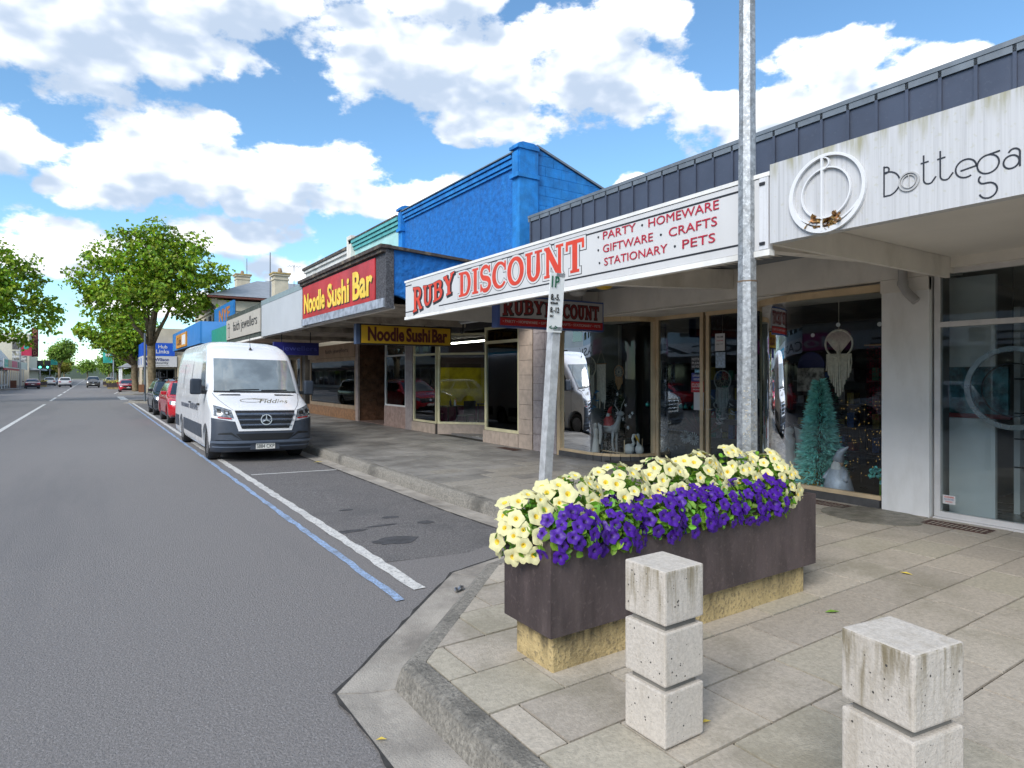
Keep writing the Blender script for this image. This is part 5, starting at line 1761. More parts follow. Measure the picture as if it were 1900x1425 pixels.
def vehicle(name, label, cat, loc, rz, sh, wy, wr, ww, paint, group=None, roll=0.0, arch=1.16, track=None):
    t = thing(name, label, cat, loc, rz, group)
    t.rotation_euler = (0, roll, rz)
    mb = MB()
    sh.body(mb)
    body = mb.build("body", paint, t, smooth=35, local=True, weld=True)
    hw = sh.at(wr)[2]
    cut = []
    wa = ww + .12
    for y in wy:
        for sg in (-1, 1):
            c = MB().lathe([(wr * arch, 0), (wr * arch, wa + .3)], 28, (0, 0, 0), "x")
            c.v = [((p[0] + hw - wa) * sg, p[1] + y, p[2] + wr * 1.02) for p in c.v]
            co = c.build("cutter", blk_pl)
            cut.append(co)
    # the cutters must sit in the body's frame while the scene frame is still neutral
    t.location = (0, 0, 0); t.rotation_euler = (0, 0, 0)
    booleans(body, cut)
    t.location = loc; t.rotation_euler = (0, roll, rz)
    MB().box(-hw + .22, wy[0] - wr * 1.1, .2, hw - .22, wy[1] + wr * 1.1, .62).build("underbody", blk_pl, t, local=True)
    for y in wy:
        for sg in (-1, 1):
            wheel(t, sg * (hw - ww / 2 - .02), y, wr, ww)
    return t, body


def sidewin(t, sh, polys, m_=car_gl, nm="side_window", off=.006):
    for sg in (-1, 1):
        for c in polys:
            qpatch(lambda y, z: sh.side(y, z, sg, off), c, 6, 4).build(nm, m_, t, local=True, smooth=True)


# ---------------------------------------------------------------- delivery van
van_w = mat("van_white", (.76, .77, .79), .25, v=.02, s=1, coat=.5)
VL = [(.22, .18, 6.90, .95, .42), (.30, .06, 6.95, .99, .46), (.45, 0, 6.97, 1.01, .50), (.62, .01, 6.97, 1.02, .50), (.85, .03, 6.97, 1.02, .50), (1.0, .06, 6.97, 1.02, .50),
      (1.07, .10, 6.97, 1.02, .49), (1.13, .20, 6.97, 1.02, .47), (1.20, .36, 6.97, 1.015, .44), (1.28, .58, 6.97, 1.01, .40), (1.35, .78, 6.97, 1.0, .36), (1.41, .93, 6.97, .995, .32),
      (1.45, .98, 6.97, .99, .30), (1.7, 1.16, 6.97, .97, .28), (2.0, 1.40, 6.96, .94, .27), (2.2, 1.57, 6.95, .915, .28), (2.3, 1.67, 6.94, .90, .32), (2.45, 1.92, 6.92, .86, .45),
      (2.56, 2.25, 6.88, .80, .6), (2.62, 2.6, 6.8, .70, .7), (2.655, 3.1, 6.6, .5, .7)]
SV = Shell(VL, .60)
van, vbody = vehicle("delivery_van", "white high roof delivery van parked at the kerb", "van", (3.05, 13.92, zr(3.05, 15)), 0, SV, (1.02, 5.3), .35, .24, van_w, roll=RD(1.26), arch=1.2)
F = SV.front
mk = lambda nm, c, m_, off, par=None, nu=10, nv=5: qpatch(lambda x, z: F(x, z, off), c, nu, nv).build(nm, m_, par or van, local=True, smooth=True)
mk("windscreen", [(-.86, 1.47), (.86, 1.47), (.80, 2.19), (-.80, 2.19)], mat("van_screen", (.20, .235, .25), .05, v=.25, s=1.6, spec=.9, coat=.7), .010, nu=16, nv=10)  # pale base colour stands in for sky reflected in the glass
mk("windscreen_band", [(-.87, 1.435), (.87, 1.435), (.865, 1.468), (-.865, 1.468)], blk_pl, .012, nu=16, nv=2)
mk("bumper", [(-1.0, .23), (1.0, .23), (1.0, .86), (-1.0, .86)], plast, .012, nu=40, nv=10)
for sg in (-1, 1):
    mk("bumper_corner", [(sg * .62, .84), (sg * 1.0, .84), (sg * 1.0, .93), (sg * .62, .86)], plast, .013)
    lamp = mk("headlight", [(sg * .60, .93), (sg * .965, .98), (sg * .955, 1.18), (sg * .60, 1.06)], lamp_gl, .014)
    mk("projector", [(sg * .70, .99), (sg * .79, 1.0), (sg * .79, 1.07), (sg * .70, 1.06)], blk_pl, .018, lamp, 4, 4)
    mk("lens", [(sg * .725, 1.005), (sg * .765, 1.01), (sg * .765, 1.05), (sg * .725, 1.045)], chrome, .022, lamp, 3, 3)
    mk("projector", [(sg * .84, 1.02), (sg * .91, 1.03), (sg * .91, 1.11), (sg * .84, 1.09)], blk_pl, .018, lamp, 4, 4)
    mk("indicator", [(sg * .66, .905), (sg * .90, .93), (sg * .90, .955), (sg * .66, .93)], tail_m, .016)
    mk("hood_vent", [(sg * .36, 1.375), (sg * .80, 1.375), (sg * .72, 1.395), (sg * .36, 1.40)], blk_pl, .008)
    mk("bumper_scoop", [(sg * .50, .50), (sg * .93, .50), (sg * .88, .62), (sg * .66, .64)], blk_pl, .030)
    mk("bumper_scoop_face", [(sg * .46, .47), (sg * .95, .49), (sg * .90, .595), (sg * .66, .59)], plast, .036)
# grille with its white surround
mk("grille_surround", [(-.53, .66), (.53, .66), (.66, 1.07), (-.66, 1.07)], van_w, .024, nu=24, nv=10)
gr_ = mk("grille", [(-.47, .71), (.47, .71), (.60, 1.065), (-.60, 1.065)], blk_pl, .030, nu=24, nv=10)
slat_m = mat("grille_slat", (.16, .19, .24), .25, metal=.7, v=.1)
for k in range(3):
    z = .755 + k * .105
    w_ = .47 + .13 * (z - .71) / .355
    def sl(x, zz, z=z):
        return F(x, zz, .036 + .022 * math.sin(math.pi * max(0, min(1, (zz - z) / .055))))
    qpatch(sl, [(-w_, z), (w_, z), (w_ + .01, z + .055), (-w_ - .01, z + .055)], 20, 6).build("slat", slat_m, gr_, local=True, smooth=True)
ec = F(0, .885, .055)
mpe = plane_map(tuple(ec), (1, 0, 0), tuple(Vector((0, .08, 1)).normalized()))
mb = MB()
mb.stroke(arc(0, 0, .105, 0, 360, 32), .020, mpe, -.015, .012)
for a in (90, 210, 330):
    mb.stroke([(0, 0), (.05 * math.cos(RD(a)), .05 * math.sin(RD(a))), (.1 * math.cos(RD(a)), .1 * math.sin(RD(a)))], [.034, .02, .006], mpe, -.01, .010)
mb.build("star_badge", chrome, gr_, local=True)
mk("lower_intake", [(-.46, .475), (.46, .475), (.58, .61), (-.58, .61)], blk_pl, .034, nu=40)
mk("bumper_ridge", [(-.99, .425), (.99, .425), (.99, .465), (-.99, .465)], mat("plastic_ridge", (.11, .14, .19), .4), .040, nu=40, nv=2)
mk("bumper_ridge", [(-.97, .33), (.97, .33), (.97, .36), (-.97, .36)], mat("plastic_ridge", (.11, .14, .19), .4), .024, nu=40, nv=2)
pc = F(0, .31, .03)
MB().box(-.29, pc.y - .02, .27, .29, pc.y + .06, .42).build("plate_holder", plast, van, local=True, bevel=.01)
pl_ = MB().box(-.19, pc.y - .034, .285, .19, pc.y - .021, .40).build("number_plate", plate_m, van, local=True)
text("S884 CKP", (-.175, pc.y - .034, .305), SOUTH, .35, .078, black, pl_, d=.001, th=.002, local=True)
# hood script lettering
sv_o = F(-.12, 1.19, .004); sv_t = F(-.12, 1.28, .004)
ydir = (sv_t - sv_o).normalized()
goldm = mat("script_ink", (.13, .11, .05), .4, v=.6, s=20)
text("Fiddies", tuple(F(-.05, 1.225, .006) + Vector((0, .01, -.005))), ((1, 0, -.02), tuple(ydir)), .62, .24, goldm, van, shear=.5, local=True)
mpsw = plane_map(tuple(F(-.25, 1.25, .008)), (1, 0, 0), tuple(ydir))
mb = MB(); mb.stroke(arc(.05, .06, .22, 20, 330, 24, .10), .010, mpsw, 0, .003); mb.stroke([(.0, .15), (.15, .17), (.42, .14)], .012, mpsw, 0, .0035)
mb.build("script_flourish", goldm, van, local=True)
gapm = mat("gap_grey", (.22, .22, .23), .6)
for sg in (-1, 1):
    MB().tube([tuple(F(sg * x, z, .003)) for x, z in ((.62, 1.085), (.72, 1.17), (.81, 1.27), (.87, 1.36), (.90, 1.43))], .006, 5).build("bonnet_gap", gapm, van, local=True)
MB().tube([tuple(F(x * .1, 1.083 + .0 * x, .003)) for x in range(-6, 7)], .006, 5).build("bonnet_gap", gapm, van, local=True)
# sides: windows, trim, doors
for sg in (-1, 1):
    S_ = lambda y, z, sg=sg: SV.side(y, z, sg, .006)
    qpatch(S_, [(1.30, 1.42), (2.18, 1.42), (2.18, 2.12), (1.78, 2.12)], 8, 6).build("door_window", car_gl, van, local=True, smooth=True)
    qpatch(lambda y, z, sg=sg: SV.side(y, z, sg, .010), [(1.55, .42), (4.78, .42), (4.78, .72), (1.55, .72)], 12, 3).build("side_rubbing_panel", plast, van, local=True)
    qpatch(lambda y, z, sg=sg: SV.side(y, z, sg, .010), [(5.82, .42), (6.6, .42), (6.6, .72), (5.82, .72)], 6, 3).build("side_rubbing_panel", plast, van, local=True)
    for y in (1.12 + .1, 2.28, 3.7):
        qpatch(lambda yy_, z, sg=sg: SV.side(yy_, z, sg, .004), [(y, .75), (y + .012, .75), (y + .012, 2.2), (y, 2.2)], 1, 8).build("door_gap", mat("gap_grey", (.22, .22, .23), .6), van, local=True)
    for y, z in ((2.05, 1.15), (3.5, 1.15)):
        c = SV.side(y, z, sg, .02)
        MB().box(c.x - .02, y - .1, z - .02, c.x + .02, y + .1, z + .02).build("door_handle", blk_pl, van, local=True, bevel=.008)
    qpatch(lambda y, z, sg=sg: SV.side(y, z, sg, .007), [(3.75, 1.45), (5.1, 1.45), (5.1, 2.1), (3.75, 2.1)], 8, 5).build("pressed_panel", van_w, van, local=True)
    qpatch(lambda y, z, sg=sg: SV.side(y, z, sg, .007), [(5.25, 1.45), (6.6, 1.45), (6.6, 2.1), (5.25, 2.1)], 8, 5).build("pressed_panel", van_w, van, local=True)
    # mirror
    mb = MB()
    mb.box(-.11, -.06, -.17, .11, .10, .17)
    mo = mb.build("mirror", mat("mirror_plastic", (.025, .034, .05), .45), van, local=True, bevel=.05, bseg=3)
    mo.location = (sg * 1.20, 1.18, 1.56)
    MB().box(min(sg * 1.09, sg * .95), 1.17, 1.40, max(sg * 1.09, sg * .95), 1.30, 1.48).build("mirror_arm", blk_pl, van, local=True)
sp = SV.side(2.6, 1.0, -1, .012)
text("08 8724 8945", (sp.x, 3.45, 1.0), ((0, -1, 0), (0, 0, 1)), 1.25, .15, mat("van_lettering", (.10, .11, .14), .5), van, bold=.02, local=True)
text("HOUSE & HOMEWARES", (SV.side(4, .9, -1, .012).x, 5.2, 1.0), ((0, -1, 0), (0, 0, 1)), 1.5, .10, mat("van_lettering", (.10, .11, .14), .5), van, bold=.02, local=True)
an = F(.02, 2.42, .01)
MB().lathe([(.035, 0), (.03, .02), (.012, .05)], 10, tuple(an)).build("antenna_base", blk_pl, van, local=True)
MB().tube([tuple(an + Vector((0, 0, .03))), tuple(an + Vector((0, .12, .30)))], .006, 6).build("antenna", blk_pl, van, local=True)
sm = F(.1, 2.10, -.03)
MB().box(-.02, sm.y + .05, 2.05, .20, sm.y + .15, 2.13).build("sensor_housing", blk_pl, van, local=True, bevel=.02)
for a, c in (((-.55, 1.48), (.05, 1.50)), ((.10, 1.48), (.66, 1.49))):
    MB().tube([tuple(F(*a, .02)), tuple(F((a[0] + c[0]) / 2, (a[1] + c[1]) / 2, .025)), tuple(F(*c, .02))], .010, 6).build("wiper", blk_pl, van, local=True)

# ---------------------------------------------------------------- cars
SUV_L = [(.24, .16, 4.38, .84, .5), (.36, .03, 4.46, .90, .52), (.55, 0, 4.5, .92, .52), (.72, .03, 4.5, .925, .5), (.86, .10, 4.48, .92, .48), (.94, .34, 4.46, .91, .42), (1.0, .72, 4.45, .90, .34), (1.05, 1.08, 4.43, .885, .26),
         (1.2, 1.32, 4.38, .84, .24), (1.4, 1.66, 4.24, .76, .24), (1.53, 1.90, 4.12, .70, .26), (1.60, 2.15, 3.98, .62, .34), (1.635, 2.5, 3.7, .42, .4)]
SED_L = [(.20, .14, 4.6, .82, .5), (.32, .02, 4.7, .88, .52), (.50, 0, 4.74, .90, .52), (.66, .04, 4.74, .905, .5), (.78, .14, 4.70, .90, .46), (.86, .6, 4.6, .89, .40), (.92, 1.2, 4.36, .87, .3), (.98, 1.42, 4.12, .84, .26),
         (1.15, 1.78, 3.86, .76, .24), (1.32, 2.2, 3.5, .66, .26), (1.40, 2.5, 3.2, .58, .32), (1.43, 2.75, 3.0, .4, .3)]


def car(name, label, loc, rz, lv, paint, group=None, rails=False, kind="suv", detail=True, roll=0.0, bull=False):
    sh = Shell(lv)
    wr = .345 if kind == "suv" else .315
    L = lv[2][2]
    t, body = vehicle(name, label, "car", loc, rz, sh, (.88, L - .95), wr, .22, paint, group, roll)
    zb = [l for l in lv if l[1] > 1.0][0][0]        # belt
    zt = lv[-3][0]
    f = lambda nm, c, m_, off=.008, nu=10, nv=5, rear=False: qpatch(lambda x, z: sh.front(x, z, off, rear), c, nu, nv).build(nm, m_, t, local=True, smooth=True)
    wb, wt_ = sh.at(zb + .03)[2] - .10, sh.at(zt)[2] - .08
    f("windscreen", [(-wb, zb + .03), (wb, zb + .03), (wt_, zt), (-wt_, zt)], car_gl, nu=12, nv=6)
    f("rear_window", [(-wb + .06, zb + .06), (wb - .06, zb + .06), (wt_ - .02, zt - .02), (-wt_ + .02, zt - .02)], car_gl, rear=True)
    yfb, yrb = sh.at(zb)[0] + .40, sh.at(zb)[1] - .25
    yft, yrt = sh.at(zt)[0] + .22, sh.at(zt)[1] - .25
    z0, z1 = zb + .05, zt - .03
    cut = [0, .40, .78, 1.0]
    polys = []
    for a, c in zip(cut[:-1], cut[1:]):
        e = .02
        polys.append([(yfb + (yrb - yfb) * (a + e), z0), (yfb + (yrb - yfb) * (c - e), z0), (yft + (yrt - yft) * (c - e), z1), (yft + (yrt - yft) * (a + e), z1)])
    sidewin(t, sh, polys)
    zh = lv[4][0]
    for sg in (-1, 1):
        f("headlight", [(sg * .50, zh - .16), (sg * .87, zh - .12), (sg * .86, zh + .01), (sg * .50, zh - .04)], lamp_gl, .012)
        f("tail_light", [(sg * .48, zb - .28), (sg * .86, zb - .28), (sg * .84, zb - .08), (sg * .55, zb - .10)], tail_m, .012, rear=True)
        MB().box(min(sg * .88, sg * 1.08), yfb - .18, zb + .03, max(sg * .88, sg * 1.08), yfb - .06, zb + .17).build("mirror", paint, t, local=True, bevel=.03)
    f("grille", [(-.46, zh - .26), (.46, zh - .26), (.50, zh - .06), (-.50, zh - .06)], blk_pl, .012)
    f("lower_grille", [(-.62, .30), (.62, .30), (.55, .44), (-.55, .44)], blk_pl, .012)
    f("badge", [(-.06, zh - .2), (.06, zh - .2), (.06, zh - .1), (-.06, zh - .1)], chrome, .02, 3, 3)
    f("bumper_trim", [(-.80, .245), (.80, .245), (.82, .30), (-.82, .30)], plast, .014)
    f("rear_bumper", [(-.82, .25), (.82, .25), (.84, .46), (-.84, .46)], plast, .014, rear=True)
    pcy = sh.front(0, .48, .02)
    MB().box(-.18, pcy.y - .012, .45, .18, pcy.y + .02, .55).build("number_plate", plate_m, t, local=True)
    rcy = sh.front(0, .62, .02, True)
    MB().box(-.18, rcy.y - .02, .58, .18, rcy.y + .012, .68).build("number_plate", plate_m, t, local=True)
    if kind == "suv":
        for sg in (-1, 1):
            qpatch(lambda y, z: sh.side(y, z, sg, .012), [(1.28, .26), (L - 1.35, .26), (L - 1.35, .40), (1.28, .40)], 8, 2).build("sill_trim", plast, t, local=True)
    if rails:
        for sg in (-1, 1):
            MB().tube([(sg * .60, 2.1, 1.60), (sg * .60, 2.25, 1.67), (sg * .60, 3.7, 1.67), (sg * .60, 3.85, 1.60)], .018, 6).build("roof_rail", chrome, t, local=True)
        for y in (2.45, 3.35):
            MB().box(-.66, y - .03, 1.685, .66, y + .03, 1.71).build("roof_bar", blk_pl, t, local=True)
        for k, x in enumerate((-.35, .30)):
            mb = MB()
            mb.box(x - .10, 2.1, 1.74, x + .10, 3.6, 1.77)
            mb.tube([(x, 2.15, 1.77), (x, 2.1, 1.88), (x, 2.5, 1.9)], .015, 5)
            mb.build("bike_carrier", blk_pl, t, local=True)
    if bull:
        MB().tube([(-.62, -.10, .45), (-.60, -.12, .95), (.60, -.12, .95), (.62, -.10, .45)], .03, 8).build("bull_bar", blk_pl, t, local=True)
    return t


car_red = mat("paint_red", (.50, .012, .022), .25, v=.05, coat=.8)
car_blk = mat("paint_black", (.022, .024, .03), .2, v=.1, coat=.8)
car_wht = mat("paint_white", (.70, .70, .71), .25, v=.02, coat=.6)
car_mar = mat("paint_maroon", (.10, .012, .02), .25, v=.1, coat=.8)
car_blu = mat("paint_blue", (.03, .09, .32), .25, v=.05, coat=.8)
car_gry = mat("paint_bronze", (.14, .13, .115), .3, v=.05, coat=.6)
car_yel = mat("paint_yellow", (.72, .50, .01), .25, v=.05, coat=.8)
GP = "cars parked along the right kerb"
car("parked_suv", "red sport utility car parked behind the white van", (3.30, 26.4, zr(3.3, 27)), 0, SUV_L, car_red, GP, rails=True, roll=RD(1.26))
car("parked_suv", "black sport utility car with roof racks behind the red one", (3.28, 32.6, zr(3.3, 33)), 0, SUV_L, car_blk, GP, rails=True, roll=RD(1.26))
car("parked_car", "small red car parked beyond the side street by the farther tree", (3.55, 83.0, 0), RD(0), SED_L, car_red, GP, kind="sedan")
GR = "cars driving on the road"
car("bronze_pickup", "dark bronze four wheel drive coming down the road towards the camera", (.35, 118.0, 0), 0, [(z * 1.08, a, b_, c, d) for z, a, b_, c, d in SUV_L], car_gry, GR, bull=True)
car("white_wagon", "white sport utility car driving away on the far road", (-3.5, 131.5, 0), math.pi, SUV_L, car_wht, GR)
GL = "cars parked along the left kerb"
car("parked_car", "dark maroon sedan parked by the left kerb", (-7.3, 117.0, 0), math.pi + RD(6), SED_L, car_mar, GL, kind="sedan")
car("parked_car", "white hatchback parked beyond the left traffic lights", (-6.3, 149.0, 0), math.pi, SUV_L, car_wht, GL)
car("parked_car", "blue car parked past the white hatchback at left", (-5.7, 164.0, 0), math.pi, SED_L, car_blu, GL, kind="sedan")
car("parked_car", "silver car far off at the right kerb beyond the verandah", (3.2, 142.0, 0), 0, SUV_L, mat("paint_silver", (.42, .43, .45), .3, v=.05, coat=.6), "cars parked along the right kerb")
car("parked_car", "dark car at the right kerb farthest up the street", (3.3, 150.0, 0), 0, SED_L, car_blk, "cars parked along the right kerb", kind="sedan")
# across the road from the shops (seen in the shop windows)
GA = "cars parked across the road from the shops"
car("parked_car", "yellow car parked opposite the jeweller", (-8.2, 38.0, 0), math.pi, SED_L, car_yel, GA, kind="sedan")
car("parked_car", "red car parked opposite the noodle bar", (-8.2, 27.0, 0), math.pi, SED_L, car_red, GA, kind="sedan")
car("parked_suv", "white sport utility car parked opposite the discount store", (-8.2, 13.0, 0), math.pi, SUV_L, car_wht, GA)
# ================================================================== trees
bark = mat("plane_bark", (.17, .125, .07), .85, v=.35, s=5, bump=.8, bs=18, stain=((.30, .26, .15), .6, 3))
leaf_ms = [mat("plane_leaf", (.235, .36, .022), .5, v=.3, s=.8, island=1.1, trans=.4), mat("far_leaf", (.185, .30, .035), .6, v=.25, s=.5, island=.8, trans=.3), mat("yellow_leaf_tree", (.28, .26, .02), .6, v=.25, s=.5, island=.6)]


def tree(name, label, base, fork_z, r0, lobes, nleaf, ls, seed, m_=0, group="street trees", limbs=6):
    """trunk forking into limbs that run to the crown lobes; leaves sit in clumps through the lobes, thinner towards the edge"""
    q = random.Random(seed)
    bx, by, bz = base
    t = thing(name, label, "tree", base, group=group)
    top = Vector((bx + q.uniform(-.15, .15), by, fork_z))
    tr = MB()
    tr.tube([(bx, by, bz - .1), (bx, by, bz + .2), Vector((bx, by, bz)).lerp(top, .5) + Vector((q.uniform(-.06, .06), 0, 0)), top], [r0 * 1.35, r0 * 1.05, r0 * .92, r0 * .95], 10)
    tr.build("trunk", bark, t, smooth=True)
    clumps = []
    order = sorted(range(len(lobes)), key=lambda i: -lobes[i][3])
    for li in order:
        c = Vector(lobes[li][:3])
        if li in order[:limbs]:
            mid = top.lerp(c, .5) + Vector((q.uniform(-.3, .3), q.uniform(-.3, .3), -.12 * (c - top).length))
            mb = MB()
            mb.tube([top - Vector((0, 0, .25)), top.lerp(mid, .5), mid, mid.lerp(c, .6), c], [r0 * .62, r0 * .5, r0 * .38, r0 * .26, r0 * .1], 7)
            for k in range(5):
                e = c + Vector((q.gauss(0, 1), q.gauss(0, 1), q.gauss(.2, .8))).normalized() * lobes[li][3] * .85
                s_ = mid.lerp(c, q.uniform(.1, .9))
                mb.tube([s_, s_.lerp(e, .5) + Vector((0, 0, .15)), e], [r0 * .2, r0 * .12, r0 * .04], 5)
            mb.build("limb", bark, t, smooth=True)
    vol = sum(l[3] ** 2.6 for l in lobes)
    lf = MB()
    V, Fc = [], []
    for (cx, cy, cz, r) in lobes:
        nc = max(8, int(nleaf * (r ** 2.6) / vol / 13))
        for _ in range(nc):
            d = Vector((q.gauss(0, 1), q.gauss(0, 1), q.gauss(0, 1))).normalized()
            rr = r * (q.random() ** .42) * q.uniform(.85, 1.12)
            cc = Vector((cx, cy, cz)) + Vector((d.x * rr, d.y * rr, d.z * rr * .82))
            cs = q.uniform(.35, .75) * ls * 2.6
            out = (d + Vector((0, 0, .5))).normalized()
            for _k in range(13):
                p = cc + Vector((q.gauss(0, cs * .5), q.gauss(0, cs * .5), q.gauss(0, cs * .38)))
                n = (out + Vector((q.gauss(0, .7), q.gauss(0, .7), q.gauss(0, .5)))).normalized()
                a = n.orthogonal().normalized()
                a.rotate(Matrix.Rotation(q.uniform(0, 6.28), 3, n))
                b_ = n.cross(a)
                s_ = ls * q.uniform(.6, 1.15)
                o = len(V)
                f_ = n * s_ * .22
                V += [p - a * s_ * .5, p - b_ * s_ * .42 + f_, p + a * s_ * .55, p + b_ * s_ * .42 + f_]
                Fc += [(o, o + 1, o + 2), (o, o + 2, o + 3)]
    me = bpy.data.meshes.new("crown")
    me.from_pydata([tuple(p) for p in V], [], Fc)
    me.materials.append(leaf_ms[m_])
    me.update()
    o = bpy.data.objects.new("crown", me)
    col.objects.link(o)
    attach(o, t)
    return t


def lobes(cx, cy, cz, rx, rz, n, r0, r1, seed, flat=1.0):
    q = random.Random(seed)
    out = []
    for k in range(n):
        d = Vector((q.gauss(0, 1), q.gauss(0, 1), q.gauss(0, 1))).normalized()
        f = q.uniform(.35, 1.0)
        r = q.uniform(r0, r1)
        out.append((cx + d.x * max(0, rx - r) * f, cy + d.y * max(0, rx - r) * f * flat, cz + d.z * max(0, rz - r) * f, r))
    return out


# the two big plane trees at the right kerb
L1 = [(3.5, 48, 11.0, 1.5), (1.9, 48, 10.6, 1.35), (5.4, 48.2, 10.5, 1.45), (.4, 48.5, 9.2, 1.45), (2.6, 47.5, 9.0, 1.9), (5.0, 47.6, 8.8, 1.9), (6.7, 47.2, 8.6, 1.35), (-.1, 49, 7.2, 1.5), (1.4, 47.2, 7.2, 1.7), (3.4, 46.8, 7.2, 1.7),
      (5.2, 47.4, 6.9, 1.45), (6.6, 47.8, 7.1, 1.1), (.6, 48.5, 5.8, 1.2), (2.0, 47.6, 6.0, 1.1), (5.0, 48.4, 6.0, .9), (3.0, 49.5, 8, 2.0), (4.0, 49.4, 9.8, 1.6), (-.9, 48.8, 8.2, .9)]
L1 = [(x + .25, y, z, r * .93) for x, y, z, r in L1]
tree("plane_tree", "tall leafy plane tree in front of the security office sign", (3.55, 49.0, FP), 4.0, .27, L1, 15000, .26, 31)
L2 = [(a[0] * .9 - .3, 80 + (a[1] - 48) * 1.0, a[2] * .78 - .2, a[3] * 1.0) for a in L1]
L2 = [(x + (2.2 if x < 2 else 0), y, z, r) for x, y, z, r in L2]
L2 += [(.2, 80, 6.2, 1.5), (-.8, 80.5, 6.6, 1.1), (1.0, 79.6, 5.2, 1.2)]
tree("plane_tree", "second plane tree beyond the side street with a leaning double trunk", (4.1, 80.2, FP), 3.2, .33, L2, 9000, .34, 32, 0)
# left kerb trees
L3 = lobes(-6.6, 56.5, 8.0, 5.4, 3.6, 20, 1.1, 1.9, 33)
L3 = [l for l in L3 if l[0] - .0 < -2.4] + [(-3.2, 55, 7.2, 1.2), (-2.4, 55.5, 6.6, 1.0), (-2.9, 55, 5.3, 1.0), (-4.2, 55, 9.4, 1.4), (-5.0, 54.6, 4.8, 1.2), (-3.6, 55.4, 8.3, 1.1), (-2.2, 56, 5.8, .7), (-3.9, 55, 4.4, .8), (-5.6, 55, 10.4, 1.2)]
tree("plane_tree", "spreading plane tree whose branches reach in at the left edge", (-8.0, 56.5, FP), 3.4, .30, L3, 14000, .28, 34)
tree("plane_tree", "small round street tree on the left past the traffic lights", (-4.6, 138, FP), 3.4, .20, lobes(-4.0, 138, 6.2, 2.7, 2.6, 12, .9, 1.3, 35), 5000, .38, 36, 1)
for k, (x, y, h, w_, lb) in enumerate([(4.1, 118, 6.4, 3.4, "round street tree on the right before the verandah corner"), (4.2, 138, 6.6, 3.4, "street tree on the right behind the verandah corner"), (4.0, 165, 7, 3.6, "far street tree in the right hand row"),
                                       (-7.5, 175, 5.5, 3, "far green street tree in the left hand row"), (4.0, 200, 7, 4, "distant street tree ending the right hand row")]):
    tree("street_tree", lb, (x, y, FP), 2.6, .18, lobes(x, y, h * .66, w_, h * .42, 11, 1.0, 1.6, 40 + k), 3600, .42, 50 + k, 1)
tree("golden_tree", "yellow leaved tree among the far left shops", (-6.2, 168, FP), 1.6, .14, lobes(-5.4, 168, 3.6, 1.8, 1.8, 8, .7, 1.0, 60), 2000, .4, 61, 2)
for k in range(9):
    x = -34 + k * 8.2
    tree("distant_tree", "dark distant tree closing the street, %s from the left" % ["first", "second", "third", "fourth", "fifth", "sixth", "seventh", "eighth", "ninth"][k], (x, 330 + 12 * (k % 3), 0), 3, .3,
         lobes(x, 330 + 12 * (k % 3), 6 + (k % 2), 5.5, 4, 9, 2, 3, 70 + k), 1300, .9, 80 + k, 1, "distant trees at the end of the street", 3)
# ================================================================== far right corner, left side of the street
B7 = thing("security_office_building", "white and blue corner office with the security company sign", "building", (8, 80, FP))
MB().box(4.5, 72.0, FP, 5.0, 72.3, 2.72).build("corner_pier", cream, B7)
MB().box(5.0, 72.4, FP, 9.6, 90, 6.6).build("wall", mat("office_wall", (.52, .45, .33), .7, v=.1, s=1), B7)
sw = MB().box(4.3, 71.8, 2.72, 7.25, 72.2, 3.80).build("sign_panel", sign_w, B7)
MB().box(4.3, 71.78, 3.805, 7.05, 72.2, 5.1).build("blue_panel", mat("office_blue", (.012, .09, .50), .45, v=.06), B7)
MB().box(4.26, 72.2, 2.72, 4.4, 84, 3.80).build("side_sign_panel", sign_w, B7)
MB().box(4.26, 72.2, 3.805, 4.4, 84, 5.1).build("side_blue_panel", mat("office_blue", (.012, .09, .50), .45, v=.06), B7)
for k in range(3):
    MB().box(4.235, 73.5 + 3.3 * k, 2.95, 4.258, 74.3 + 3.3 * k, 3.6).build("side_sign_block", mat("sign_royal", (.03, .12, .45), .5), B7)
navy = mat("sign_navy", (.012, .02, .14), .45)
text("Wilson", (5.30, 71.8, 3.28), SOUTH, 1.25, .32, navy, sw, bold=.025)
text("Security", (5.30, 71.8, 2.96), SOUTH, 1.2, .27, mat("sign_dark", (.04, .045, .06), .5), sw, bold=.02)
text("An international security company", (5.30, 71.8, 2.83), SOUTH, 1.25, .08, mat("sign_dark", (.04, .045, .06), .5), sw)
MB().lathe([(.44, 0), (.44, .03)], 24, (4.78, 71.77, 3.26), "y").build("roundel", navy, sw)
mb = MB(); mb.stroke([(-.28, .15), (-.1, -.22), (.02, .1), (.16, -.22), (.3, .2)], .09, plane_map((4.78, 71.76, 3.26), *SOUTH), 0, .02); mb.build("roundel_mark", sign_w, sw)
text("Links", (5.4, 71.78, 4.05), SOUTH, 1.15, .40, sign_w, B7, bold=.02)
text("Hub", (5.6, 71.78, 4.55), SOUTH, .8, .35, sign_w, B7, bold=.02)
window(B7, (5.05, 72.3), (7.1, 72.3), .6, 2.5, blk_pl, glass("far_glass", (.25, .28, .3), 1.8), fw=.1, mull=(.33, .66))
MB().box(7.3, 71.9, FP, 9.5, 72.3, 3.9).build("tiled_wall", mat("buff_tile", (.48, .40, .27), .6, v=.1, s=3), B7)
MB().box(7.25, 72.38, .2, 7.5, 72.5, 2.6).build("doorway", dark_in, B7)
for k in range(4):
    MB().box(4.9, 73.6 + 2.6 * k, .3, 4.98, 75.6 + 2.6 * k, 2.5).build("side_window", car_gl, B7)
    MB().box(4.86, 73.3 + 2.6 * k, FP, 4.99, 73.5 + 2.6 * k, 2.7).build("side_pilaster", mat("ochre_pilaster", (.45, .27, .06), .6) if k == 1 else cream, B7)
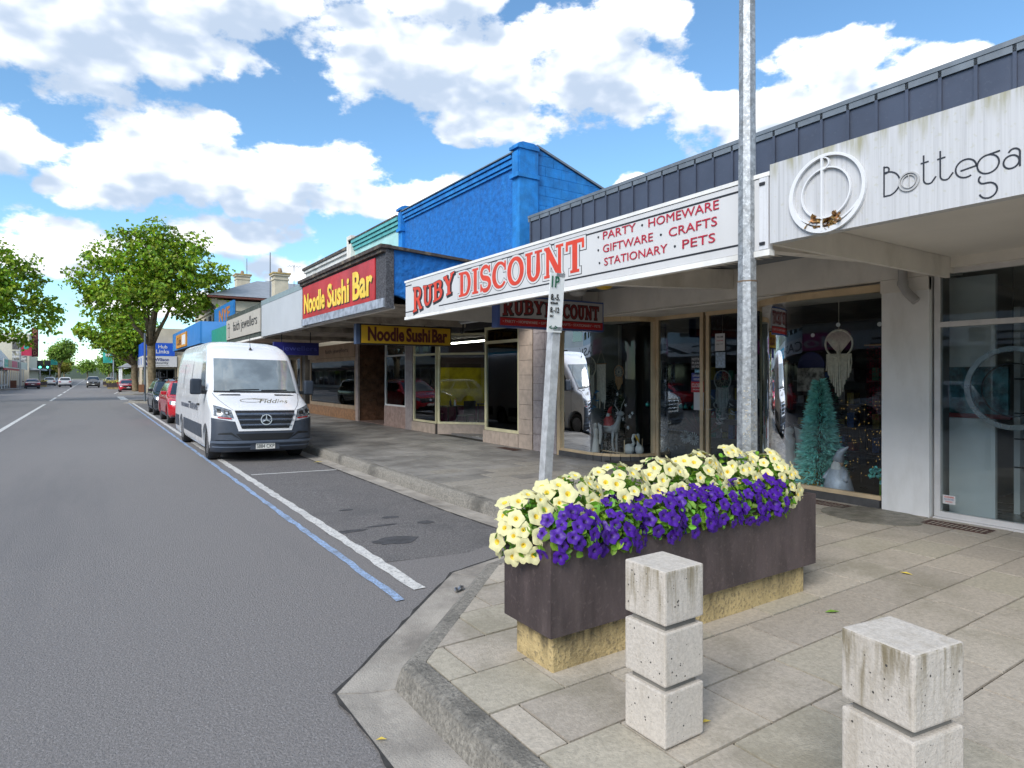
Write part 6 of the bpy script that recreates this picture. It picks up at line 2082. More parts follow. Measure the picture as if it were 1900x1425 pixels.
tagS(MB().prism([(2.3, 69.8), (3.4, 69.2), (30, 69.2), (30, 160), (4.45, 160), (4.45, 86), (4.2, 84), (2.3, 76)], "z", -.1, FP).build("footpath_beyond", mat("far_paving", (.24, .225, .2), .75, v=.2, s=.8)))
# far right row
far_m = [mat("far_wall_a", (.55, .52, .47), .7, v=.1, s=.6), mat("far_wall_b", (.42, .37, .30), .7, v=.1, s=.6), mat("far_wall_c", (.60, .59, .57), .7, v=.1, s=.6), mat("far_wall_d", (.38, .44, .47), .7, v=.1, s=.6)]


def row_shop(y0, y1, xf, sgn, h, wm, fm, label, awn=3.0, word=None, wm2=None, ax=3.4, up=True, group=None):
    """shop with parapet, upper windows, awning and glazed front; sgn=+1: stands on the right side, -1: on the left"""
    t = thing("street_shop", label, "building", (xf + sgn * 2, (y0 + y1) / 2, 0), group=group)
    xb = xf + sgn * 9
    MB().box(min(xf, xb), y0, 0, max(xf, xb), y1 - .02, h).build("wall", wm, t)
    MB().box(min(xf - sgn * .12, xf + sgn * .5), y0, h, max(xf - sgn * .12, xf + sgn * .5), y1 - .03, h + .18).build("cornice", far_m[2], t)
    xa = xf - sgn * ax
    MB().box(min(xa, xf - sgn * .01), y0 + .02, awn + .08, max(xa, xf - sgn * .01), y1 - .04, awn + .2).build("awning_roof", cap_m, t)
    fa = MB().box(min(xa, xa - sgn * .06), y0 + .02, awn - .1, max(xa, xa - sgn * .06), y1 - .04, awn + .65).build("fascia", fm, t)
    n = max(2, int((y1 - y0) / 2.4))
    for k in range(n):
        a, c = y0 + .3 + (y1 - y0 - .6) * k / n, y0 + .1 + (y1 - y0 - .6) * (k + 1) / n
        w_ = MB().box(min(xf - sgn * .03, xf - sgn * .002), a, .5, max(xf - sgn * .03, xf - sgn * .002), c, 2.6).build("shop_window", car_gl, t)
        MB().box(min(xf - sgn * .06, xf - sgn * .031), a, .45, max(xf - sgn * .06, xf - sgn * .031), a + .1, 2.65).build("frame", far_m[(k + int(y0)) % 4], w_)
        if up and h > 5:
            MB().box(min(xf - sgn * .03, xf - sgn * .002), a + .4, 4.3, max(xf - sgn * .03, xf - sgn * .002), c - .4, min(h - .6, 6)).build("upper_window", car_gl, t)
    if word:
        XY = EAST if sgn < 0 else WEST
        ys = y0 + .6 if sgn < 0 else y1 - .6
        text(word, (xa - sgn * .06, ys, awn + .02), XY, (y1 - y0) - 1.4, .5, wm2 or black, fa, bold=.01)
    return t


row_shop(100, 112, 7.8, 1, 5.8, far_m[0], far_m[3], "cream far right shop beside the verandah corner", word=None)
row_shop(112, 130, 7.8, 1, 6.6, far_m[1], sign_w, "tan far right shop behind the street trees", word=None)
row_shop(130, 160, 7.8, 1, 5.6, far_m[2], far_m[0], "white far right shop at the end of the row", word=None)
t = thing("verandah_building", "corner building with a grey hipped verandah roof past the security office", "building", (5.5, 97, FP))
MB().box(5.2, 90.5, FP, 12, 99.8, 4.6).build("wall", cream, t)
mb = MB()
mb.add([(2.9, 90.6, 2.9), (6.2, 90.6, 2.9), (6.2, 99.5, 2.9), (2.9, 99.5, 2.9), (5.2, 92, 4.1), (6.2, 92, 4.1), (6.2, 98.5, 4.1), (5.2, 98.5, 4.1)], [(3, 2, 1, 0), (0, 1, 5, 4), (2, 3, 7, 6), (3, 0, 4, 7), (4, 5, 6, 7), (1, 2, 6, 5)])
mb.build("verandah_roof", roof_g, t)
for y in (91, 94, 97, 99.2):
    MB().tube([(3.2, y, FP), (3.2, y, 2.9)], .07, 8).build("post", white_pan, t)
MB().box(4.0, 90.7, 4.6, 12, 99.7, 5.0).build("parapet", blk_pl, t)

# left side of the street
tagS(MB().prism([(-9.6, -30), (-9.6, 60), (-7.0, 62), (-7.0, 74), (-9.6, 76), (-9.6, 100), (-7.6, 104), (-7.6, 112), (-9.8, 114), (-9.8, 400), (-60, 400), (-60, -30)][::-1], "z", -.1, FP).build("footpath_opposite", mat("far_paving", (.24, .225, .2), .75, v=.2, s=.8)))
pink = mat("sign_pink", (.50, .045, .22), .45, v=.05)
cyan = mat("sign_cyan", (.03, .36, .55), .45, v=.05)
teal = mat("sign_teal", (.04, .38, .30), .45, v=.05)
hot = mat("sign_magenta", (.55, .02, .14), .45, v=.05)
GO = "shops across the road"
row_shop(-26, -6, -13.2, -1, 5.2, far_m[2], sign_w, "white fronted shop across the road behind the camera", word="Ts ILD", group=GO)
row_shop(-6, 6, -13.2, -1, 5.6, far_m[0], sign_w, "shop across the road with a plain white awning board", word="Ma", group=GO)
row_shop(6, 14, -13.2, -1, 5.0, far_m[2], sign_w, "shop across the road with a scripted white board", word="dc", group=GO)
row_shop(14, 20, -13.2, -1, 6.0, far_m[1], pink, "shop across the road with a pink awning board", word="dormor", wm2=sign_w, group=GO)
row_shop(20, 34, -13.2, -1, 5.4, far_m[3], sign_w, "shop across the road opposite the noodle bar", word="CASH", group=GO)
row_shop(34, 50, -13.2, -1, 6.4, far_m[0], cyan, "shop across the road with a cyan awning board", word="open", wm2=sign_w, group=GO)
row_shop(50, 72, -13.2, -1, 6.0, far_m[2], sign_w, "shop across the road hidden behind the left plane tree", group=GO)
row_shop(78, 104, -13.2, -1, 5.6, far_m[2], sign_w, "white shop at the left edge with shaded awning", group=GO)
t = thing("white_gabled_shop", "white low shop on the left with green and red fascia signs", "building", (-13, 120, FP))
MB().box(-24, 104.2, 0, -12.0, 141, 5.0).build("wall", mat("gable_white", (.66, .66, .68), .7, v=.03), t)
mb = MB(); mb.prism([(104.2, 4.3), (141, 4.3), (141, 4.6), (128, 5.9), (118, 6.6), (104.2, 6.9)], "x", -12.0, -11.8); mb.build("gable_parapet", mat("gable_white", (.66, .66, .68), .7, v=.03), t)
MB().box(-11.98, 106, 4.4, -11.75, 112, 5.8).build("vent_panel", mat("vent_grey", (.22, .23, .27), .6), t)
MB().box(-12, 104.4, 2.95, -9.4, 140, 3.05).build("awning_roof", cap_m, t)
ff = MB().box(-9.4, 104.4, 2.9, -9.3, 140.6, 4.1).build("fascia", sign_w, t)
for k, (y0, y1, m_) in enumerate(((105, 109, teal), (109.3, 114, mat("sign_ochre", (.45, .32, .22), .5)), (114.4, 122, hot), (123, 128, mat("sign_charcoal", (.1, .1, .11), .5)))):
    MB().box(-9.3, y0, 3.05, -9.26, y1, 4.0).build("sign_panel", m_, ff)
text("Fresh", (-9.26, 105.4, 3.3), EAST, 3.2, .45, sign_w, ff)
for k in range(11):
    MB().tube([(-9.6, 105 + 3.2 * k, FP), (-9.6, 105 + 3.2 * k, 2.9)], .06, 6).build("post", white_pan, t)
MB().box(-9.34, 104.4, 2.62, -9.28, 126, 2.88).build("valance", mat("valance_red", (.42, .02, .04), .6), t)
for k in range(11):
    MB().box(-11.99, 105.2 + 3.2 * k, .5, -11.95, 107.6 + 3.2 * k, 2.6).build("shop_window", car_gl, t)
t = thing("cream_cinema", "tall cream building on the left with a vertical red sign", "building", (-11, 150, FP))
MB().box(-22, 143, 0, -9.2, 166, 9.2).build("wall", mat("cinema_cream", (.58, .53, .42), .7, v=.06), t)
MB().box(-22.1, 142.9, 9.2, -9.05, 166.1, 9.5).build("cornice", render_w, t)
MB().box(-11.6, 142.93, 6.6, -9.6, 142.99, 8.4).build("window", mat("grid_window", (.10, .09, .085), .4, v=.5, s=5), t)
MB().box(-11.6, 142.93, 3.9, -9.6, 142.99, 6.3).build("poster", mat("poster_print", (.35, .34, .33), .5, v=.9, s=2, stain=((.5, .4, .05), .6, 1.5)), t)
for k in range(5):
    MB().box(-9.2, 144.2 + 4.3 * k, 5.6, -9.15, 146.2 + 4.3 * k, 8.4).build("side_window", car_gl, t)
vs_ = MB().box(-9.1, 147, 5.4, -8.1, 147.4, 10.8).build("vertical_sign", mat("sign_oxblood", (.12, .015, .02), .5, v=.3, s=2), t)
for k, ch in enumerate("OXFORD"):
    text(ch, (-8.85, 146.99, 9.9 - k * .82), SOUTH, .5, .6, mat("sign_dull_gold", (.45, .25, .12), .5), vs_)
MB().box(-9.2, 143.2, 2.9, -7.6, 165, 3.3).build("street_awning", far_m[3], t)
row_shop(168, 200, -9.5, -1, 4.6, far_m[2], far_m[1], "low far left shop past the cream building", up=False)
row_shop(200, 260, -9.8, -1, 5.2, far_m[3], sign_w, "farthest left shop of the street", up=False)

# banner poles, traffic lights, lamp posts
steel = mat("pole_grey", (.33, .35, .37), .5, metal=.3, v=.1)


def banner_pole(x, y, h, bz, bm_, label, sgn=1, mark=None):
    t = thing("banner_pole", label, "pole", (x, y, FP), group="banner poles along the street")
    MB().tube([(x, y, FP), (x, y, h)], [.09, .06], 8).build("pole", steel, t)
    b_ = MB().grid(lambda u, v: (x + sgn * (.12 + 1.15 * u), y - .03 + .05 * math.sin(u * 5 + v * 3), bz + 1.9 * v), 6, 6).build("banner", bm_, t, smooth=True)
    MB().tube([(x, y, bz + 1.9), (x + sgn * 1.3, y, bz + 1.9)], .02, 5).build("banner_arm", steel, t)
    MB().tube([(x, y, bz), (x + sgn * 1.3, y, bz)], .02, 5).build("banner_arm", steel, t)
    if mark:
        MB().lathe([(.3, 0), (.3, .02)], 16, (x + sgn * .7, y - .10, bz + 1.15), "y").build("emblem", mark, b_)


banner_pole(-8.0, 109.0, 6.6, 4.6, mat("banner_red", (.52, .03, .08), .6), "pole with a red banner on the left footpath", 1, teal)
banner_pole(-6.6, 152.0, 6, 4.0, teal, "pole with a teal banner among the left trees", 1)
banner_pole(2.75, 108.0, 6.0, 3.7, teal, "pole with a teal banner on the right near the verandah", -1, sign_w)
t = thing("street_pole", "slim grey pole standing before the security office", "pole", (2.95, 47.6, FP))
MB().tube([(2.95, 47.6, FP), (2.95, 47.6, 4.6)], [.07, .06], 8).build("pole", mat("pole_slate", (.14, .16, .18), .5), t)
MB().box(2.6, 47.5, .75, 2.9, 47.7, 1.25).build("box", mat("box_rust", (.25, .11, .05), .7), t)


def traffic_light(x, y, label, sgn=1):
    t = thing("traffic_light", label, "traffic light", (x, y, FP), group="traffic lights at the far crossing")
    MB().tube([(x, y, FP), (x, y, 4.2)], .07, 8).build("pole", steel, t)
    for k, dx in enumerate((0, .95 * sgn)):
        h = MB().box(x + dx - .38, y - .25, 2.95, x + dx + .38, y - .1, 4.25).build("signal_head", blk_pl, t)
        for j, (z, m_) in enumerate(((3.95, blk_pl), (3.6, blk_pl), (3.22, mat("green_light", (.02, .5, .35), .4, emit=((.10, 1.0, .70), 2.2))))):
            MB().lathe([(.15, 0), (.15, .03)], 12, (x + dx, y - .28, z), "y").build("lens", m_, h)


traffic_light(-6.6, 124.0, "traffic light showing green on the left of the crossing", 1)
traffic_light(2.9, 126.0, "traffic light showing green at the right kerb", 1)
for k, (x, y) in enumerate(((-7.3, 133.0), (3.0, 133.0), (3.05, 104.0))):
    t = thing("kerb_planter", ["brown planter with yellow flowers on the left kerb", "brown planter at the right crossing corner", "long brown planter with yellow flowers before the verandah"][k], "planter", (x, y, 0), group="far street planters")
    MB().box(x - 1.2, y - .3, .3, x + 1.2, y + .3, .85).build("box", corten, t)
    MB().box(x - 1.1, y - .25, 0, x + 1.1, y + .25, .3).build("base", base_m, t)
    mb = MB(); q = random.Random(k)
    for j in range(160):
        leaf_blob(mb, (x + q.uniform(-1.15, 1.15), y + q.uniform(-.3, .3), .85 + q.uniform(0, .25)), (q.gauss(0, 1), q.gauss(0, 1), 1), .18, .14, q)
    mb.build("flowers", mat("far_flowers", (.45, .42, .08), .6, v=.4, s=8, island=.8), t)
t = thing("outdoor_menu_board", "small dark board standing outside the left shops", "board", (-9.0, 112, FP))
MB().box(-9.3, 111.8, FP, -8.6, 111.9, 1.2).build("panel", mat("board_brown", (.16, .06, .03), .6), t)
MB().box(-9.25, 111.9, FP, -9.2, 112.3, 1.1).build("leg", blk_pl, t)
# low hills closing the view
mb = MB()
hp = [(-700 + 1400 * i / 60, 7 + 5 * math.sin(i * .7) + 3 * math.sin(i * 1.9)) for i in range(61)]
mb.prism(hp + [(700, -2), (-700, -2)], "y", 700, 760)
tagS(mb.build("hills", mat("far_hills", (.10, .13, .10), .95, v=.2, s=.02)))
# ================================================================== things in the discount store windows
cordm = mat("cotton_cord", (.60, .56, .47), .9, v=.15, s=20)
feath = mat("white_feather", (.66, .66, .66), .85, v=.12, s=20, island=.3)
bluef = mat("blue_feather", (.02, .16, .34), .8, v=.2, s=20, island=.4)
brass = mat("brass_brown", (.33, .19, .08), .6, v=.2)
GW = "hangings in the discount store windows"


def hoop(mb, c, r, t_=.008, n=28):
    mb.tube([(c[0], c[1] - r * math.cos(2 * math.pi * i / n), c[2] + r * math.sin(2 * math.pi * i / n)) for i in range(n + 1)], t_, 5, False)


def fringe(mb, x, y0, y1, z, l0, l1, n, q, w_=.006, v_shape=True):
    for i in range(n):
        y = y0 + (y1 - y0) * i / (n - 1)
        k = 1 - abs(2 * i / (n - 1) - 1) if v_shape else q.random()
        ln = l0 + (l1 - l0) * k + q.uniform(-.02, .02)
        mb.tube([(x, y, z), (x + q.uniform(-.006, .006), y + q.uniform(-.006, .006), z - ln * .5), (x, y + q.uniform(-.01, .01), z - ln)], w_, 4)


def feather_drop(mb, x, y, z, ln, q):
    for j in range(5):
        leaf_blob(mb, (x + q.uniform(-.01, .01), y + q.uniform(-.02, .02), z - ln * j / 5), (q.uniform(-1, -.4), q.uniform(-.5, .5), -.5), ln * .4, .035, q)


def dreamcatcher(c, r, m_hoop, m_tail, ln, label, seed, web=True, feathers=None):
    q = random.Random(seed)
    x, y, z = c
    t = thing("dreamcatcher", label, "dreamcatcher", (x, y, z), group=GW)
    mb = MB(); hoop(mb, c, r, .011); mb.build("hoop", m_hoop, t, smooth=True)
    if web:
        mb = MB()
        for i in range(12):
            a, b_ = 2 * math.pi * i / 12, 2 * math.pi * (i + 5) / 12
            mb.tube([(x, y + r * math.cos(a), z + r * math.sin(a)), (x, y + r * math.cos(b_), z + r * math.sin(b_))], .0025, 4)
        mb.build("web", cordm, t)
    mb = MB(); fringe(mb, x, y - r * .75, y + r * .75, z - r * .75, ln * .45, ln, 17, q); mb.build("fringe", m_tail, t)
    if feathers:
        mb = MB()
        for i in range(7):
            yy_ = y - r * .95 + 1.9 * r * i / 6
            feather_drop(mb, x - .02, yy_, z - r * .8 - ln * (.35 + .5 * (1 - abs(i - 3) / 3)), .28, q)
        mb.build("feathers", feathers, t)
    MB().tube([(x, y, z + r), (x, y, 2.84)], .0025, 4).build("cord", cordm, t)
    return t


dreamcatcher((8.78, 10.25, 1.98), .22, cordm, cordm, .85, "large white hoop dreamcatcher with blue feather tails", 1, feathers=bluef)
dreamcatcher((9.05, 9.62, 1.88), .13, brass, brass, .28, "small brown dreamcatcher hanging alone in the dark pane", 2)
dreamcatcher((9.16, 7.14, 1.72), .17, feath, feath, .55, "white feathered owl dreamcatcher on the shop door", 3, feathers=feath)


def macrame(c, wd, ln, label, seed, point=False):
    q = random.Random(seed)
    x, y, z = c
    t = thing("macrame_hanging", label, "wall hanging", c, group=GW)
    MB().tube([(x, y - wd * .6, z), (x, y + wd * .6, z)], .012, 6).build("dowel", brass, t)
    mb = MB(); fringe(mb, x, y - wd / 2, y + wd / 2, z, ln * .75, ln, 26, q, .010, point); mb.build("fringe", cordm, t)
    MB().box(x - .006, y - wd / 2, z - ln * .35, x + .006, y + wd / 2, z - .02).build("woven_panel", cordm, t)
    MB().tube([(x, y - wd * .5, z), (x, y, z + .28), (x, y + wd * .5, z)], .004, 4).build("cord", cordm, t)


macrame((8.95, 10.05, 2.05), .26, .95, "long cream macrame beside the blue feather dreamcatcher", 4)
macrame((8.95, 5.90, 2.02), .24, .75, "cream macrame on a triangle cord right of the pole", 5)
macrame((9.25, 6.62, 2.4), .16, .55, "narrow macrame strip at the edge of the shop door", 6, True)
dreamcatcher((9.25, 6.41, 1.80), .11, brass, feath, .55, "teardrop dreamcatcher with pale tassel right behind the pole", 7)
t = thing("macrame_mask", "large cream tree of life macrame disc with long fringe", "wall hanging", (8.6, 4.77, 2.2), group=GW)
mb = MB(); hoop(mb, (8.6, 4.77, 2.24), .19, .014); mb.build("hoop", cordm, t, smooth=True)
mb = MB(); q = random.Random(8)
for i in range(26):
    a = RD(20 + 140 * i / 25)
    mb.tube([(8.6, 4.77, 2.10), (8.6, 4.77 + .10 * math.cos(a), 2.20), (8.6, 4.77 + .185 * math.cos(a), 2.24 + .185 * math.sin(a))], .007, 4)
mb.lathe([(.02, -.14), (.03, 0), (.02, .1)], 8, (8.6, 4.77, 2.12))
mb.build("knotted_tree", cordm, t)
mb = MB(); fringe(mb, 8.6, 4.60, 4.94, 2.10, .25, .62, 24, q, .009); mb.build("fringe", cordm, t)
MB().tube([(8.6, 4.77, 2.43), (8.6, 4.77, 2.84)], .004, 4).build("cord", cordm, t)
for k, (y, z) in enumerate(((4.77, 2.50), (4.22, 2.47), (5.36, 2.40), (6.2, 2.28))):
    tag(MB().lathe([(.03, 0), (.03, .006), (.012, .02)], 10, (8.58 if k < 2 else 8.95, y, z), "x").build("suction_hook", white_pan), ["white suction hook above the macrame disc", "white suction hook alone near the white pillar", "white suction hook in the dark upper pane", "white suction hook above the teardrop dreamcatcher"][k], "hook", "hooks on the window glass")

# christmas trees
def needle_tree(c, h, r, m_, label, seed, n=1500, ln=.11):
    q = random.Random(seed)
    x, y, z = c
    t = thing("christmas_tree", label, "christmas tree", c, group="christmas trees in the window")
    MB().tube([(x, y, z), (x, y, z + h)], [.03, .008], 7).build("trunk", mat("tree_stick", (.10, .09, .07), .8), t)
    mb = MB()
    for i in range(n):
        k = q.random() ** .75
        zz = z + .16 + (h - .16) * (1 - k)
        rr = r * k ** .75 * (.75 + .25 * ((zz * 9) % 1)) * q.uniform(.25, 1)
        a = q.uniform(0, 6.283)
        p = Vector((x + rr * math.cos(a), y + rr * math.sin(a), zz - .10 * rr / r))
        d = Vector((math.cos(a), math.sin(a), q.uniform(-.5, .5))).normalized()
        s_ = d.cross(Vector((q.gauss(0, 1), q.gauss(0, 1), q.gauss(0, 1)))).normalized()
        mb.add([p, p + d * ln * .5 + s_ * .012, p + d * ln, p + d * ln * .5 - s_ * .012], [(0, 1, 2, 3)])
    mb.build("needles", m_, t)
    mb = MB()
    for a in (0, 2.1, 4.2):
        mb.tube([(x, y, z + .1), (x + .13 * math.cos(a), y + .13 * math.sin(a), z)], .010, 5)
    mb.build("stand", white_pan, t)
    return t


FZ = FP + .03
needle_tree((8.66, 5.08, FZ), 1.55, .34, mat("needles_turquoise", (.34, .80, .72), .7, v=.15, s=9, island=.3), "pale turquoise artificial christmas tree in the window", 11, 6500)
needle_tree((9.3, 10.05, FZ), 1.5, .34, mat("needles_dark", (.015, .03, .022), .8, v=.3, island=.6), "dark christmas tree behind the blue feather dreamcatcher", 12, 1500)
needle_tree((9.7, 5.6, FZ), 1.6, .38, mat("needles_frosted", (.07, .10, .10), .8, v=.5, s=20, island=.9), "frosted dark christmas tree behind the white angel", 13, 1500)
needle_tree((10.4, 9.5, FZ), 1.9, .42, mat("needles_dark", (.015, .03, .022), .8), "tall dark christmas tree deep in the store", 14, 1200)

# figures
def nutcracker(x, y, z, s_, label):
    t = thing("nutcracker_figure", label, "figurine", (x, y, z), group="nutcracker soldiers in the window")
    L = lambda pr: [(r * s_, h * s_) for r, h in pr]
    MB().lathe(L([(.10, 0), (.10, .05)]), 12, (x, y, z)).build("stand", mat("nut_green", (.02, .12, .05), .5), t)
    for sg in (-1, 1):
        MB().tube([(x, y + sg * .035 * s_, z + .05 * s_), (x, y + sg * .035 * s_, z + .26 * s_)], .028 * s_, 8).build("boot", mat("nut_black", (.02, .02, .02), .4), t)
        MB().tube([(x, y + sg * .085 * s_, z + .46 * s_), (x - .03 * s_, y + sg * .10 * s_, z + .30 * s_)], .024 * s_, 7).build("arm", mat("nut_red", (.45, .03, .03), .5), t)
    MB().lathe(L([(.075, 0), (.08, .05), (.07, .12), (.085, .20), (.05, .24)]), 12, (x, y, z + .25 * s_)).build("coat", mat("nut_red", (.45, .03, .03), .5), t, smooth=30)
    MB().lathe(L([(.04, 0), (.055, .05), (.055, .10), (.04, .13)]), 12, (x, y, z + .48 * s_)).build("head", mat("nut_skin", (.55, .36, .25), .5), t, smooth=30)
    MB().lathe(L([(.058, 0), (.06, .03), (.055, .12), (.06, .14), (0, .15)]), 12, (x, y, z + .59 * s_)).build("hat", mat("nut_gold", (.5, .28, .04), .4), t, smooth=30)
    MB().ball((x - .05 * s_, y, z + .5 * s_), (.02 * s_, .035 * s_, .05 * s_), 8, 6).build("beard", white_pan, t, smooth=True)


nutcracker(8.62, 10.12, FZ + .06, .95, "nutcracker soldier at the outer end of the left bowed window")
nutcracker(9.0, 5.98, FZ + .06, 1.05, "nutcracker soldier behind the flowers beside the white angel")


def angel(x, y, z, s_, label):
    t = thing("angel_statue", label, "statue", (x, y, z), group="white angel statues in the window")
    am = mat("angel_white", (.62, .60, .57), .6, v=.08)
    MB().lathe([(r * s_, h * s_) for r, h in [(.13, 0), (.12, .05), (.085, .3), (.06, .5), (.075, .58), (.07, .66), (.03, .70), (.028, .73)]], 14, (x, y, z)).build("robe", am, t, smooth=True)
    MB().ball((x, y, z + .79 * s_), (.05 * s_, .05 * s_, .062 * s_), 10, 7).build("head", am, t, smooth=True)
    for sg in (-1, 1):
        MB().grid(lambda u, v: (x + (.05 + .03 * v) * s_, y + sg * (.03 + .16 * u * (1 - .5 * v) + .03 * math.sin(v * 3)) * s_, z + (.86 - .62 * v - .06 * u * (1 - v)) * s_), 5, 8).build("wing", am, t, smooth=True)


angel(8.72, 9.96, FZ + .03, .72, "white angel statue in the left bowed window")
angel(8.86, 5.66, FZ + .03, .95, "tall white winged angel statue beside the turquoise tree")


def santa(x, y, z, s_, m_, hat, label):
    t = thing("santa_figure", label, "figurine", (x, y, z), group="santa figures in the window")
    MB().lathe([(r * s_, h * s_) for r, h in [(.20, 0), (.21, .06), (.17, .22), (.11, .36), (.07, .40)]], 14, (x, y, z)).build("robe", m_, t, smooth=True)
    MB().ball((x, y, z + .45 * s_), .075 * s_, 10, 7).build("head", mat("nut_skin", (.55, .36, .25), .5), t, smooth=True)
    MB().ball((x - .06 * s_, y, z + .37 * s_), (.05 * s_, .08 * s_, .11 * s_), 10, 7).build("beard", feath, t, smooth=True)
    MB().tube([(x, y, z + .48 * s_), (x, y - .04 * s_, z + .62 * s_), (x - .02 * s_, y - .16 * s_, z + .70 * s_)], [.085 * s_, .05 * s_, .01 * s_], 10).build("hat", hat, t, smooth=True)
    MB().lathe([(.205 * s_, 0), (.225 * s_, .03 * s_), (.205 * s_, .06 * s_)], 14, (x, y, z)).build("hem", feath, t, smooth=True)
    for sg in (-1, 1):
        MB().tube([(x, y + sg * .1 * s_, z + .33 * s_), (x - .1 * s_, y + sg * .16 * s_, z + .2 * s_)], [.05 * s_, .035 * s_], 8).build("sleeve", m_, t, smooth=True)


silv = mat("santa_silver", (.46, .50, .58), .5, metal=.2, v=.2, s=9)
gold = mat("santa_gold", (.48, .30, .05), .5, metal=.2, v=.2, s=9)
santa(8.60, 5.22, FZ + .02, .82, gold, white_pan, "gold robed santa figure below the turquoise tree")
santa(8.46, 4.70, FZ + .02, .92, silv, silv, "silver grey gnome santa with pointed hat near the white pillar")
santa(9.0, 9.85, FZ + .55, .62, mat("nut_red", (.45, .03, .03), .5), mat("nut_red", (.45, .03, .03), .5), "red santa riding on the grey reindeer")
t = thing("reindeer_statue", "grey reindeer statue carrying a red santa", "statue", (9.0, 9.85, FZ), group=None)
dm = mat("deer_grey", (.42, .43, .44), .7, v=.15)
mb = MB(); mb.tube([(9.0, 10.05, FZ + .50), (9.0, 9.85, FZ + .52), (9.0, 9.66, FZ + .53), (9.0, 9.58, FZ + .68), (9.0, 9.54, FZ + .82)], [.07, .10, .09, .05, .045], 10)
mb.ball((9.0, 9.50, FZ + .85), (.045, .09, .05), 10, 6); mb.build("body", dm, t, smooth=True)
for y in (10.02, 9.68):
    for sg in (-1, 1):
        MB().tube([(9 + sg * .05, y, FZ + .5), (9 + sg * .055, y + .02, FZ + .27), (9 + sg * .055, y - .01, FZ)], [.035, .022, .018], 7).build("leg", dm, t, smooth=True)
for sg in (-1, 1):
    MB().tube([(9 + sg * .02, 9.54, FZ + .88), (9 + sg * .1, 9.58, FZ + 1.02), (9 + sg * .12, 9.52, FZ + 1.14)], [.012, .010, .005], 5).build("antler", dm, t)
t = thing("display_table", "low brass framed display table in the left bowed window", "table", (9.1, 9.9, FZ))
for (x, y) in ((8.9, 10.1), (8.9, 9.3), (9.4, 10.1), (9.4, 9.3)):
    MB().tube([(x, y, FZ), (x, y, FZ + .33)], .012, 6).build("leg", beige, t)
MB().box(8.88, 9.28, FZ + .05, 8.92, 10.12, FZ + .075).build("rail", beige, t)


def pelican(x, y, z, rz, label):
    t = thing("pelican_figure", label, "figurine", (x, y, z), rz, "pelican figures in the window")
    mb = MB()
    mb.ball((0, 0, .15), (.085, .12, .11), 12, 8)
    mb.tube([(0, -.05, .2), (0, -.12, .28), (0, -.08, .36), (0, -.11, .42)], [.05, .03, .025, .035], 8)
    mb.ball((0, -.12, .43), (.035, .045, .035), 8, 6)
    mb.build("body", mat("pelican_white", (.68, .68, .66), .5, v=.05), t, smooth=True, local=True)
    MB().tube([(0, -.15, .43), (0, -.21, .36), (0, -.24, .30)], [.022, .018, .006], 7).build("beak", mat("beak_yellow", (.65, .38, .02), .5), t, smooth=True, local=True)
    for sg in (-1, 1):
        MB().tube([(sg * .03, 0, .06), (sg * .03, 0, 0)], .010, 5).build("leg", mat("beak_yellow", (.65, .38, .02), .5), t, local=True)


pelican(8.98, 9.25, FZ, RD(10), "white pelican figure looking toward the shop door")
pelican(9.04, 9.02, FZ, RD(150), "white pelican figure seen from behind, beside the door post")
# star ornaments, baubles
star_me = MB()
pts = [(math.cos(RD(36 * i)) * (.055 if i % 2 == 0 else .022), math.sin(RD(36 * i)) * (.055 if i % 2 == 0 else .022)) for i in range(10)]
star_me.prism(pts, "x", -.006, .006)
star_me = star_me.mesh("star_ornament", feath)
places = [(9.63, 1.42), (9.42, 1.20), (9.70, 1.02), (9.46, .92), (9.30, .98), (9.75, .72), (9.62, .71), (9.35, .75), (9.9, .80), (9.2, 1.05)]
wz = ["highest star ornament near the brown dreamcatcher", "second highest star ornament in the left window", "star ornament left of centre above the reindeer", "bright star ornament at mid height of the left window", "dim star ornament close to the door post", "left one of the lower pair of star ornaments", "second of the lower pair of star ornaments", "large star ornament above the pelicans", "star ornament by the reindeer legs", "faint star ornament beside the turquoise bauble"]
for k, (y, z) in enumerate(places):
    o = inst(star_me, "star_ornament", None, (9.02 + .03 * (k % 3), y, z), (rnd.uniform(0, 1), 0, rnd.uniform(-.3, .3)), rnd.uniform(.7, 1.15))
    tag(o, wz[k], "ornament", "star ornaments in the left bowed window")
for k, (x, y, z) in enumerate(((9.3, 9.05, 1.22), (9.6, 8.45, 1.2), (9.6, 8.33, 1.2), (9.6, 8.15, 1.2))):
    t = thing("bauble", ["turquoise bauble hanging left of the door post", "turquoise bauble behind the door glass, left of three", "turquoise bauble behind the door glass, middle of three", "turquoise bauble behind the door glass, right of three"][k], "bauble", (x, y, z), group="turquoise baubles")
    MB().ball((x, y, z), .05, 12, 8).build("ball", mat("bauble_turquoise", (.05, .42, .36), .25, metal=.5, v=.1), t, smooth=True)
    MB().lathe([(.014, 0), (.014, .02)], 8, (x, y, z + .048)).build("cap", chrome, t)
t = thing("tinsel_curtain", "red tinsel curtain hanging near the white pillar", "curtain", (8.75, 4.25, 1.0))
mb = MB(); q = random.Random(20)
for i in range(9):
    y = 4.12 + .04 * i
    for j in range(90):
        p = Vector((8.75, y, 2.2 - 1.0 * j / 90))
        d = Vector((q.gauss(0, 1), q.gauss(0, 1), q.gauss(0, .4))).normalized() * .03
        mb.add([p, p + d + Vector((0, 0, .006)), p + d], [(0, 1, 2)])
mb.build("tinsel", mat("tinsel_red", (.40, .012, .05), .4, metal=.3, v=.2, island=.5), t)
MB().tube([(8.75, 4.08, 2.21), (8.75, 4.5, 2.21)], .012, 6).build("rail", brass, t)
t = thing("fairy_light_net", "golden fairy lights sprinkled over the dark window back", "lights", (8.95, 4.6, .6))
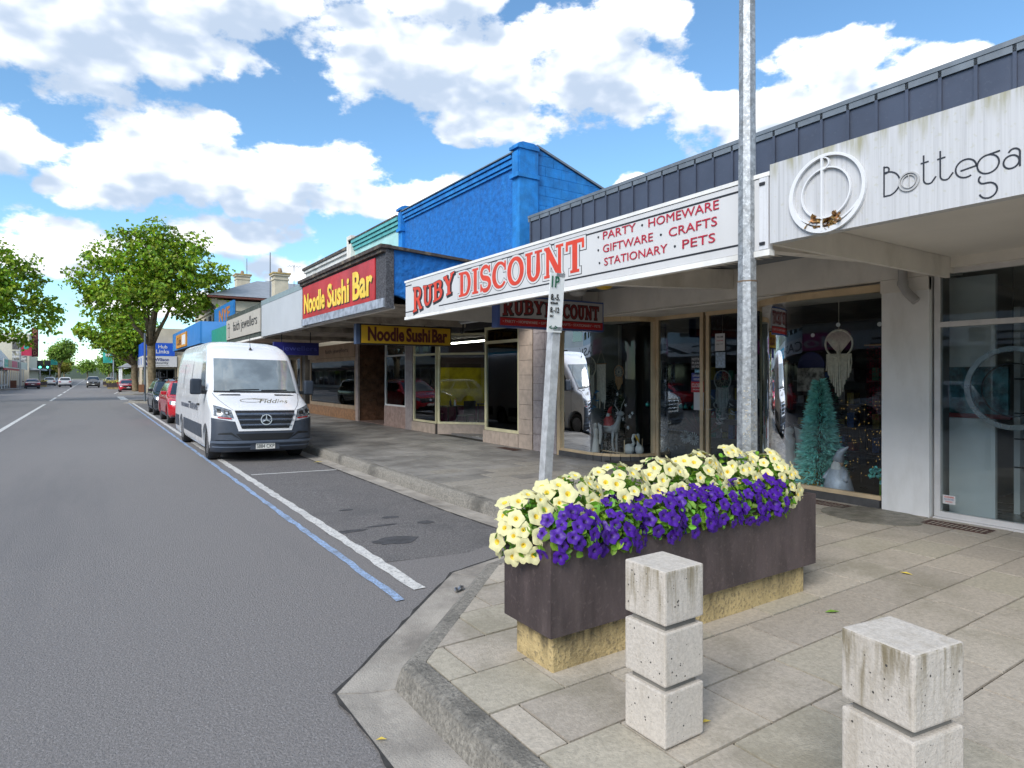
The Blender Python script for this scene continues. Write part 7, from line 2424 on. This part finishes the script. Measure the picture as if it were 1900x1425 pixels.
mb = MB(); q = random.Random(21)
lg_ = MB()
for i in range(110):
    c = (8.95 + q.uniform(0, .1), q.uniform(4.15, 5.0), q.uniform(.35, 1.45))
    lg_.ball(c, .0045, 4, 3)
lg_.build("bulbs", mat("fairy_bulb", (.9, .6, .15), .4, emit=((1, .62, .16), .35)), t)["kind"] = "stuff"
for i in range(6):
    mb.tube([(8.99, 4.15 + .17 * i, 1.5), (8.98, 4.18 + .17 * i, .9), (8.99, 4.16 + .17 * i, .3)], .002, 4)
mb.build("wires", black, t)
t = thing("flower_bunch", "bunch of turquoise artificial flowers by the foot of the pillar", "flowers", (8.4, 4.12, .45))
mb = MB(); q = random.Random(22)
for i in range(40):
    leaf_blob(mb, (8.4 + q.uniform(-.05, .05), 4.12 + q.uniform(-.09, .09), .52 + q.uniform(-.09, .09)), (-1, q.uniform(-1, 1), q.uniform(-1, 1)), .06, .05, q)
mb.build("blossoms", mat("flower_turquoise", (.10, .42, .40), .6, v=.4, s=30, island=.7), t)
MB().tube([(8.4, 4.12, FZ), (8.4, 4.12, .5)], .012, 6).build("stem", leafm, t)
t = thing("dried_grass_plant", "dusty pink dried plant in a pot behind the shop door", "plant", (9.9, 8.2, FZ))
mb = MB(); q = random.Random(23)
for i in range(150):
    a, e = q.uniform(0, 6.28), q.uniform(.3, 1.2)
    d = Vector((math.cos(a) * math.sin(e), math.sin(a) * math.sin(e), math.cos(e))) * q.uniform(.3, .55)
    mb.tube([(9.9, 8.2, .60), Vector((9.9, 8.2, .60)) + d], [.006, .002], 3)
mb.build("stalks", mat("dried_pink", (.26, .09, .10), .8, v=.3, island=.6), t)
MB().lathe([(.10, 0), (.14, .30), (.15, .42), (.13, .42)], 14, (9.9, 8.2, FZ)).build("pot", mat("pot_grey", (.16, .17, .19), .6), t, smooth=40)
for k, (y, z) in enumerate(((8.30, .62), (8.10, .60))):
    t = thing("metal_daisy", ["white metal daisy ornament, the one nearer the left post", "white metal daisy ornament beside the pink dried plant"][k], "ornament", (9.55, y, FZ), group="metal daisies behind the door")
    for i in range(14):
        a = 2 * math.pi * i / 14
        MB().add([(9.55, y + .03 * math.cos(a - .12), z + .03 * math.sin(a - .12)), (9.55, y + .03 * math.cos(a + .12), z + .03 * math.sin(a + .12)), (9.54, y + .125 * math.cos(a + .1), z + .125 * math.sin(a + .1)), (9.54, y + .125 * math.cos(a - .1), z + .125 * math.sin(a - .1))], [(0, 1, 2, 3)]).build("petal", white_pan, t)
    MB().ball((9.55, y, z), (.02, .035, .035), 8, 6).build("centre", black, t, smooth=True)
    MB().tube([(9.56, y, z), (9.57, y, FZ)], .006, 5).build("stem", black, t)

# notices on the shop door glass (just outside the pane face)
def notice(y, z, wd, ht, m_, label, lines=(), nm="notice"):
    t = thing(nm, label, "notice", (9.08, y, z), group="notices on the shop door")
    s_ = MB().box(9.078, y - wd / 2, z - ht / 2, 9.082, y + wd / 2, z + ht / 2).build("sheet", m_, t)
    mq = plane_map((9.078, y + wd / 2, z - ht / 2), *WEST)
    for (body, u, v, w_, h_, mm) in lines:
        text(body, mq(u * wd, v * ht), WEST, w_ * wd, h_ * ht, mm, s_, d=.0008, th=.001, bold=.01)


paper = mat("paper_white", (.60, .60, .62), .7, v=.05)
notice(7.63, 2.03, .26, .24, mat("notice_black", (.05, .05, .06), .6), "black and white notice sign at the top of the door notices", [("NOTICE", .08, .68, .84, .2, paper), ("PLEASE", .08, .4, .84, .18, paper), ("NO FOOD", .08, .12, .84, .18, paper)])
notice(7.61, 1.88, .14, .12, mat("notice_sky", (.20, .42, .58), .6, v=.4, s=30), "small sky blue sticker below the black notice")
notice(7.62, 1.77, .26, .16, mat("notice_blue", (.05, .06, .26), .6), "dark blue opening hours plate above the closed sign", [("OPENING", .1, .55, .8, .25, paper), ("HOURS", .2, .15, .6, .25, paper)])
notice(7.62, 1.60, .28, .20, mat("notice_red", (.45, .03, .04), .5), "red closed sign hanging on the shop door", [("CLOSED", .06, .45, .88, .35, paper), ("see you soon", .15, .15, .7, .15, paper)], "closed_sign")
notice(7.59, 1.34, .22, .32, paper, "blank white paper taped under the closed sign")
notice(7.13, 2.38, .20, .30, paper, "upper white paper on the right door leaf", [("WELCOME", .15, .75, .7, .1, black), ("to our store", .15, .55, .7, .08, crim), ("please wear", .15, .35, .7, .08, black)])
notice(7.12, 2.07, .20, .27, mat("notice_pale_blue", (.36, .46, .60), .7, v=.35, s=25), "pale blue printed paper on the right door leaf")
t = thing("window_picture", "dark blue arched picture with a small house in the window back", "picture", (9.35, 5.5, 2.0))
MB().box(9.35, 5.42, 1.55, 9.38, 5.86, 1.92).build("house_print", mat("print_house", (.35, .33, .30), .6, v=.8, s=10), t)
MB().lathe([(.22, 0), (.22, .02)], 24, (9.37, 5.64, 1.95), "x").build("arch", mat("print_navy", (.02, .025, .12), .5), t)
# shelves of stock deep inside
for k, y in enumerate((5.2, 6.6, 9.0)):
    t = thing("stock_shelf", ["stock shelf behind the turquoise tree", "stock shelf straight behind the shop door", "stock shelf behind the reindeer statue"][k], "shelf", (11.4, y, FZ), group="stock shelves inside the store")
    MB().box(11.7, y - .6, FZ, 11.75, y + .6, 1.9).build("back_panel", mat("shelf_back", (.12, .12, .12), .7), t)
    q = random.Random(k)
    for j in range(4):
        MB().box(11.35, y - .6, FZ + .25 + .42 * j, 11.7, y + .6, FZ + .27 + .42 * j).build("shelf", mat("shelf_board", (.2, .2, .2), .6), t)
        for i in range(7):
            c = mat("stock_%d" % ((i + j) % 5), [(.4, .05, .06), (.06, .15, .4), (.45, .35, .08), (.3, .3, .32), (.06, .3, .2)][(i + j) % 5], .5, v=.3, s=20)
            h = q.uniform(.12, .3)
            MB().box(11.4, y - .55 + .16 * i, FZ + .27 + .42 * j, 11.6, y - .43 + .16 * i, FZ + .27 + .42 * j + h).build("packet", c, t)
